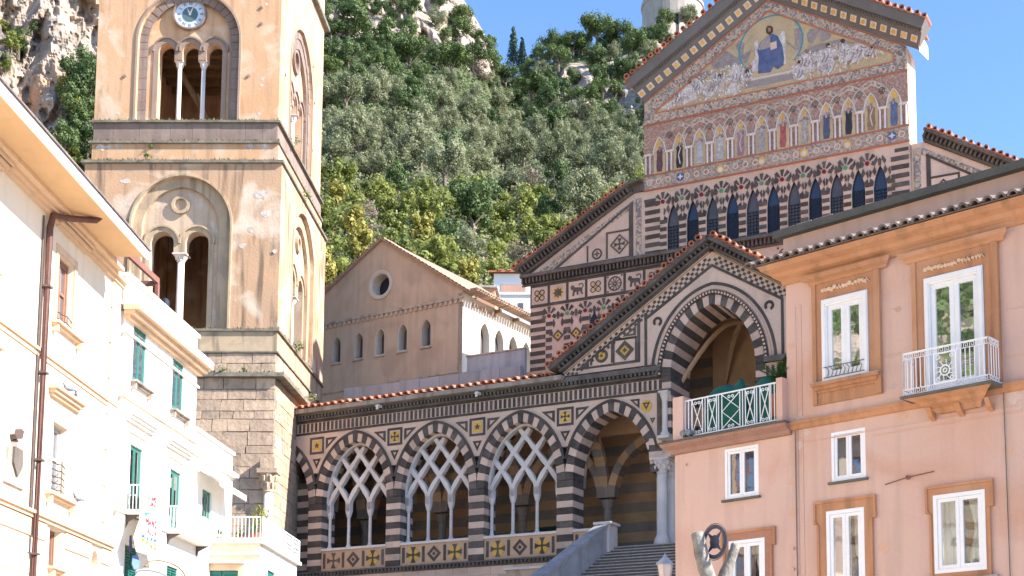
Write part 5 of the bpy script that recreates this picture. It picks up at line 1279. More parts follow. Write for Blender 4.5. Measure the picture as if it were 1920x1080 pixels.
# striped awning above the terrace door
AW_ = thing('awning', 'small white scalloped awning over the terrace door of the white house', 'awning', FB.world(0, 0, 0), FB.a)
M['canvas'] = mat('white_canvas', (0.78, 0.76, 0.74), fine=0.02, bump=0)
obj('cloth', G()._add([(5.3, -0.02, 9.0), (7.6, -0.02, 9.0), (7.6, -0.62, 8.72), (5.3, -0.62, 8.72)], [(0, 1, 2, 3)]), M['canvas'], AW_)
for i in range(14):
    u = 5.3+2.3*i/14; w_ = 2.3/14
    obj('scallop', G().prism([(u, 8.72)]+[(u+w_/2-w_/2*cos(pi*k/6), 8.60-0.05*sin(pi*k/6)) for k in range(7)]+[(u+w_, 8.72)], -0.625, -0.62), M['canvas' if i % 2 else 'peachw'], AW_)
# banner between the balconies
BN = thing('banner', 'white cloth banner with red hand lettering and a rainbow word hanging from the balcony', 'banner', FB.world(0, 0, 0), FB.a)
vb = -0.42
def bp(x, y): return FB.P(x, y, vb)
cl = [bp(268, 897), bp(303, 905), bp(300, 985), bp(312, 1040), bp(282, 1042), bp(256, 1034), bp(251, 1008), bp(262, 975), bp(266, 940)]
obj('cloth', G().prism(cl, vb, vb+0.012), M['canvas'], BN)
inks = {'p': mat('pink_red_ink', (0.40, 0.01, 0.03), fine=0, bump=0, vary=0)}
for k, c in (('r', (0.5, 0.02, 0.02)), ('o', (0.6, 0.16, 0.01)), ('y', (0.55, 0.38, 0.02)), ('g', (0.10, 0.50, 0.15)), ('b', (0.02, 0.12, 0.42)), ('v', (0.02, 0.25, 0.40))): inks[k] = mat('paint_'+{'r': 'red', 'o': 'orange', 'y': 'yellow', 'g': 'green', 'b': 'blue', 'v': 'turquoise'}[k], c, fine=0, bump=0, vary=0)
GLY = {'D': [(0, 0, 0, 1), (0, 1, .7, .75), (.7, .75, .7, .25), (.7, .25, 0, 0)], 'I': [(.3, 0, .3, 1)], 'A': [(0, 0, .35, 1), (.35, 1, .7, 0), (.15, .4, .55, .4)],
 'M': [(0, 0, 0, 1), (0, 1, .4, .4), (.4, .4, .8, 1), (.8, 1, .8, 0)], 'O': [(0, .2, 0, .8), (0, .8, .35, 1), (.35, 1, .7, .8), (.7, .8, .7, .2), (.7, .2, .35, 0), (.35, 0, 0, .2)],
 'U': [(0, 1, 0, .15), (0, .15, .35, 0), (.35, 0, .7, .15), (.7, .15, .7, 1)], 'N': [(0, 0, 0, 1), (0, 1, .65, 0), (.65, 0, .65, 1)], 'L': [(0, 1, 0, 0), (0, 0, .6, 0)],
 'P': [(0, 0, 0, 1), (0, 1, .65, .85), (.65, .85, .6, .5), (.6, .5, 0, .45)], 'C': [(.7, .9, .3, 1), (.3, 1, 0, .6), (0, .6, 0, .3), (0, .3, .3, 0), (.3, 0, .7, .1)], 'E': [(0, 0, 0, 1), (0, 1, .6, 1), (0, .5, .5, .5), (0, 0, .6, 0)]}
def word(s, x0, y0, x1, h, t, cols='p'):
    a, z0 = bp(x0, y0+h); b, _ = bp(x1, y0+h); _, z1 = bp(x0, y0); w = (b-a)/len(s); H = z1-z0
    for i, ch_ in enumerate(s):
        for r_ in range(1 if cols == 'p' else 3):
            g = G()
            for (p, q, r, s2) in GLY[ch_]:
                if cols != 'p':
                    lo, hi = r_/3, (r_+1)/3
                    if max(q, s2) < lo or min(q, s2) > hi: continue
                    f = lambda t_: (p+(r-p)*t_, q+(s2-q)*t_)
                    if abs(q-s2) > 1e-6:
                        ta, tb = sorted(((lo-q)/(s2-q), (hi-q)/(s2-q))); ta, tb = max(0, ta), min(1, tb)
                    else:
                        if not (lo <= q < hi or (hi == 1 and q == 1)): continue
                        ta, tb = 0, 1
                    (p, q), (r, s2) = f(ta), f(tb)
                g.path2([(a+w*(i+p*.9), z0+H*q), (a+w*(i+r*.9), z0+H*s2)], t, vb-0.004-0.0007*len(g.v)/8, vb-0.001)
            if g.v: obj('letter', g, inks['p' if cols == 'p' else cols[r_]], BN)
word('DIAMO', 278, 927, 294, 9, 0.03); word('UNA', 281, 940, 293, 8, 0.03)
word('MANO', 274, 970, 295, 13, 0.04); word('ALLA', 276, 989, 294, 11, 0.038); word('PACE', 266, 1003, 296, 16, 0.06, 'oyb')
g = G(); q = [bp(270, 961), bp(285, 960), bp(272, 969)]; g.prism(q, vb-0.004, vb-0.001); obj('rainbow_patch', g, inks['v'], BN)
g = G(); q = [bp(273, 966), bp(284, 962), bp(273, 970)]; g.prism(q, vb-0.006, vb-0.004); obj('rainbow_patch', g, inks['y'], BN)
# laundry
M['cloth_b'] = mat('blue_cloth', (0.12, 0.22, 0.52), (0.2, 0.3, 0.6), sc=5, fine=0.05); M['cloth_n'] = mat('navy_cloth', (0.05, 0.05, 0.14), fine=0.05)
for nm, lab, m, pts in (('hanging_shirt', 'light blue shirt hung out to dry below the banner', 'cloth_b', [(250, 1042), (258, 1040), (262, 1052), (260, 1066), (252, 1068), (248, 1058)]), ('hanging_cloth', 'narrow navy blue cloth hanging beside the green shutter', 'cloth_n', [(244, 1005), (247, 1003), (248, 1030), (243, 1038)])):
    t = thing(nm, lab, 'laundry', FB.world(0, 0, 0), FB.a); obj('cloth', G().prism([FB.P(x, y, -0.25) for x, y in pts], -0.25, -0.235), M[m], t)
LL = thing('washing_line', 'thin washing line on iron arms under the balconies', 'washing line', FB.world(0, 0, 0), FB.a)
obj('line', G().tube([(0.4, -0.25, 6.36), (2.0, -0.24, 6.33), (3.2, -0.25, 6.3)], 0.008, 4), M['iron'], LL)
# terrace block with railing, seen end-on and along its side
FTt = Fr(-11, 36.6, 0)
HT = frthing('terrace_house', 'low cream terrace house with green shutters and a white railed roof terrace', 'house', FTt)
obj('front_wall', G().plate(rect(0.0, 0, 1.58, 7.24), [rect(0.12, 4.4, 1.02, 6.52)], 0, 0.3), M['creamw'], HT)
obj('side_wall', G(lambda u, v, z: (1.58-v, u, z)).plate(rect(0.301, 0, 4.3, 7.24), [rect(0.85, 5.0, 1.75, 6.66)], 0.0, 0.3), M['whitew'], HT)
obj('terrace_slab', G().box(-0.1, 1.7, -0.10, 4.4, 7.245, 7.33), M['whitew'], HT)
obj('string_course', G().box(0, 1.64, -0.06, 0, 6.93, 7.0), M['creamw'], HT)
sh = obj('shutter', G().box(0.12, 1.02, 0.08, 0.1, 4.4, 6.52), M['greensh'], HT)
for (a_, b_) in ((0.14, 0.55), (0.59, 1.0)): obj('shutter_leaf', G().plate(rect(a_, 4.4, b_, 6.5), [rect(a_+.05, 4.45, b_-.05, 6.42)], 0.05, 0.08), M['greensh'], sh)
sl = G().box(0.19, 0.50, 0.055, 0.075, 0, 0.025).box(0.64, 0.95, 0.055, 0.075, 0, 0.025).mesh('slat', M['greensh']); z = 4.5
while z < 6.4: put('slat', sl, sh, (0, 0, z)); z += 0.06
obj('door_surround', G().plate(rect(-0.0, 4.3, 1.16, 6.68), [rect(0.12, 4.4, 1.02, 6.52)], -0.03, 0.0), M['peachw'], HT)
obj('lintel', G().box(-0.0, 1.2, -0.14, 0.0, 6.70, 6.76), M['creamw'], HT)
ssh = obj('shutter', G(lambda u, v, z: (1.58-v, u, z)).box(0.85, 1.75, 0.05, 0.08, 5.0, 6.66), M['greensh'], HT)
g = G(); bars(g, 0.0, 1.58, -0.03, 7.36, 7.97, 0.10); obj('railing', g, M['whitep'], HT)
g = G(lambda u, v, z: (1.64-v, u, z)); g.box(-0.04, 4.3, -0.015, 0.015, 7.94, 7.97); g.box(-0.04, 4.3, -0.015, 0.015, 7.36, 7.39)
for i in range(6): g.box(i*0.86-0.02, i*0.86+0.02, -0.02, 0.02, 7.33, 7.97)
for i in range(5):
    a_ = i*0.86+.08; b_ = a_+.7
    for (z0, z1) in ((7.42, 7.64), (7.68, 7.9)):
        for k in range(5): g.path2([(a_+(b_-a_)*k/5, z0), (a_+(b_-a_)*(k+1)/5, z1)], 0.007, -0.006, 0.006); g.path2([(a_+(b_-a_)*k/5, z1), (a_+(b_-a_)*(k+1)/5, z0)], 0.007, -0.009, 0.003)
        g.plate(rect(a_, z0, b_, z1), [rect(a_+.012, z0+.012, b_-.012, z1-.012)], -0.008, 0.008)
obj('railing', g, M['whitep'], HT)
def leafball(name, r, n, m, flat=1.0, size=0.12, seed=0):
    rg_ = np.random.RandomState(seed); V = []; F_ = []
    for i in range(n):
        d = rg_.normal(size=3); d /= np.linalg.norm(d); p = d*r*(0.4+0.6*rg_.rand()**.5); p[2] *= flat; p[2] += r*flat
        a = rg_.normal(size=3); a /= np.linalg.norm(a); b = np.cross(a, d); b /= np.linalg.norm(b)+1e-9; a = np.cross(b, d+rg_.normal(size=3)*.4); a /= np.linalg.norm(a)+1e-9
        s_ = size*(0.6+0.8*rg_.rand()); k = len(V); V += [tuple(p-a*s_/2), tuple(p+b*s_*.3), tuple(p+a*s_/2), tuple(p-b*s_*.3)]; F_.append((k, k+1, k+2, k+3))
    me = bpy.data.meshes.new(name); me.from_pydata(V, [], F_); me.materials.append(m); return me
def leafmat(name, c, c2, tr=0.25):
    m = bpy.data.materials.new(name); m.use_nodes = True; t = m.node_tree; t.nodes.clear(); L = t.links.new
    out = _n(t, "ShaderNodeOutputMaterial"); b = _n(t, "ShaderNodeBsdfPrincipled"); b.inputs['Roughness'].default_value = 0.55; b.inputs['Specular IOR Level'].default_value = 0.25
    g = _n(t, "ShaderNodeNewGeometry"); oi = _n(t, "ShaderNodeObjectInfo"); no = _n(t, "ShaderNodeTexNoise"); no.inputs['Scale'].default_value = 0.9; L(g.outputs['Position'], no.inputs['Vector'])
    ad = _n(t, "ShaderNodeMath", operation='ADD'); L(g.outputs['Random Per Island'], ad.inputs[0]); L(no.outputs[0], ad.inputs[1])
    a2 = _n(t, "ShaderNodeMath", operation='ADD'); L(ad.outputs[0], a2.inputs[0]); L(oi.outputs['Random'], a2.inputs[1])
    mr = _n(t, "ShaderNodeMapRange"); mr.inputs[1].default_value = 0.6; mr.inputs[2].default_value = 2.0; L(a2.outputs[0], mr.inputs[0])
    x = _n(t, "ShaderNodeMix", data_type='RGBA'); L(mr.outputs[0], x.inputs[0]); x.inputs[6].default_value = (*c, 1); x.inputs[7].default_value = (*c2, 1)
    L(x.outputs[2], b.inputs['Base Color']); tl = _n(t, "ShaderNodeBsdfTranslucent"); L(x.outputs[2], tl.inputs[0])
    mx = _n(t, "ShaderNodeMixShader"); mx.inputs[0].default_value = tr; L(b.outputs[0], mx.inputs[1]); L(tl.outputs[0], mx.inputs[2]); L(mx.outputs[0], out.inputs[0]); return m
LM = {}
LM['pot'] = leafmat('pot_plant_leaf', (0.05, 0.12, 0.025), (0.12, 0.2, 0.05))
for (u, v, r, lab) in ((0.42, 0.2, 0.09, 'small terracotta pot, leftmost on the railed terrace'), (0.98, 0.2, 0.10, 'terracotta pot in the middle of the railed terrace'), (1.38, 0.25, 0.16, 'largest terracotta pot with green plants at the terrace corner')):
    t = thing('flower_pot', lab, 'flower pot', FTt.world(u, v, 7.33)); obj('pot', G().lathe(0, 0, [(r*.7, 0), (r, r*1.1), (r*1.1, r*1.1), (r*1.1, r*1.3)], 12), M['terracotta'], t)
    put('foliage', leafball('foliage', r*1.3, 60, LM['pot'], 1.0, 0.07, int(u*10)), t, (0, 0, r*1.2))
t = thing('climbing_shrub', 'thin yellow green shrub growing against the tower stones above the terrace', 'shrub', FTt.world(1.25, 1.2, 7.33))
g = G(); 
for k in range(5): g.tube([(0, 0, 0), (0.05*k-.1, 0, 0.5), (0.12*k-.25, 0.05, 0.95+.1*(k % 3))], 0.012, 4)
obj('stem', g, M['wood'], t); LM['yel'] = leafmat('yellow_green_leaf', (0.16, 0.20, 0.03), (0.30, 0.30, 0.05)); put('foliage', leafball('foliage', 0.32, 150, LM['yel'], 1.3, 0.09, 5), t, (0, 0, 0.35))
VN = thing('bare_vine', 'leafless brown vine branch arching below the balconies of the white house', 'vine', FB.world(0, 0, 0), FB.a)
pts = [FB.P(x, y, -0.3) for x, y in ((272, 1062), (282, 1052), (300, 1051), (320, 1056), (335, 1064), (345, 1075), (348, 1090))]
obj('branch', G().tube([(a, -0.3, b) for a, b in pts], 0.022, 5), M['wood'], VN)
g = G()
for i in range(26):
    k = random.uniform(0, 5.8); j = int(k); a = pts[j][0]+(pts[j+1][0]-pts[j][0])*(k-j); b = pts[j][1]+(pts[j+1][1]-pts[j][1])*(k-j)
    g.tube([(a, -0.3, b), (a+random.uniform(-.15, .15), -0.3+random.uniform(-.1, .1), b+random.uniform(-.05, .14))], 0.007, 3)
obj('twig', g, M['wood'], VN, kind='stuff')

# ================================================================ pink house on the right
M['pink'] = mat('salmon_pink_plaster', (0.60, 0.40, 0.315), (0.56, 0.385, 0.315), sc=0.5, streak=0.17, dirt=(0.52, 0.29, 0.20), dirt_amt=0.7, dsc=0.32, fine=0.05, bump=0.2, bsc=4, vary=0.0)
M['oran'] = mat('burnt_orange_trim', (0.47, 0.235, 0.12), (0.40, 0.20, 0.105), sc=1.0, streak=0.4, dirt=(0.50, 0.29, 0.18), dirt_amt=0.5, dsc=0.8, fine=0.07, bump=0.15, vary=0.05)
M['roofgr'] = mat('dark_bitumen_roof_edge', (0.10, 0.10, 0.085), (0.15, 0.14, 0.12), sc=2, fine=0.2)
M['tarp'] = mat('dark_green_tarpaulin', (0.008, 0.09, 0.06), (0.01, 0.12, 0.08), sc=2, rough=0.5, fine=0.05)
FR = Fr(3.69, 30, -40.6)
HR = frthing('pink_house', 'salmon pink house with burnt orange window surrounds, tiled eaves and a white balcony', 'house', FR)
hol = [rect(1.14, 9.62, 2.28, 11.46), rect(3.60, 8.95, 4.90, 11.38), rect(1.29, 7.43, 2.12, 8.51), rect(1.16, 4.6, 2.08, 6.81), rect(3.67, 5.26, 4.79, 6.85)]
obj('wall', G().plate(rect(0.19, 0, 9.5, 12.7), hol, 0, 0.3), M['pink'], HR)
obj('end_wall', G().box(0.19, 0.49, 0.301, 7, 0, 12.7), M['pink'], HR)
obj('wall', G().plate(rect(-2.96, 0, 0.189, 8.78), [rect(-1.52, 7.38, -0.60, 8.55), rect(-1.40, 4.6, -0.43, 6.42)], 0.003, 0.3), M['pink'], HR)
obj('end_wall', G().box(-2.96, -2.66, 0.301, 3.0, 0, 8.78), M['pink'], HR)
obj('attic_wall', G().box(-0.19, 9.5, 0.5, 6, 12.5, 13.33), M['pink'], HR)
obj('roof_edge', G().box(-0.36, 9.5, 0.32, 6, 13.332, 13.50), M['roofgr'], HR)
for i, u in enumerate((-0.2, 0.25, 0.72, 1.05)): obj('roof_sheet', G().box(u, u+.4 if i < 3 else u+.15, 0.36, 0.9, 13.502, 13.53+.006*(i % 2)), M['ledge'], HR)
# eaves cornice
g = G(); 
prof = [(0.0, 12.02), (-0.06, 12.02), (-0.08, 12.12), (-0.20, 12.18), (-0.24, 12.26), (-0.40, 12.32), (-0.44, 12.42), (0.0, 12.42)]
def extr(prof, u0, u1, xf=None, mit=1.0):
    n = len(prof); g = G(xf); g._add([(u0-abs(a)*mit, a, b) for a, b in prof]+[(u1, a, b) for a, b in prof], [tuple(range(n)), tuple(range(2*n-1, n-1, -1))]+[(i, (i+1) % n, (i+1) % n+n, i+n) for i in range(n)]); return g
obj('eaves_cornice', extr(prof, 0.19, 9.5), M['oran'], HR)
g = extr(prof, 0.0, 3.0, lambda u, v, z: (0.19+v, u, z)); obj('eaves_cornice', g, M['oran'], HR)
u = -0.42
THR = tile_mesh('roof_tile', 0.115, 0.6, 'tilegrey', full=False)
i = 0
while u < 8.0:
    put('roof_tile', THR, HR, (u, -0.56+random.uniform(-.015, .015), 12.44+random.uniform(-.008, .012)), rot=(0.33, random.uniform(-.1, .1), random.uniform(-.08, .08))); u += 0.26+random.uniform(-.018, .018)
obj('tile_bed', G()._add([(-0.45, -0.5, 12.425), (9.5, -0.5, 12.425), (9.5, 0.52, 12.78), (-0.45, 0.52, 12.78), (-0.45, -0.5, 12.46), (9.5, -0.5, 12.46)], [(4, 5, 2, 3), (0, 1, 5, 4)]), M['tilegrey'], HR)
g = G(); u = -0.3
obj('eaves_ledge', G().box(-0.3, 9.5, -0.46, 0, 12.4201, 12.4249), M['oran'], HR)
# upper windows
def big_window(u0, u1, zb, zt, s0, s1, sz, cap0, cap1, capz, ornz):
    obj('surround', G().plate(rect(s0, sz, s1, capz), [rect(u0-.01, zb-.01, u1+.01, zt+.01)], -0.05, 0.0), M['oran'], HR)
    obj('surround_edge', G().box(s1-.14, s1, -0.10, -0.05, sz, capz), M['oran'], HR); obj('surround_edge', G().box(s0, s0+.10, -0.08, -0.05, sz, capz), M['oran'], HR)
    pr = [(0, 0), (-0.08, 0), (-0.10, 0.06), (-0.20, 0.10), (-0.22, 0.19), (0, 0.19)]
    n = len(pr); g = G(); g._add([(cap0-(a*.0)+(0.22+a), a, capz+b) for a, b in pr]+[(cap1-(0.22+a), a, capz+b) for a, b in pr], [tuple(range(n)), tuple(range(2*n-1, n-1, -1))]+[(i, (i+1) % n, (i+1) % n+n, i+n) for i in range(n)])
    obj('pediment', g, M['oran'], HR)
    rnd = random.Random(int(u0*10)); g = G(); x = u0+.02
    while x < u1-.05:
        g.disc(x+.03, ornz+rnd.uniform(-.02, .03), rnd.uniform(.025, .05), -0.085-rnd.random()*.01, -0.05, 7); x += 0.075
        if rnd.random() < .5: g.path2([(x-.04, ornz-.04), (x, ornz+.05), (x+.04, ornz-.02)], .02, -0.09, -0.05)
    obj('stucco_scroll', g, M['peachw'], HR, kind='stuff')
    w = obj('window', G().plate(rect(u0, zb, u1, zt), [rect(u0+.13, zb+.1, u1-.13, zt-.15)], -0.075, 0.12), M['whitep'], HR)
    obj('moulding', G().plate(rect(u0+.02, zb, u1-.02, zt-.02), [rect(u0+.10, zb+.1, u1-.10, zt-.12)], -0.10, -0.0751), M['whitep'], w)
    um = (u0+u1)/2
    for a, b in ((u0+.132, um-.002), (um+.002, u1-.132)):
        obj('leaf', G().plate(rect(a, zb+.1, b, zt-.152), [rect(a+.10, zb+.24, b-.10, zt-.25)], -0.03, 0.03), M['whitep'], w)
        obj('pane', G().prism(rect(a+.09, zb+.23, b-.09, zt-.24), 0.0, 0.01), M['glassr'], w)
    return w
w = big_window(1.14, 2.28, 9.62, 11.46, 0.90, 2.58, 9.16, 0.70, 2.90, 11.84, 11.66)
g = G()
for i in range(9): g.path2([(1.3+i*.1, 9.72), (1.34+i*.1, 9.84), (1.28+i*.1, 9.92)], 0.012, -0.12, -0.108)
g.box(1.2, 2.2, -0.12, -0.108, 9.70, 9.715); g.box(1.2, 2.2, -0.121, -0.107, 9.93, 9.945); obj('window_rail', g, M['iron'], w)
obj('sill', G().box(0.92, 2.56, -0.20, -0.05, 9.54, 9.60).box(0.97, 2.50, -0.14, -0.05, 9.46, 9.54).box(1.02, 2.44, -0.09, -0.05, 9.40, 9.46), M['oran'], HR)
obj('sill_top', G().box(0.9, 2.58, -0.215, -0.05, 9.601, 9.62), M['ledge'], HR)
w = big_window(3.60, 4.90, 8.95, 11.38, 3.32, 5.23, 8.95, 3.08, 5.50, 11.78, 11.56)
# balcony
BZ = 8.86
bal = obj('balcony', extr([(0, 8.50), (-0.10, 8.50), (-0.16, 8.60), (-0.30, 8.66), (-0.36, 8.72), (-0.54, 8.80), (0, 8.80)], 3.95, 4.7, mit=1.15), M['oran'], HR)
bal2 = G(); pr = [(0, 8.50), (-0.10, 8.50), (-0.16, 8.60), (-0.30, 8.66), (-0.36, 8.72), (-0.54, 8.80), (0, 8.80)]; n = len(pr)
bal2._add([(4.69, a, b) for a, b in pr]+[(4.69+abs(a)*1.0, a, b) for a, b in pr], [tuple(range(n)), tuple(range(2*n-1, n-1, -1))]+[(i, (i+1) % n, (i+1) % n+n, i+n) for i in range(n)])
obj('corbel_end', bal2, M['oran'], bal)
obj('slab', G().box(3.28, 5.26, -0.60, 0, 8.802, 8.85), M['roofgr'], bal)
for x in (3.72, 4.35, 4.98): obj('bracket', G(lambda u, v, z, x=x: (x+v, -u, z)).prism([(0, 8.38), (0, 8.5), (0.26, 8.62), (0.16, 8.46)], -0.05, 0.05), M['oran'], bal)
def fret(g, u0, u1, z0, z1, v, t=0.012):
    g.box(u0, u1, v-.008, v+.008, z0, z0+t); g.box(u0, u1, v-.008, v+.008, z1-t, z1); n = max(1, int((u1-u0)/0.13)); h = (z1-z0-2*t)
    for i in range(n):
        a = u0+(u1-u0)*i/n; w_ = (u1-u0)/n
        g.path2([(a+.01, z0+t), (a+.01, z1-t-.01), (a+w_*.72, z1-t-.01), (a+w_*.72, z0+h*.35), (a+w_*.38, z0+h*.35), (a+w_*.38, z0+h*.7)], 0.011, v-.006, v+.006)
def white_rail(u0, u1, v, z0, z1, xf=None, centre=True):
    g = G(xf); fret(g, u0, u1, z1-.12, z1, v); fret(g, u0, u1, z0, z0+.12, v); x = u0
    um = (u0+u1)/2; hw = 0.24 if centre else -1
    n = int((u1-u0)/0.095)
    for i in range(n+1):
        x = u0+(u1-u0)*i/n
        if abs(x-um) > hw: g.box(x-.008, x+.008, v-.008, v+.008, z0+.12, z1-.12)
    if centre:
        g.plate(rect(um-hw, z0+.12, um+hw, z1-.12), [rect(um-hw+.02, z0+.14, um+hw-.02, z1-.14)], v-.009, v+.009)
        zc = (z0+z1)/2; g.ring(um, zc-.06, .09, .115, v-.007, v+.007, 16); g.ring(um, zc-.06, .03, .05, v-.007, v+.007, 12)
        for a in range(10): g.path2([(um+.115*cos(a*pi/5), zc-.06+.115*sin(a*pi/5)), (um+.23*cos(a*pi/5+.2), zc-.06+.22*sin(a*pi/5+.2))], .014, v-.005, v+.005)
        for sx in (-1, 1): g.ring(um+sx*.15, z1-.2, .03, .045, v-.007, v+.007, 10); g.ring(um+sx*.15, z0+.2, .03, .045, v-.007, v+.007, 10)
    g.box(u0-.02, u1+.02, v-.02, v+.02, z1, z1+.018); return g
obj('railing', white_rail(3.34, 5.20, -0.55, 8.87, 9.72), M['whitep'], bal)
obj('railing', white_rail(0.0, 0.55, 0.0, 8.87, 9.72, lambda u, v, z: (5.20+v, -u, z), False), M['whitep'], bal)
obj('railing', white_rail(0.0, 0.55, 0.0, 8.87, 9.72, lambda u, v, z: (3.34+v, -u, z), False), M['whitep'], bal)
# string course, terrace cornice
obj('string_course', extr([(0, 8.70), (-0.06, 8.72), (-0.08, 8.80), (-0.13, 8.83), (-0.13, 8.88), (0, 8.88)], 0.2, 9.5, mit=0), M['oran'], HR)
obj('terrace_cornice', extr([(0.0, 8.62), (-0.08, 8.63), (-0.12, 8.72), (-0.26, 8.80), (-0.28, 8.86), (0.0, 8.86)], -2.96, 0.30, mit=0.9), mat('faded_brown_trim', (0.36, 0.20, 0.15), (0.3, 0.17, 0.13), sc=1.5, streak=.2) , HR)
obj('terrace_slab', G().box(-3.22, 0.32, -0.32, 3.0, 8.862, 8.90), M['roofgr'], HR)
obj('terrace_pillar', G().box(-2.86, -2.56, -0.20, 0.1, 8.901, 9.94), M['pink'], HR); obj('terrace_pillar', G().box(0.03, 0.189, -0.20, 0.1, 8.901, 9.9), M['pink'], HR)
g = G(); v = -0.12; u0, u1, z0, z1 = -2.55, 0.03, 8.97, 9.84
g.box(u0, u1, v-.015, v+.015, z1-.03, z1); g.box(u0, u1, v-.015, v+.015, z0, z0+.025)
pan = [(-2.35, -2.05), (-1.9, -1.65), (-1.5, -1.0), (-0.85, -0.6), (-0.45, -0.2)]
n = 27
for i in range(n+1):
    x = u0+(u1-u0)*i/n
    if not any(a < x < b for a, b in pan): g.box(x-.009, x+.009, v-.009, v+.009, z0+.02, z1-.03)
for a, b in pan:
    for x in (a, b): g.box(x-.009, x+.009, v-.0095, v+.0095, z0+.02, z1-.03)
    m_ = (a+b)/2; zc = (z0+z1)/2; k = 2 if b-a > .4 else 1
    for s0, s1 in ((a, b), (b, a)):
        pp = [(s0, z0+.04)]+[((s0 if (j+1) % 2 == 0 else s1), z0+.04+(z1-z0-.08)*(j+1)/k) for j in range(k)]
        g.path2(pp, .018, v-.006-(.002 if s0 > s1 else 0), v+.006)
    for zz_ in (z0+.08, z1-.11):
        for sx in (-1, 1): g.ring(m_+sx*.05, zz_, .022, .038, v-.007, v+.007, 10)
obj('terrace_railing', g, M['whitep'], HR)
# plain lower windows
for (a, b, z0, z1) in ((-1.52, -0.60, 7.38, 8.55), (1.29, 2.12, 7.43, 8.51)):
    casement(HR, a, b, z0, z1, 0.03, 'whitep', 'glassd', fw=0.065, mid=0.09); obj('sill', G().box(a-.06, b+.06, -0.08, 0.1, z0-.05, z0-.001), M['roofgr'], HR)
for (a, b, z0, z1, s0, s1, st_, ear) in ((1.16, 2.08, 4.6, 6.81, 0.85, 2.36, 7.04, 6.56), (3.67, 4.79, 5.26, 6.85, 3.50, 4.97, 7.04, 6.5), (-1.40, -0.43, 4.6, 6.42, -1.63, -0.15, 6.64, 6.24)):
    casement(HR, a, b, z0, z1, -0.02, 'whitep', 'glasst', fw=0.08, mid=0.12)
    outl = [(s0+.08, z0-.15), (s1-.08, z0-.15), (s1-.08, ear), (s1, ear), (s1, st_), (s0, st_), (s0, ear), (s0+.08, ear)]
    obj('surround', G().plate(outl, [rect(a-.0, z0, b+.0, z1)], -0.04, 0.0), M['oran'] if s0 > 0 else mat('faded_orange_trim', (0.42, 0.205, 0.13), (0.38, 0.19, 0.12), streak=.1), HR)
    e = [(s1-.13, z0-.15), (s1-.08, z0-.15), (s1-.08, ear), (s1, ear), (s1, st_), (s0, st_), (s0, ear), (s0+.08, ear), (s0+.08, z0-.15), (s0+.13, z0-.15), (s0+.13, ear-.05), (s0+.05, ear+.05), (s0+.05, st_-.05), (s1-.05, st_-.05), (s1-.05, ear+.05), (s1-.13, ear-.05)]
    obj('surround_edge', G().prism(e, -0.07, -0.0401), M['oran'], HR)
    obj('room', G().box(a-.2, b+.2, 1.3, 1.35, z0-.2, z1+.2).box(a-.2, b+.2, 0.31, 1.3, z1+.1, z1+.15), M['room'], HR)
    for k, (c0, c1) in enumerate(((a+.05, a+(b-a)*.42), (a+(b-a)*.56, b-.05))):
        if k == 0 and a < 2: continue
        gg_ = G(); m_ = 18; top_ = z1-.1
        for j in range(m_):
            x0 = c0+(c1-c0)*j/m_; x1 = c0+(c1-c0)*(j+1)/m_; w0 = 0.25+.02*sin(j*1.3); w1 = 0.25+.02*sin((j+1)*1.3)
            pull = lambda x, z: (x+(c0+(c1-c0)*.5-x)*0.55*math.exp(-((z-(z0+.9))/.35)**2) if k else x)
            zs_ = [z0+(top_-z0)*q/8 for q in range(9)]
            for q in range(8): gg_.quad((pull(x0, zs_[q]), w0, zs_[q]), (pull(x1, zs_[q]), w1, zs_[q]), (pull(x1, zs_[q+1]), w1, zs_[q+1]), (pull(x0, zs_[q+1]), w0, zs_[q+1]))
        obj('curtain', gg_, M['curtain'], HR)
obj('sill', G().box(3.44, 5.03, -0.12, 0, 5.08, 5.14), M['ledge'], HR)
# shallow grooves, pilaster strip, cables, tie bar
for (a, b, z) in ((0.56, 9.5, 8.40), (2.3, 9.5, 8.28), (2.62, 3.0, 9.9), (2.62, 3.0, 9.95), (5.3, 9.5, 10.35), (5.3, 9.5, 9.4)): obj('plaster_fillet', G().box(a, b, -0.012, 0.0, z, z+0.02), M['pink'], HR)
obj('plaster_fillet', G().box(0.56, 0.585, -0.014, 0, 4, 8.69).box(0.44, 0.455, -0.03, 0, 4, 8.69), M['pink'], HR)
obj('plaster_fillet', G().box(0.42, 0.445, -0.014, 0, 9.0, 11.5).box(0.56, 0.585, -0.014, 0, 9.0, 11.5).box(0.445, 0.56, -0.014, 0, 11.47, 11.5), M['pink'], HR)
g = G(); g.tube([(0.40, -0.03, 8.68), (0.405, -0.03, 6.5), (0.40, -0.03, 4.0)], 0.012, 4); obj('cable', g, M['roofgr'], HR); obj('cable', G().tube([(5.24, -0.03, 8.8), (5.26, -0.03, 4)], 0.01, 4), M['roofgr'], HR)
g = G(); g.tube([(2.58, -0.03, 7.22), (3.1, -0.05, 7.30), (3.70, -0.03, 7.35)], 0.012, 4); g.ring(3.12, 7.3, .02, .05, -.07, -.03, 8); obj('tie_bar', g, M['rust'], HR)
for (u, z) in ((-2.62, 8.35), (0.3, 6.1), (0.3, 5.65)): obj('wall_hook', G().disc(u, z, 0.03, -0.06, 0, 8), M['pink'], HR)
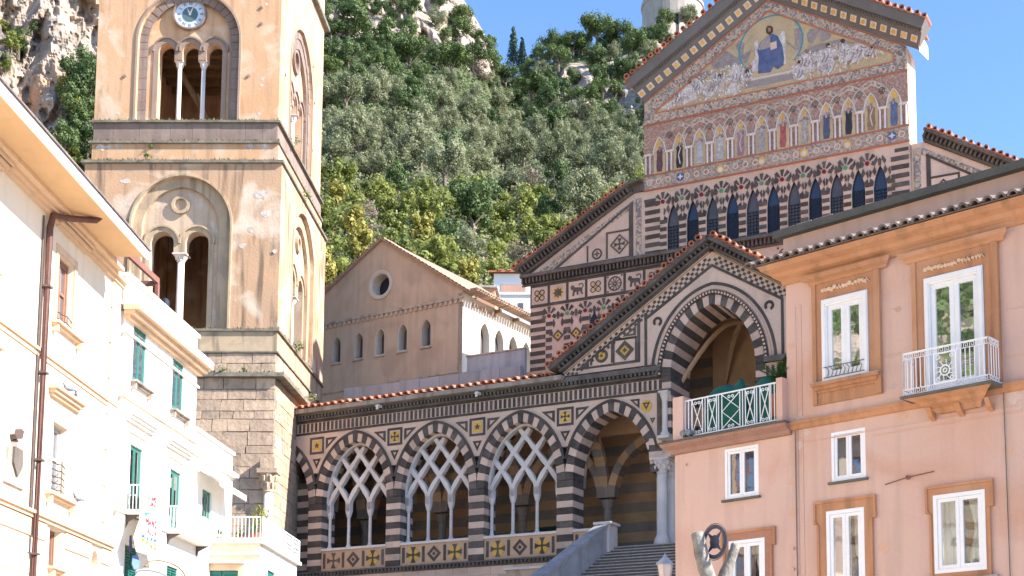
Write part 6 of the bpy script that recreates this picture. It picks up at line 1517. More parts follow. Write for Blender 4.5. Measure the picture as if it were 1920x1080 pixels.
# things on the pink terrace
t = thing('tarpaulin', 'dark green tarpaulin bundle behind the railing of the pink terrace', 'tarpaulin', FR.world(-1.55, 0.38, 8.9), FR.a)
def lump(w, d, h, seed, m, name, parent, nx=18):
    rr_ = random.Random(seed); g = G(); P = []
    for j in range(nx+1):
        for i in range(nx+1):
            x, y = i/nx*2-1, j/nx*2-1; e = max(0, 1-max(abs(x), abs(y))**4)
            P.append((x*w, y*d, h*(e**.35)*(0.88+.16*noise.noise(Vector((x*2.3+seed, y*2, seed))))+.04*noise.noise(Vector((x*9, y*9, seed)))))
    F_ = [(j*(nx+1)+i, j*(nx+1)+i+1, (j+1)*(nx+1)+i+1, (j+1)*(nx+1)+i) for j in range(nx) for i in range(nx)]
    g._add(P, F_); return obj(name, g, m, parent, smooth=True)
lump(0.62, 0.34, 1.42, 1, M['tarp'], 'cover', t); o = lump(0.50, 0.34, 1.40, 5, M['tarp'], 'cover', t); o.location = (1.0, 0.1, 0)
t = thing('palm', 'dark green palm fronds rising beside the corner of the pink house', 'plant', FR.world(-0.22, 0.3, 9.15), FR.a); t.scale = (1.25, 1.25, 1.25)
obj('pot', G().lathe(0, 0, [(.15, 0), (.2, .4), (.22, .4)], 12), M['terracotta'], t)
LM['palm'] = leafmat('palm_leaf', (0.012, 0.045, 0.015), (0.03, 0.08, 0.02), 0.1); rr_ = random.Random(4)
for k in range(20):
    a = rr_.uniform(0, 2*pi); e = rr_.uniform(.5, 1.3); g = G(); L_ = rr_.uniform(.45, .75); cc = []
    for j in range(7):
        s_ = j/6*L_; cc.append(Vector((s_*cos(e)*cos(a), s_*cos(e)*sin(a), 0.62+s_*sin(e)-.45*s_*s_)))
    sd = Vector((-sin(a), cos(a), 0))
    for j in range(1, 7):
        for sx in (-1, 1):
            for hh in (0, .5):
                p = cc[j-1].lerp(cc[j], hh); tip = p+sd*sx*.15*(1-.1*j)+(cc[j]-cc[j-1]).normalized()*.10+Vector((0, 0, -.02)); d_ = (cc[j]-cc[j-1]).normalized()*.016
                g._add([tuple(p-d_), tuple(p+d_), tuple(tip)], [(0, 1, 2)])
    g.tube([tuple(c) for c in cc], .008, 3); obj('frond', g, LM['palm'], t)
t = thing('floodlight', 'small grey twin floodlight at the foot of the terrace railing', 'floodlight', FR.world(-2.5, -0.2, 8.9), FR.a)
for dx in (0, .16):
    g = G(lambda u, v, z, dx=dx: (u+dx, z, v)); g.lathe(0, 0.13, [(.03, .1), (.07, 0.02), (.08, -.1), (.07, -.12)], 12); l = obj('lamp_head', g, M['greyp2'], t)
obj('bracket', G().box(-.04, .2, -.02, .04, 0, .05), M['greyp2'], t)

HN = frthing('shade_building', 'plain pale building standing to the right of the cathedral stairs behind the pink house', 'building', FL)  # added building, out of view, only there to throw shade on the stairs
obj('wall', G().box(28.5, 36.0, -6, 3.5, 0, 19.0), M['peachw'], HN); obj('cornice', G().box(28.3, 36.2, -6.2, 3.6, 19.002, 19.3), M['ledge'], HN)
for i in range(5):
    for z in (9.5, 14.0): obj('window', G(lambda u, v, zz: (28.5-0.03+v, u, zz)).box(-5.5+i*1.8, -4.6+i*1.8, 0, 0.02, z, z+1.9), M['glassdark'], HN)

rp = random.Random(77); M['patch'] = mat('pale_repair_patch', (0.56, 0.43, 0.37), (0.50, 0.34, 0.26), sc=4, fine=.15, bump=.1); M['patch2'] = mat('faded_orange_patch', (0.55, 0.33, 0.22), (0.56, 0.37, 0.29), sc=3, fine=.1, bump=.1)
for (u, z, r, m_) in ((0.62, 8.62, .16, 'patch'), (0.5, 8.35, .12, 'patch'), (5.45, 8.6, .18, 'patch'), (5.6, 8.4, .13, 'patch'), (0.5, 9.0, .14, 'patch'), (2.8, 9.3, .10, 'patch'), (0.30, 7.6, .13, 'patch2'), (0.32, 6.9, .15, 'patch2'), (3.0, 8.6, .12, 'patch2'), (2.5, 5.9, .16, 'patch2'), (5.3, 7.6, .12, 'patch2'), (0.3, 10.6, .12, 'patch2'), (2.95, 10.9, .1, 'patch2')):
    n = 12; obj('plaster_patch', G().prism([(u+r*rp.uniform(.5, 1.2)*cos(2*pi*i/n), z+r*.8*rp.uniform(.5, 1.2)*sin(2*pi*i/n)) for i in range(n)], -0.004, 0.0), M[m_], HR)
for (u, z) in ((0.35, 12.75), (0.75, 12.72), (1.9, 12.8), (2.9, 12.78), (4.3, 12.76)):
    n = 11; r = rp.uniform(.12, .22); obj('plaster_patch', G().prism([(u+r*rp.uniform(.5, 1.2)*cos(2*pi*i/n), z+.1+r*.6*rp.uniform(.4, 1.2)*sin(2*pi*i/n)) for i in range(n)], 0.494, 0.499), M['patch'], HR)
# ================================================================ stairs
M['step'] = mat('grimy_shadow_dark_step_stone', (0.17, 0.145, 0.12), (0.09, 0.08, 0.068), sc=3.0, fine=0.3, streak=0.2, vary=0.12)  # grime and the shadow gap under the nosings both put into this colour
M['parap'] = mat('blue_grey_parapet_stone', (0.36, 0.34, 0.33), (0.22, 0.21, 0.20), sc=1.6, streak=0.3, fine=0.25)
ST = frthing('staircase', 'long worn grey stone staircase climbing to the porch of the cathedral', 'staircase', FL)
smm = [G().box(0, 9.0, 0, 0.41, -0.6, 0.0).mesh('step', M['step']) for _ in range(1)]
nosm = G().box(0, 9.0, -0.04, 0.42, 0.002, 0.045).mesh('nosing', mat('pale_step_nosing', (0.42, 0.375, 0.32), (0.26, 0.23, 0.20), sc=4, fine=.3))
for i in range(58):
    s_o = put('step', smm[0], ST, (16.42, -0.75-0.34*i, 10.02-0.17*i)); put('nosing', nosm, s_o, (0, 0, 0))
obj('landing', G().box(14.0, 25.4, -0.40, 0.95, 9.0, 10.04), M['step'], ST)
PW = frthing('stair_parapet', 'sloping blue grey stone parapet beside the staircase', 'parapet', FL)
gx = lambda u, v, z: (u, -v, z)
side = G(lambda v, u, z: (u, -v, z)); prof = [(0.5, 0), (0.5, 10.8), (1.2, 10.8), (20.5, 1.15), (20.5, 0)]
side.prism(prof, 16.0, 16.38); obj('wall', side, M['parap'], PW)
for i in range(17):
    v0 = 1.25+i*1.13; v1 = v0+1.12; f = lambda v: 10.8-(v-1.2)*0.5
    obj('coping', G(lambda v, u, z: (u, -v, z)).prism([(v0, f(v0)+.005), (v1, f(v1)+.005), (v1, f(v1)+.18), (v0, f(v0)+.18)], 15.92, 16.46), M['parap'], PW)
obj('end_pillar', G().box(15.9, 16.5, -1.2, -0.42, 9.8, 10.95), M['white'], PW); obj('cap', G().box(15.8, 16.6, -1.28, -0.35, 10.952, 11.06), M['white'], PW)
LW = frthing('low_wall', 'short rough stone wall with a pale coping below the arcade', 'wall', FL)
u0, z0 = FL.P(948, 1066, -2.2); u1, z1 = FL.P(990, 1060, -2.2)
obj('wall', G().box(u0, u1+0.9, -2.2, -1.2, 0, z0-0.08), M['block'], LW); obj('coping', G().box(u0-.06, u1+0.96, -2.28, -1.1, z0-.078, z0+.02), M['white'], LW)

# ================================================================ street lamp
M['zinc'] = mat('grey_zinc', (0.30, 0.32, 0.36), (0.2, 0.22, 0.25), sc=6, rough=0.45, fine=0.1)
M['milk'] = mat('milky_lamp_glass', (0.52, 0.42, 0.36), (0.45, 0.36, 0.31), sc=4, rough=0.2, fine=0.03, bump=0)
p = ray(1247, 1040, 30.0)
LP_ = thing('street_lamp', 'grey street lamp with a milky hexagonal lantern in front of the stairs', 'street lamp', (p.x, 30.0, 0)); tz = p.z
def hexa(g, r0, r1, z0, z1, n=6, a0=0.3): 
    P = [(r0*cos(a0+2*pi*i/n), r0*sin(a0+2*pi*i/n), z0) for i in range(n)]+[(r1*cos(a0+2*pi*i/n), r1*sin(a0+2*pi*i/n), z1) for i in range(n)]
    g._add(P, [tuple(range(n-1, -1, -1)), tuple(range(n, 2*n))]+[(i, (i+1) % n, (i+1) % n+n, i+n) for i in range(n)]); return g
g = G(); hexa(g, 0.205, 0.10, tz-0.20, tz-0.09); hexa(g, 0.09, 0.045, tz-0.09, tz-0.035); g.lathe(0, 0, [(0.02, tz-.035), (0.035, tz-.01), (0.012, tz+.01), (0.004, tz+.05)], 8); hexa(g, 0.215, 0.205, tz-.225, tz-.20)
obj('hood', g, M['zinc'], LP_)
obj('lantern_glass', hexa(G(), 0.115, 0.175, tz-0.62, tz-0.226), M['milk'], LP_)
for i in range(6):
    a = 0.3+i*pi/3; obj('glazing_bar', G().tube([(.118*cos(a), .118*sin(a), tz-.62), (.180*cos(a), .180*sin(a), tz-.225)], .008, 4), M['zinc'], LP_)
obj('post', G().lathe(0, 0, [(0.20, 0), (0.20, 0.5), (0.12, 0.7), (0.09, 1.2), (0.05, 1.4), (0.045, tz-0.9), (0.09, tz-.85), (0.04, tz-.8), (0.12, tz-0.63)], 12), M['zinc'], LP_)

# ================================================================ fountain statue with a diagonal cross
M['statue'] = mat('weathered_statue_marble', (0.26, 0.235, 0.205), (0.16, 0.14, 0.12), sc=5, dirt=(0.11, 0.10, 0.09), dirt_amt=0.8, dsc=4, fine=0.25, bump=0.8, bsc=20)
M['bronze'] = mat('dark_blue_bronze', (0.035, 0.04, 0.07), (0.06, 0.07, 0.10), sc=8, rough=0.5, metal=0.3, fine=0.1)
YS = 17.0
p = ray(1340, 1080, YS)
SD = thing('statue', 'weathered marble statue leaning on a diagonal log cross with a dark openwork metal halo', 'statue', (p.x, YS, 0))
def loc(x, y, dy=0.0): q = ray(x, y, YS+dy); return (q.x-p.x, dy, q.z)
def log(path, rs, name, seed):
    rr = random.Random(seed); g = G(); pts = []
    for k in range(len(path)-1):
        for j in range(4):
            a = Vector(path[k]).lerp(Vector(path[k+1]), j/4); pts.append((a+Vector((rr.uniform(-.006, .006), rr.uniform(-.006, .006), 0)), rs[k]+(rs[k+1]-rs[k])*j/4+rr.uniform(-.008, .008)))
    pts.append((Vector(path[-1]), rs[-1])); pts.append((Vector(path[-1])+(Vector(path[-1])-Vector(path[-2])).normalized()*.02, rs[-1]*.75))
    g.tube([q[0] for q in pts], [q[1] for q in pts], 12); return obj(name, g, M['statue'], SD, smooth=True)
log([loc(1385, 1230, .0), loc(1335, 1110), loc(1318, 1050), loc(1308, 1001)], [.12, .105, .095, .085], 'cross_beam', 1)
log([loc(1295, 1220, .14), loc(1345, 1110, .14), loc(1367, 1060, .12), loc(1379, 1022, .12)], [.11, .095, .075, .06], 'cross_beam', 2)
g = G(lambda u, v, z: (u*.55+v*.8, -u*.8+v*.5, z)); c = loc(1340, 1016, -.06)
hg = G(lambda u, v, z: (c[0]+u*.62+v*.3, c[1]-u*.75+v*.7, c[2]+z))
hg.ring(0, 0, .165, .215, -.012, .012, 32); hg.ring(0, 0, .225, .232, -.01, .01, 32)
hg.prism(star(4, .055, .19, 0, 0, pi/4), -.010, .010); hg.disc(0, 0, .085, -.014, .014, 16)
for i in range(12):
    a = i*pi/6; hg.disc(.19*cos(a), .19*sin(a), .018, -.018, .018, 8)
obj('halo', hg, M['bronze'], SD)
# body below the frame: robed figure grown from a skeleton with radii
vb_ = [((0.02, .05, 2.1), .20), ((0.02, .06, 2.45), .19), ((0.03, .07, 2.8), .20), ((0.04, .06, 3.12), .22), ((0.05, .03, 3.36), .12), ((0.05, .0, 3.50), .085), ((0.05, -.02, 3.64), .12), ((0.05, -.02, 3.78), .10),
       ((0.30, .04, 3.22), .11), ((0.46, -.02, 2.98), .085), ((0.40, -.2, 2.8), .06), ((-.22, .04, 3.24), .11), ((-.40, -.04, 3.05), .085), ((-.36, -.2, 3.2), .06),
       ((0.14, .05, 1.6), .18), ((0.15, .0, 1.15), .15), ((-.12, .05, 1.6), .18), ((-.14, .08, 1.15), .15)]
eb_ = [(0, 1), (1, 2), (2, 3), (3, 4), (4, 5), (5, 6), (6, 7), (3, 8), (8, 9), (9, 10), (3, 11), (11, 12), (12, 13), (0, 14), (14, 15), (0, 16), (16, 17)]
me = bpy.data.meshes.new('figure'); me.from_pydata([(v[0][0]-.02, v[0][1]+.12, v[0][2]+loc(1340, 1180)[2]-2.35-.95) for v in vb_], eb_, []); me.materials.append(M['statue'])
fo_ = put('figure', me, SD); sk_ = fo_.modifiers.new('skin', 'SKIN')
for i, v in enumerate(vb_): me.skin_vertices[0].data[i].radius = (v[1], v[1]*.85)
me.skin_vertices[0].data[0].use_root = True
ss = fo_.modifiers.new('sub', 'SUBSURF'); ss.levels = 2; ss.render_levels = 2
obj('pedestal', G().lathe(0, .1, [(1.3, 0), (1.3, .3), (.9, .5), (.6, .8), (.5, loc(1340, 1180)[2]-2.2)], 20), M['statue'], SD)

# ================================================================ hillside
def interp(x, tab):
    if x <= tab[0][0]: return tab[0][1]
    for (a, b), (c_, d_) in zip(tab, tab[1:]):
        if x <= c_: return b+(d_-b)*(x-a)/(c_-a)
    return tab[-1][1]
CREST = [(-900, -60), (100, -160), (560, -140), (700, -80), (820, -42), (862, -12), (888, 28), (908, 62), (925, 112), (945, 150), (1000, 135), (1060, 105), (1120, 92), (1180, 85), (1210, 70), (1300, 66), (1500, 110), (2100, 260), (2700, 420)]
def blobm(x, y, cx, cy, rx, ry): return max(0.0, 1-((x-cx)/rx)**2-((y-cy)/ry)**2)
def rockmask(x, y):
    m = blobm(x, y, 800, 30, 150, 95)*1.2+blobm(x, y, 905, 90, 42, 70)*1.6+blobm(x, y, 1083, 165, 42, 58)*1.8+blobm(x, y, 1178, 165, 62, 75)*1.6+blobm(x, y, 650, 60, 60, 70)*.8+blobm(x, y, 1265, 60, 60, 50)*1.5
    return m*1.15+0.55*noise.noise(Vector((x*.021, y*.021, 3.1)))-.15
HB0 = 600
def hillY(x, y):
    cr = interp(x, CREST); s_ = max(0, (HB0-y)/(HB0-cr)); Y = 100+185*s_**1.15
    n = noise.noise(Vector((x*.008, y*.008, 1.7)))*9+noise.noise(Vector((x*.03, y*.03, 5.2)))*3
    r = min(1, max(0, rockmask(x, y)*1.5))
    rg = (1-abs(noise.noise(Vector((x*.022, y*.012, 9.1))))*2)*7+(1-abs(noise.noise(Vector((x*.06, y*.035, 2.1))))*2)*3.2+noise.noise(Vector((x*.15, y*.11, 4.0)))*1.6
    return Y+n*min(1, s_*3)-r*(rg-4)
def hill_point(x, y): return ray(x, y, hillY(x, y))
M['hill'] = None
m = bpy.data.materials.new('limestone_and_scrub'); m.use_nodes = True; t = m.node_tree; t.nodes.clear(); L = t.links.new
out = _n(t, "ShaderNodeOutputMaterial"); b = _n(t, "ShaderNodeBsdfPrincipled"); b.inputs['Roughness'].default_value = .95; L(b.outputs[0], out.inputs[0])
at = _n(t, "ShaderNodeAttribute"); at.attribute_name = 'rock'; g_ = _n(t, "ShaderNodeNewGeometry")
n1 = _n(t, "ShaderNodeTexNoise"); n1.inputs['Scale'].default_value = .35; n1.inputs['Detail'].default_value = 8; L(g_.outputs['Position'], n1.inputs['Vector'])
n2 = _n(t, "ShaderNodeTexNoise"); n2.inputs['Scale'].default_value = .09; n2.inputs['Detail'].default_value = 5; L(g_.outputs['Position'], n2.inputs['Vector'])
mp = _n(t, "ShaderNodeMapping"); mp.inputs['Scale'].default_value = (1.1, 1.1, .25); L(g_.outputs['Position'], mp.inputs[0]); n3 = _n(t, "ShaderNodeTexNoise"); n3.inputs['Scale'].default_value = .5; n3.inputs['Detail'].default_value = 9; L(mp.outputs[0], n3.inputs['Vector'])
def cr_(f, stops):
    r = _n(t, "ShaderNodeValToRGB"); e = r.color_ramp.elements
    while len(e) < len(stops): e.new(.5)
    for i, (p_, c_) in enumerate(stops): e[i].position = p_; e[i].color = (*c_, 1)
    L(f, r.inputs[0]); return r.outputs[0]
rock = cr_(n3.outputs[0], [(.28, (.10, .09, .08)), (.40, (.21, .17, .135)), (.52, (.33, .26, .20)), (.72, (.44, .36, .28))])
och = _n(t, "ShaderNodeMix", data_type='RGBA'); mr = _n(t, "ShaderNodeMapRange"); mr.inputs[1].default_value = .5; mr.inputs[2].default_value = .64; L(n2.outputs[0], mr.inputs[0]); ml = _n(t, "ShaderNodeMath", operation='MULTIPLY'); at2 = _n(t, "ShaderNodeAttribute"); at2.attribute_name = 'ochre'
L(mr.outputs[0], ml.inputs[0]); L(at2.outputs['Fac'], ml.inputs[1]); L(ml.outputs[0], och.inputs[0]); L(rock, och.inputs[6]); och.inputs[7].default_value = (.42, .25, .14, 1)
grn = cr_(n1.outputs[0], [(.35, (.035, .04, .018)), (.55, (.07, .085, .03)), (.7, (.13, .12, .06))])
mx = _n(t, "ShaderNodeMix", data_type='RGBA'); a2 = _n(t, "ShaderNodeMath", operation='ADD'); L(at.outputs['Fac'], a2.inputs[0]); L(n1.outputs[0], a2.inputs[1]); mr2 = _n(t, "ShaderNodeMapRange"); mr2.inputs[1].default_value = .85; mr2.inputs[2].default_value = 1.0; L(a2.outputs[0], mr2.inputs[0])
L(mr2.outputs[0], mx.inputs[0]); L(grn, mx.inputs[6]); L(och.outputs[2], mx.inputs[7]); L(mx.outputs[2], b.inputs['Base Color'])
bp_ = _n(t, "ShaderNodeBump"); bp_.inputs['Strength'].default_value = 0.7; bp_.inputs['Distance'].default_value = 0.8; L(n3.outputs[0], bp_.inputs['Height']); L(bp_.outputs[0], b.inputs['Normal'])
M['hill'] = m
def surf(name, xs, ys, f, rockf, ochref, label=None, **props):
    V = []; R_ = []; O_ = []
    for y in ys:
        for x in xs: V.append(tuple(f(x, y))); R_.append(rockf(x, y)); O_.append(ochref(x, y))
    nx = len(xs); F_ = [(j*nx+i, j*nx+i+1, (j+1)*nx+i+1, (j+1)*nx+i) for j in range(len(ys)-1) for i in range(nx-1)]
    me = bpy.data.meshes.new(name); me.from_pydata(V, [], F_); me.materials.append(M['hill'])
    for nm, vals in (('rock', R_), ('ochre', O_)):
        a_ = me.attributes.new(nm, 'FLOAT', 'POINT'); a_.data.foreach_set('value', vals)
    o = put(name, me, None, **props); return o
def frange(a, b, s_):
    r = []
    while a < b: r.append(a); a += s_
    r.append(b); return r
def hp(x, q):
    cr = interp(x, CREST); return hill_point(x, cr+(HB0-cr)*q)
xs = frange(380, 1420, 6); qs = [i/110 for i in range(111)]
surf('hillside', xs, qs, hp, lambda x, q: min(1, max(0, rockmask(x, interp(x, CREST)+(HB0-interp(x, CREST))*q)*1.1)), lambda x, q: 0.0, kind='structure')
# nearer cliff left of and behind the tower
def cliffY(x, y):
    Y = 135+(360-y)*.05+(x/180)*4
    n = noise.noise(Vector((x*.012, y*.008, 21)))*7+(1-abs(noise.noise(Vector((x*.03+y*.006, y*.017, 7.7))))*2)*2.2+(1-abs(noise.noise(Vector((x*.06+y*.02, y*.045, 1.3))))*2)*1.1+noise.noise(Vector((x*.17, y*.13, 8)))*.6+noise.noise(Vector((x*.4, y*.3, 8)))*.22
    return Y-n
cxs = frange(-420, 470, 4.0); cys = frange(-330, 620, 4.5)
def clrock(x, y): return 0.9+.5*noise.noise(Vector((x*.013, y*.013, 33)))-(.9 if (x-95) > -(y-330)*.28+0 and y > 150 else 0)-blobm(x, y, 20, 95, 45, 60)*.6
surf('cliff', cxs, cys, lambda x, y: ray(x, y, cliffY(x, y)), lambda x, y: min(1, max(0, clrock(x, y))), lambda x, y: min(1, max(.3, (x+20)/70)), kind='structure')
# slopes closing the valley to the west, seen in the window panes
def west(a, h):
    R0 = 75+h*1.25+8*noise.noise(Vector((a*3, h*.03, 2))); x = -R0*cos(a); y = 30-R0*sin(a)*1.0; return Vector((x, y, h*0.95+4*noise.noise(Vector((a*4, h*.05, 7)))))
wa = [radians(-38+i*1.6) for i in range(70)]; wh_ = [i*4.0 for i in range(26)]
surf('valley_slope', wa, wh_, west, lambda a, h: min(1, max(0, .25+.7*noise.noise(Vector((a*4, h*.05, 3))))), lambda a, h: .3, kind='structure')

# ---------------------------------------------------------------- vegetation prototypes
def tree_crown(name, m, clumps, cr, leaves, ls, seed, shell=.75, elong=2.2):
    """clumps: centre list; each clump a ball of small leaf sprays"""
    rg = np.random.RandomState(seed); nC = len(clumps); N = leaves
    ci = rg.randint(0, nC, N); C_ = np.array([c[:3] for c in clumps]); R_ = np.array([c[3] for c in clumps])*cr
    d = rg.normal(size=(N, 3)); d /= np.linalg.norm(d, axis=1)[:, None]; rad = R_[ci]*(shell+(1-shell)*rg.rand(N))*np.where(rg.rand(N) < .12, .6, 1)*(1+.25*rg.rand(N)*(rg.rand(N) < .2))
    P = C_[ci]+d*rad[:, None]*np.array([1, 1, 1.05])
    t1 = rg.normal(size=(N, 3)); t1 -= (t1*d).sum(1)[:, None]*d*.6; t1 /= np.linalg.norm(t1, axis=1)[:, None]
    t2 = np.cross(t1, d); t2 /= np.linalg.norm(t2, axis=1)[:, None]+1e-9
    s_ = ls*(.45+1.1*rg.rand(N)**1.5)[:, None]
    V = np.concatenate([P-t1*s_*.5, P+t2*s_/elong, P+t1*s_*.5, P-t2*s_/elong], 0); idx = np.arange(N); F_ = np.stack([idx, idx+N, idx+2*N, idx+3*N], 1)
    me = bpy.data.meshes.new(name); me.vertices.add(4*N); me.vertices.foreach_set('co', V.astype(np.float32).ravel())
    me.loops.add(4*N); me.loops.foreach_set('vertex_index', F_.astype(np.int32).ravel()); me.polygons.add(N); me.polygons.foreach_set('loop_start', (np.arange(N)*4).astype(np.int32)); me.update(calc_edges=True)
    me.materials.append(m); return me
def rclumps(n, w, h, zc, rmin, rmax, seed, top=True, flat=1.0):
    r = random.Random(seed); out = []
    for i in range(n):
        while True:
            x, y, z = r.uniform(-1, 1), r.uniform(-1, 1), r.uniform(-1, 1)
            if x*x+y*y+z*z < 1: break
        out.append((x*w, y*w, zc+z*h, r.uniform(rmin, rmax)))
    return out
LM['olive'] = leafmat('olive_leaf', (0.12, 0.145, 0.068), (0.29, 0.305, 0.175), .4)
LM['pine'] = leafmat('pine_needle_leaf', (0.04, 0.075, 0.022), (0.12, 0.165, 0.045), .2)
LM['oak'] = leafmat('evergreen_oak_leaf', (0.042, 0.078, 0.028), (0.125, 0.175, 0.058), .25)
LM['shrub'] = leafmat('bright_shrub_leaf', (0.095, 0.14, 0.035), (0.29, 0.31, 0.08), .4)
LM['autumn'] = leafmat('yellow_autumn_leaf', (0.14, 0.155, 0.04), (0.36, 0.31, 0.07), .3)
LM['bare'] = leafmat('bare_brown_twig', (0.12, 0.09, 0.06), (0.27, 0.21, 0.155), .05)
LM['conif'] = leafmat('dark_conifer_leaf', (0.012, 0.035, 0.022), (0.03, 0.065, 0.04), .05)
M['bark'] = mat('grey_brown_bark', (0.13, 0.10, 0.075), (0.2, 0.16, 0.13), sc=4, fine=.2)
def trunk_mesh(h, r, seed, spread=.8):
    rr = random.Random(seed); g = G(); g.tube([(0, 0, -1.0), (rr.uniform(-.1, .1), 0, h*.5), (rr.uniform(-.2, .2), rr.uniform(-.2, .2), h)], [r*1.3, r, r*.6], 6)
    for i in range(4):
        a = i*pi/2+rr.uniform(-.5, .5); g.tube([(0, 0, h*.6), (spread*cos(a)*.6, spread*sin(a)*.6, h*1.0), (spread*cos(a)*1.3, spread*sin(a)*1.3, h*1.45)], [r*.5, r*.35, r*.15], 5)
    return g.mesh('trunk', M['bark'])
PR = {'olive': [], 'pine': [], 'oak': [], 'shrub': [], 'autumn': [], 'bare': [], 'conif': []}
for i in range(7): PR['olive'].append((tree_crown('crown', LM['olive'], rclumps(24, 1.7, 1.5, 2.6, .35, .95, 10+i), 1.0, 5200, .19, i, shell=.45, elong=3), trunk_mesh(1.6, .17, i)))
for i in range(3): PR['pine'].append((tree_crown('crown', LM['pine'], [(c[0], c[1], c[2], c[3]) for c in rclumps(18, 2.3, 1.0, 3.6, .6, 1.1, 30+i)], 1.0, 4600, .21, 20+i, shell=.5), trunk_mesh(2.6, .2, 20+i, 1.6)))
for i in range(4): PR['oak'].append((tree_crown('crown', LM['oak'], rclumps(22, 1.8, 1.6, 2.6, .4, 1.0, 50+i), 1.0, 5000, .2, 40+i, shell=.5), trunk_mesh(1.5, .2, 40+i)))
for i in range(4): PR['shrub'].append((tree_crown('crown', LM['shrub'], rclumps(18, 1.4, 1.1, 1.4, .3, .8, 70+i), 1.0, 3400, .19, 60+i, shell=.45), trunk_mesh(.8, .1, 60+i, .5)))
for i in range(2): PR['autumn'].append((tree_crown('crown', LM['autumn'], rclumps(10, .8, 1.1, 1.6, .35, .6, 90+i), 1.0, 1100, .22, 80+i), trunk_mesh(.9, .09, 80+i, .4)))
for i in range(2): PR['bare'].append((tree_crown('crown', LM['bare'], rclumps(10, 1.1, 1.0, 1.5, .5, .9, 110+i), 1.0, 1500, .34, 100+i, shell=.3, elong=14), trunk_mesh(.9, .09, 100+i, .6)))
for i in range(2):
    cl_ = [(0.12*sin(k*2.1), .12*cos(k*1.7), .8+k*.42, max(.2, 1.5*(1-k/19.0))) for k in range(18)]
    PR['conif'].append((tree_crown('crown', LM['conif'], cl_, 1.0, 2600, .26, 130+i), trunk_mesh(3.0, .15, 130+i, .2)))
KIND = {'olive': ('olive_tree', 'silvery grey green olive tree in the grove on the hillside', 'olive tree', 'olive trees on the hillside'),
        'pine': ('pine_tree', 'dark green flat topped pine among the rocks high on the hill', 'pine tree', 'pines high on the hill'),
        'oak': ('evergreen_oak', 'dark green round evergreen tree on the hillside', 'tree', 'dark evergreen trees on the hillside'),
        'shrub': ('leafy_shrub', 'fresh green shrub on the lower hillside behind the chapel roof', 'shrub', 'green shrubs on the lower slope'),
        'autumn': ('yellow_shrub', 'yellow leaved shrub on the lower hillside', 'shrub', 'yellow shrubs on the lower slope'),
        'bare': ('bare_shrub', 'leafless brown grey shrub on the lower hillside', 'shrub', 'bare shrubs on the lower slope'),
        'conif': ('conifer', '', 'conifer', None)}
def plant(kind, x, y, scale, label=None, pt=None, k=None, sc3=None, group=True):
    nm, lb, ct, gr = KIND[kind]; q = pt if pt is not None else hill_point(x, y)
    t_ = thing(nm, label or lb, ct, (q.x, q.y, q.z-0.25*scale), random.uniform(0, 6.28), gr if (group and not label) else None)
    cm, tm = random.choice(PR[kind]) if k is None else PR[kind][k]
    s3 = sc3 or (random.uniform(.9, 1.12), random.uniform(.9, 1.12), random.uniform(.85, 1.15))
    t_.scale = tuple(scale*a for a in s3)
    put('crown', cm, t_); put('trunk', tm, t_); return t_
random.seed(5)
placed = []
def zone(kind, x, y):
    hx = 'close to the tower edge' if x < 700 else 'left of the hill middle' if x < 830 else 'in the middle of the hill' if x < 950 else 'right of the hill middle' if x < 1080 else 'near the cathedral gable'
    vy = 'high up' if y < 160 else 'upper slope' if y < 235 else 'mid slope' if y < 300 else 'lower mid slope' if y < 370 else 'low slope' if y < 440 else 'lowest slope'
    w_ = {'olive': 'silvery grey green olive tree', 'pine': 'dark green flat topped pine', 'oak': 'dark green round evergreen tree', 'shrub': 'fresh green shrub', 'autumn': 'yellow leaved shrub', 'bare': 'leafless brown grey shrub'}[kind]
    return '%s, %s, %s' % (w_, vy, hx)
def trytree(x, y, d, kind, s_):
    for (a, b_, c_) in placed:
        if (a-x)**2+((b_-y)*1.25)**2 < (d*.5+c_*.5)**2*.8: return False
    placed.append((x, y, d)); o_ = plant(kind, x, y, s_); o_['label'] = zone(kind, x, y); return True
# individually recognisable trees first
KW_ = [('conif', 962, 128, 1.15, 'dark pointed conifer on the ridge, left one of the pair'), ('conif', 979, 132, 1.05, 'dark pointed conifer on the ridge, right one of the pair'),
       ('pine', 846, 150, 1.5, 'broad dark umbrella pine under the rocky peak'), ('pine', 768, 140, 1.35, 'spreading pine left of the broad umbrella pine below the peak'),
       ('oak', 655, 75, 1.9, 'large dark evergreen tree close to the tower edge high up'), ('oak', 686, 105, 1.05, 'small bright round evergreen below the large dark tree by the tower'), ('pine', 870, 62, .95, 'wind bent pine on the right shoulder of the rocky peak'),
       ('pine', 1120, 96, 1.55, 'tall pine with visible trunks on the ridge right of the gap'), ('pine', 1160, 96, 1.45, 'tall pine on the ridge nearest the gable edge'), ('pine', 1032, 112, 1.3, 'dense pine clump left part of the wooded ridge'),
       ('bare', 900, 152, 1.6, 'bare grey tree standing below the rocky peak'), ('oak', 1058, 108, 1.3, 'dark tree in the middle of the wooded ridge'), ('oak', 1010, 125, 1.15, 'dark tree beside the pair of pointed conifers'),
       ('oak', 1090, 104, 1.5, 'dark rounded tree on the ridge between two tall pines'), ('oak', 1140, 98, 1.4, 'dark rounded tree on the ridge under the tall pines'), ('pine', 1075, 112, 1.2, 'lower pine on the ridge above the pale outcrop'), ('oak', 1190, 90, 1.2, 'dark bush on the ridge at the foot of the ruined tower'), ('pine', 1245, 62, 1.05, 'small pine growing before the ruined tower'), ('olive', 1290, 52, 1.2, 'grey green tree right of the ruined tower')]
for k_, x, y, s_, lb in KW_:
    placed.append((x, y, 30 if k_ != 'conif' else 10)); plant(k_, x, y, s_, label=lb)
tries = 0
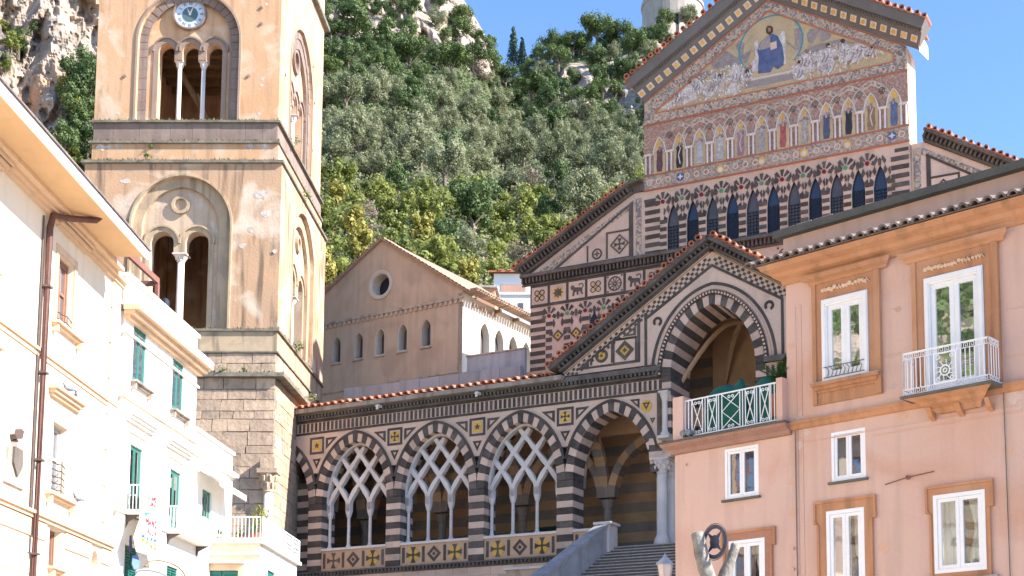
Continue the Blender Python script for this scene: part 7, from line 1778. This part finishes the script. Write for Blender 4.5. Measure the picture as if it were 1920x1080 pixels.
while tries < 9000 and len(placed) < 420:
    tries += 1
    x = random.uniform(575, 1260); cr = interp(x, CREST); y = random.uniform(cr+14, 560)
    if y > 620-0.62*(x-960) and x > 960: continue
    if rockmask(x, y) > .35 and random.random() < .93: continue
    nz = 22*noise.noise(Vector((x*.012, y*.02, 60)))
    yz = y+nz; r = random.random()
    if yz < 205 if x < 940 else yz < 215: kind = 'oak' if r < .5 else 'pine' if r < .85 else 'olive'; s_ = random.uniform(.8, 1.35)
    elif yz < 358: kind = 'olive' if r < .93 else 'oak'; s_ = random.uniform(.9, 1.5)
    else: kind = 'shrub' if r < .50 else 'bare' if r < .64 else 'autumn' if r < .67 else 'oak' if r < .83 else 'olive'; s_ = random.uniform(.75, 1.5)
    Yh = hillY(x, y); wpx = {'olive': 4.2, 'pine': 5.5, 'oak': 4.2, 'shrub': 3.2, 'autumn': 2.3, 'bare': 3.2}[kind]*s_*2480/Yh
    trytree(x, y, wpx*.66, kind, s_)
# bushes on the near cliff
BL = [(150, 190, 1.5, 'oak', 'large dark bush on the cliff, topmost of the cluster beside the tower'), (128, 182, 1.1, 'shrub', 'bright green bush at the upper left of the cliff cluster beside the tower'), (165, 215, 1.3, 'oak', 'dark bush on the cliff touching the tower edge, second from the top'), (140, 222, 1.1, 'oak', 'dark bush in the heart of the cliff cluster beside the tower'),
 (158, 250, 1.2, 'oak', 'dark bush on the cliff just above the white eaves line, close to the tower'), (170, 165, 1.2, 'oak', 'dark bush half behind the tower edge at the top of the cliff cluster'), (118, 268, .9, 'shrub', 'bright green bush low on the cliff right above the cream house roof'), (150, 280, 1.1, 'oak', 'dark bush low on the cliff between roof edge and tower band'),
 (165, 300, 1.2, 'oak', 'lowest dark bush of the cliff cluster at the tower ledge'), (140, 305, 1.0, 'shrub', 'lowest bright bush of the cliff cluster behind the cream house roof'), (120, 290, 1.0, 'oak', 'leftmost dark bush low on the cliff above the roof edge'), (175, 262, 1.0, 'oak', 'dark bush on the cliff mostly hidden behind the tower at the dark band'),
 (22, 88, .95, 'shrub', 'bright green shrub alone on the cliff at the left picture edge'), (8, 55, .7, 'shrub', 'upper small shrub on the cliff at the left picture edge'), (35, 100, .8, 'oak', 'dark bush right beside the bright shrub at the left picture edge'), (60, 60, .5, 'oak', 'small dark tuft on bare rock near the top left corner'), (10, 130, .6, 'shrub', 'small shrub on the cliff just above the cream house roof at far left'), (135, 205, .9, 'shrub', 'bright bush near the middle of the cliff cluster beside the tower')]
for x, y, s_, k_, lb in BL:
    plant(k_, 0, 0, s_*.8, pt=ray(x, y, cliffY(x, y)-1.0), label=lb)
# undergrowth between the trees: one mass
rg = np.random.RandomState(12); P = []
while len(P) < 15000:
    x = rg.uniform(560, 1280); cr = interp(x, CREST); y = rg.uniform(cr-2, 590)
    if rockmask(x, y) > .28+.25*rg.rand() or (x > 980 and y > 640-.62*(x-960)): continue
    q = hill_point(x, y); P.append((q.x+rg.normal()*.3, q.y+rg.normal()*.3, q.z+rg.rand()*.9, (0 if y < 215 else 1 if y < 355 else (0, 2, 2, 3, 1)[rg.randint(5)])))
for kd, mm in ((0, 'oak'), (1, 'olive'), (2, 'shrub'), (3, 'bare')):
    A_ = [p_[:3]+(.55,) for p_ in P if p_[3] == kd]
    if A_:
        me = tree_crown('undergrowth', LM[mm], A_, 1.0, len(A_)*7, .34, 300+kd, shell=.4); put('undergrowth', me, None, kind='stuff')
# wooded west slope (reflected in the panes)
A_ = []
for i in range(2200):
    a = rg.uniform(radians(-36), radians(70)); h = rg.uniform(0, 98); q = west(a, h); A_.append((q.x, q.y, q.z+1.2, rg.uniform(1.2, 2.6)))
put('wooded_slope', tree_crown('wooded_slope', LM['oak'], A_, 1.0, 45000, 1.0, 400, shell=.5), None, kind='stuff')

# ruined tower on the ridge
q = ray(1262, 75, 292)
RT = thing('ruined_tower', 'ruined round stone tower on top of the ridge behind the trees', 'tower', (q.x, 294, q.z-4))
M['ruin'] = mat('pale_ruin_stone', (0.33, 0.285, 0.24), (0.24, 0.21, 0.18), sc=.6, fine=.2, streak=.3)
g = G(); g.lathe(0, 0, [(6.9, 0), (6.8, 12), (7.1, 12.1), (7.1, 12.8), (6.7, 12.9), (6.6, 19)], 26); obj('wall', g, M['ruin'], RT)
for i in range(14):
    a = i*2*pi/14; obj('merlon', G(lambda u, v, z, a=a: ((6.0+v)*cos(a)-u*sin(a), (6.0+v)*sin(a)+u*cos(a), z)).box(-.7, .7, 0, .6, 19.0, 20.2), M['ruin'], RT)
obj('door_opening', G().box(-1.0, 1.0, -7.0, -6.6, 5, 7.5), M['black'], RT)
RW_ = thing('ruined_wall', 'broken pale stone wall stubs below the ruined tower', 'wall', tuple(ray(1272, 80, 285)), .5)
for (x, w_, h) in ((-2.6, 2.0, 4.6), (0.2, 1.6, 5.0), (2.4, 1.8, 3.8)): obj('wall_stub', G().prism([(x, -3), (x+w_, -3), (x+w_, h-.4), (x+w_*.6, h), (x+.2, h-.3), (x, h-.9)], 0, 1.6), M['ruin'], RW_)
# weeds on tower ledges and portico corner
WD = []
def weed(pos, r, seed, label, m='pot'):
    t_ = thing('weed', label, 'weed', pos); put('foliage', leafball('foliage', r, int(90*r/.3), LM[m], .8, .10, seed), t_); 
    obj('stem', G().tube([(0, 0, 0), (0, 0, r)], .01, 3), M['bark'], t_)
W0 = lambda u, v, z: (FT.o[0]+u, FT.o[1]+v, z)
for i, (pp, r, lb) in enumerate(((W0(-1.75, 3.2, 20.4), .32, 'green weed tuft on the side ledge of the tower, above the block base'), (W0(-1.5, 5.2, 18.4), .30, 'green weed tuft where the tower ledge meets the portico roof'), (W0(-8.0, -.1, 28.26), .2, 'small weed tuft on the ledge below the orange band of the tower'),
    (W0(-1.95, 2.6, 30.2), .3, 'grey green weed on the side ledge under the upper tower openings'), (W0(-1.8, 4.3, 28.2), .26, 'weed on the side ledge of the tower below the dark band'), (W0(-4.3, -.2, 18.42), .2, 'weed on the lowest front ledge of the tower'), (W0(-8.0, .2, 28.9), .14, 'tiny weed sprouting from the orange band of the tower'),
    (W0(-3.3, -.2, 18.42), .16, 'small weed near the corner of the lowest tower ledge'))):
    weed(pp, r, 500+i, lb, 'pot' if i % 2 == 0 else 'olive')
pw = FL.world(-0.55, -0.35, 17.3); weed(tuple(pw), .34, 520, 'hanging weed at the left end of the portico cornice', 'olive')
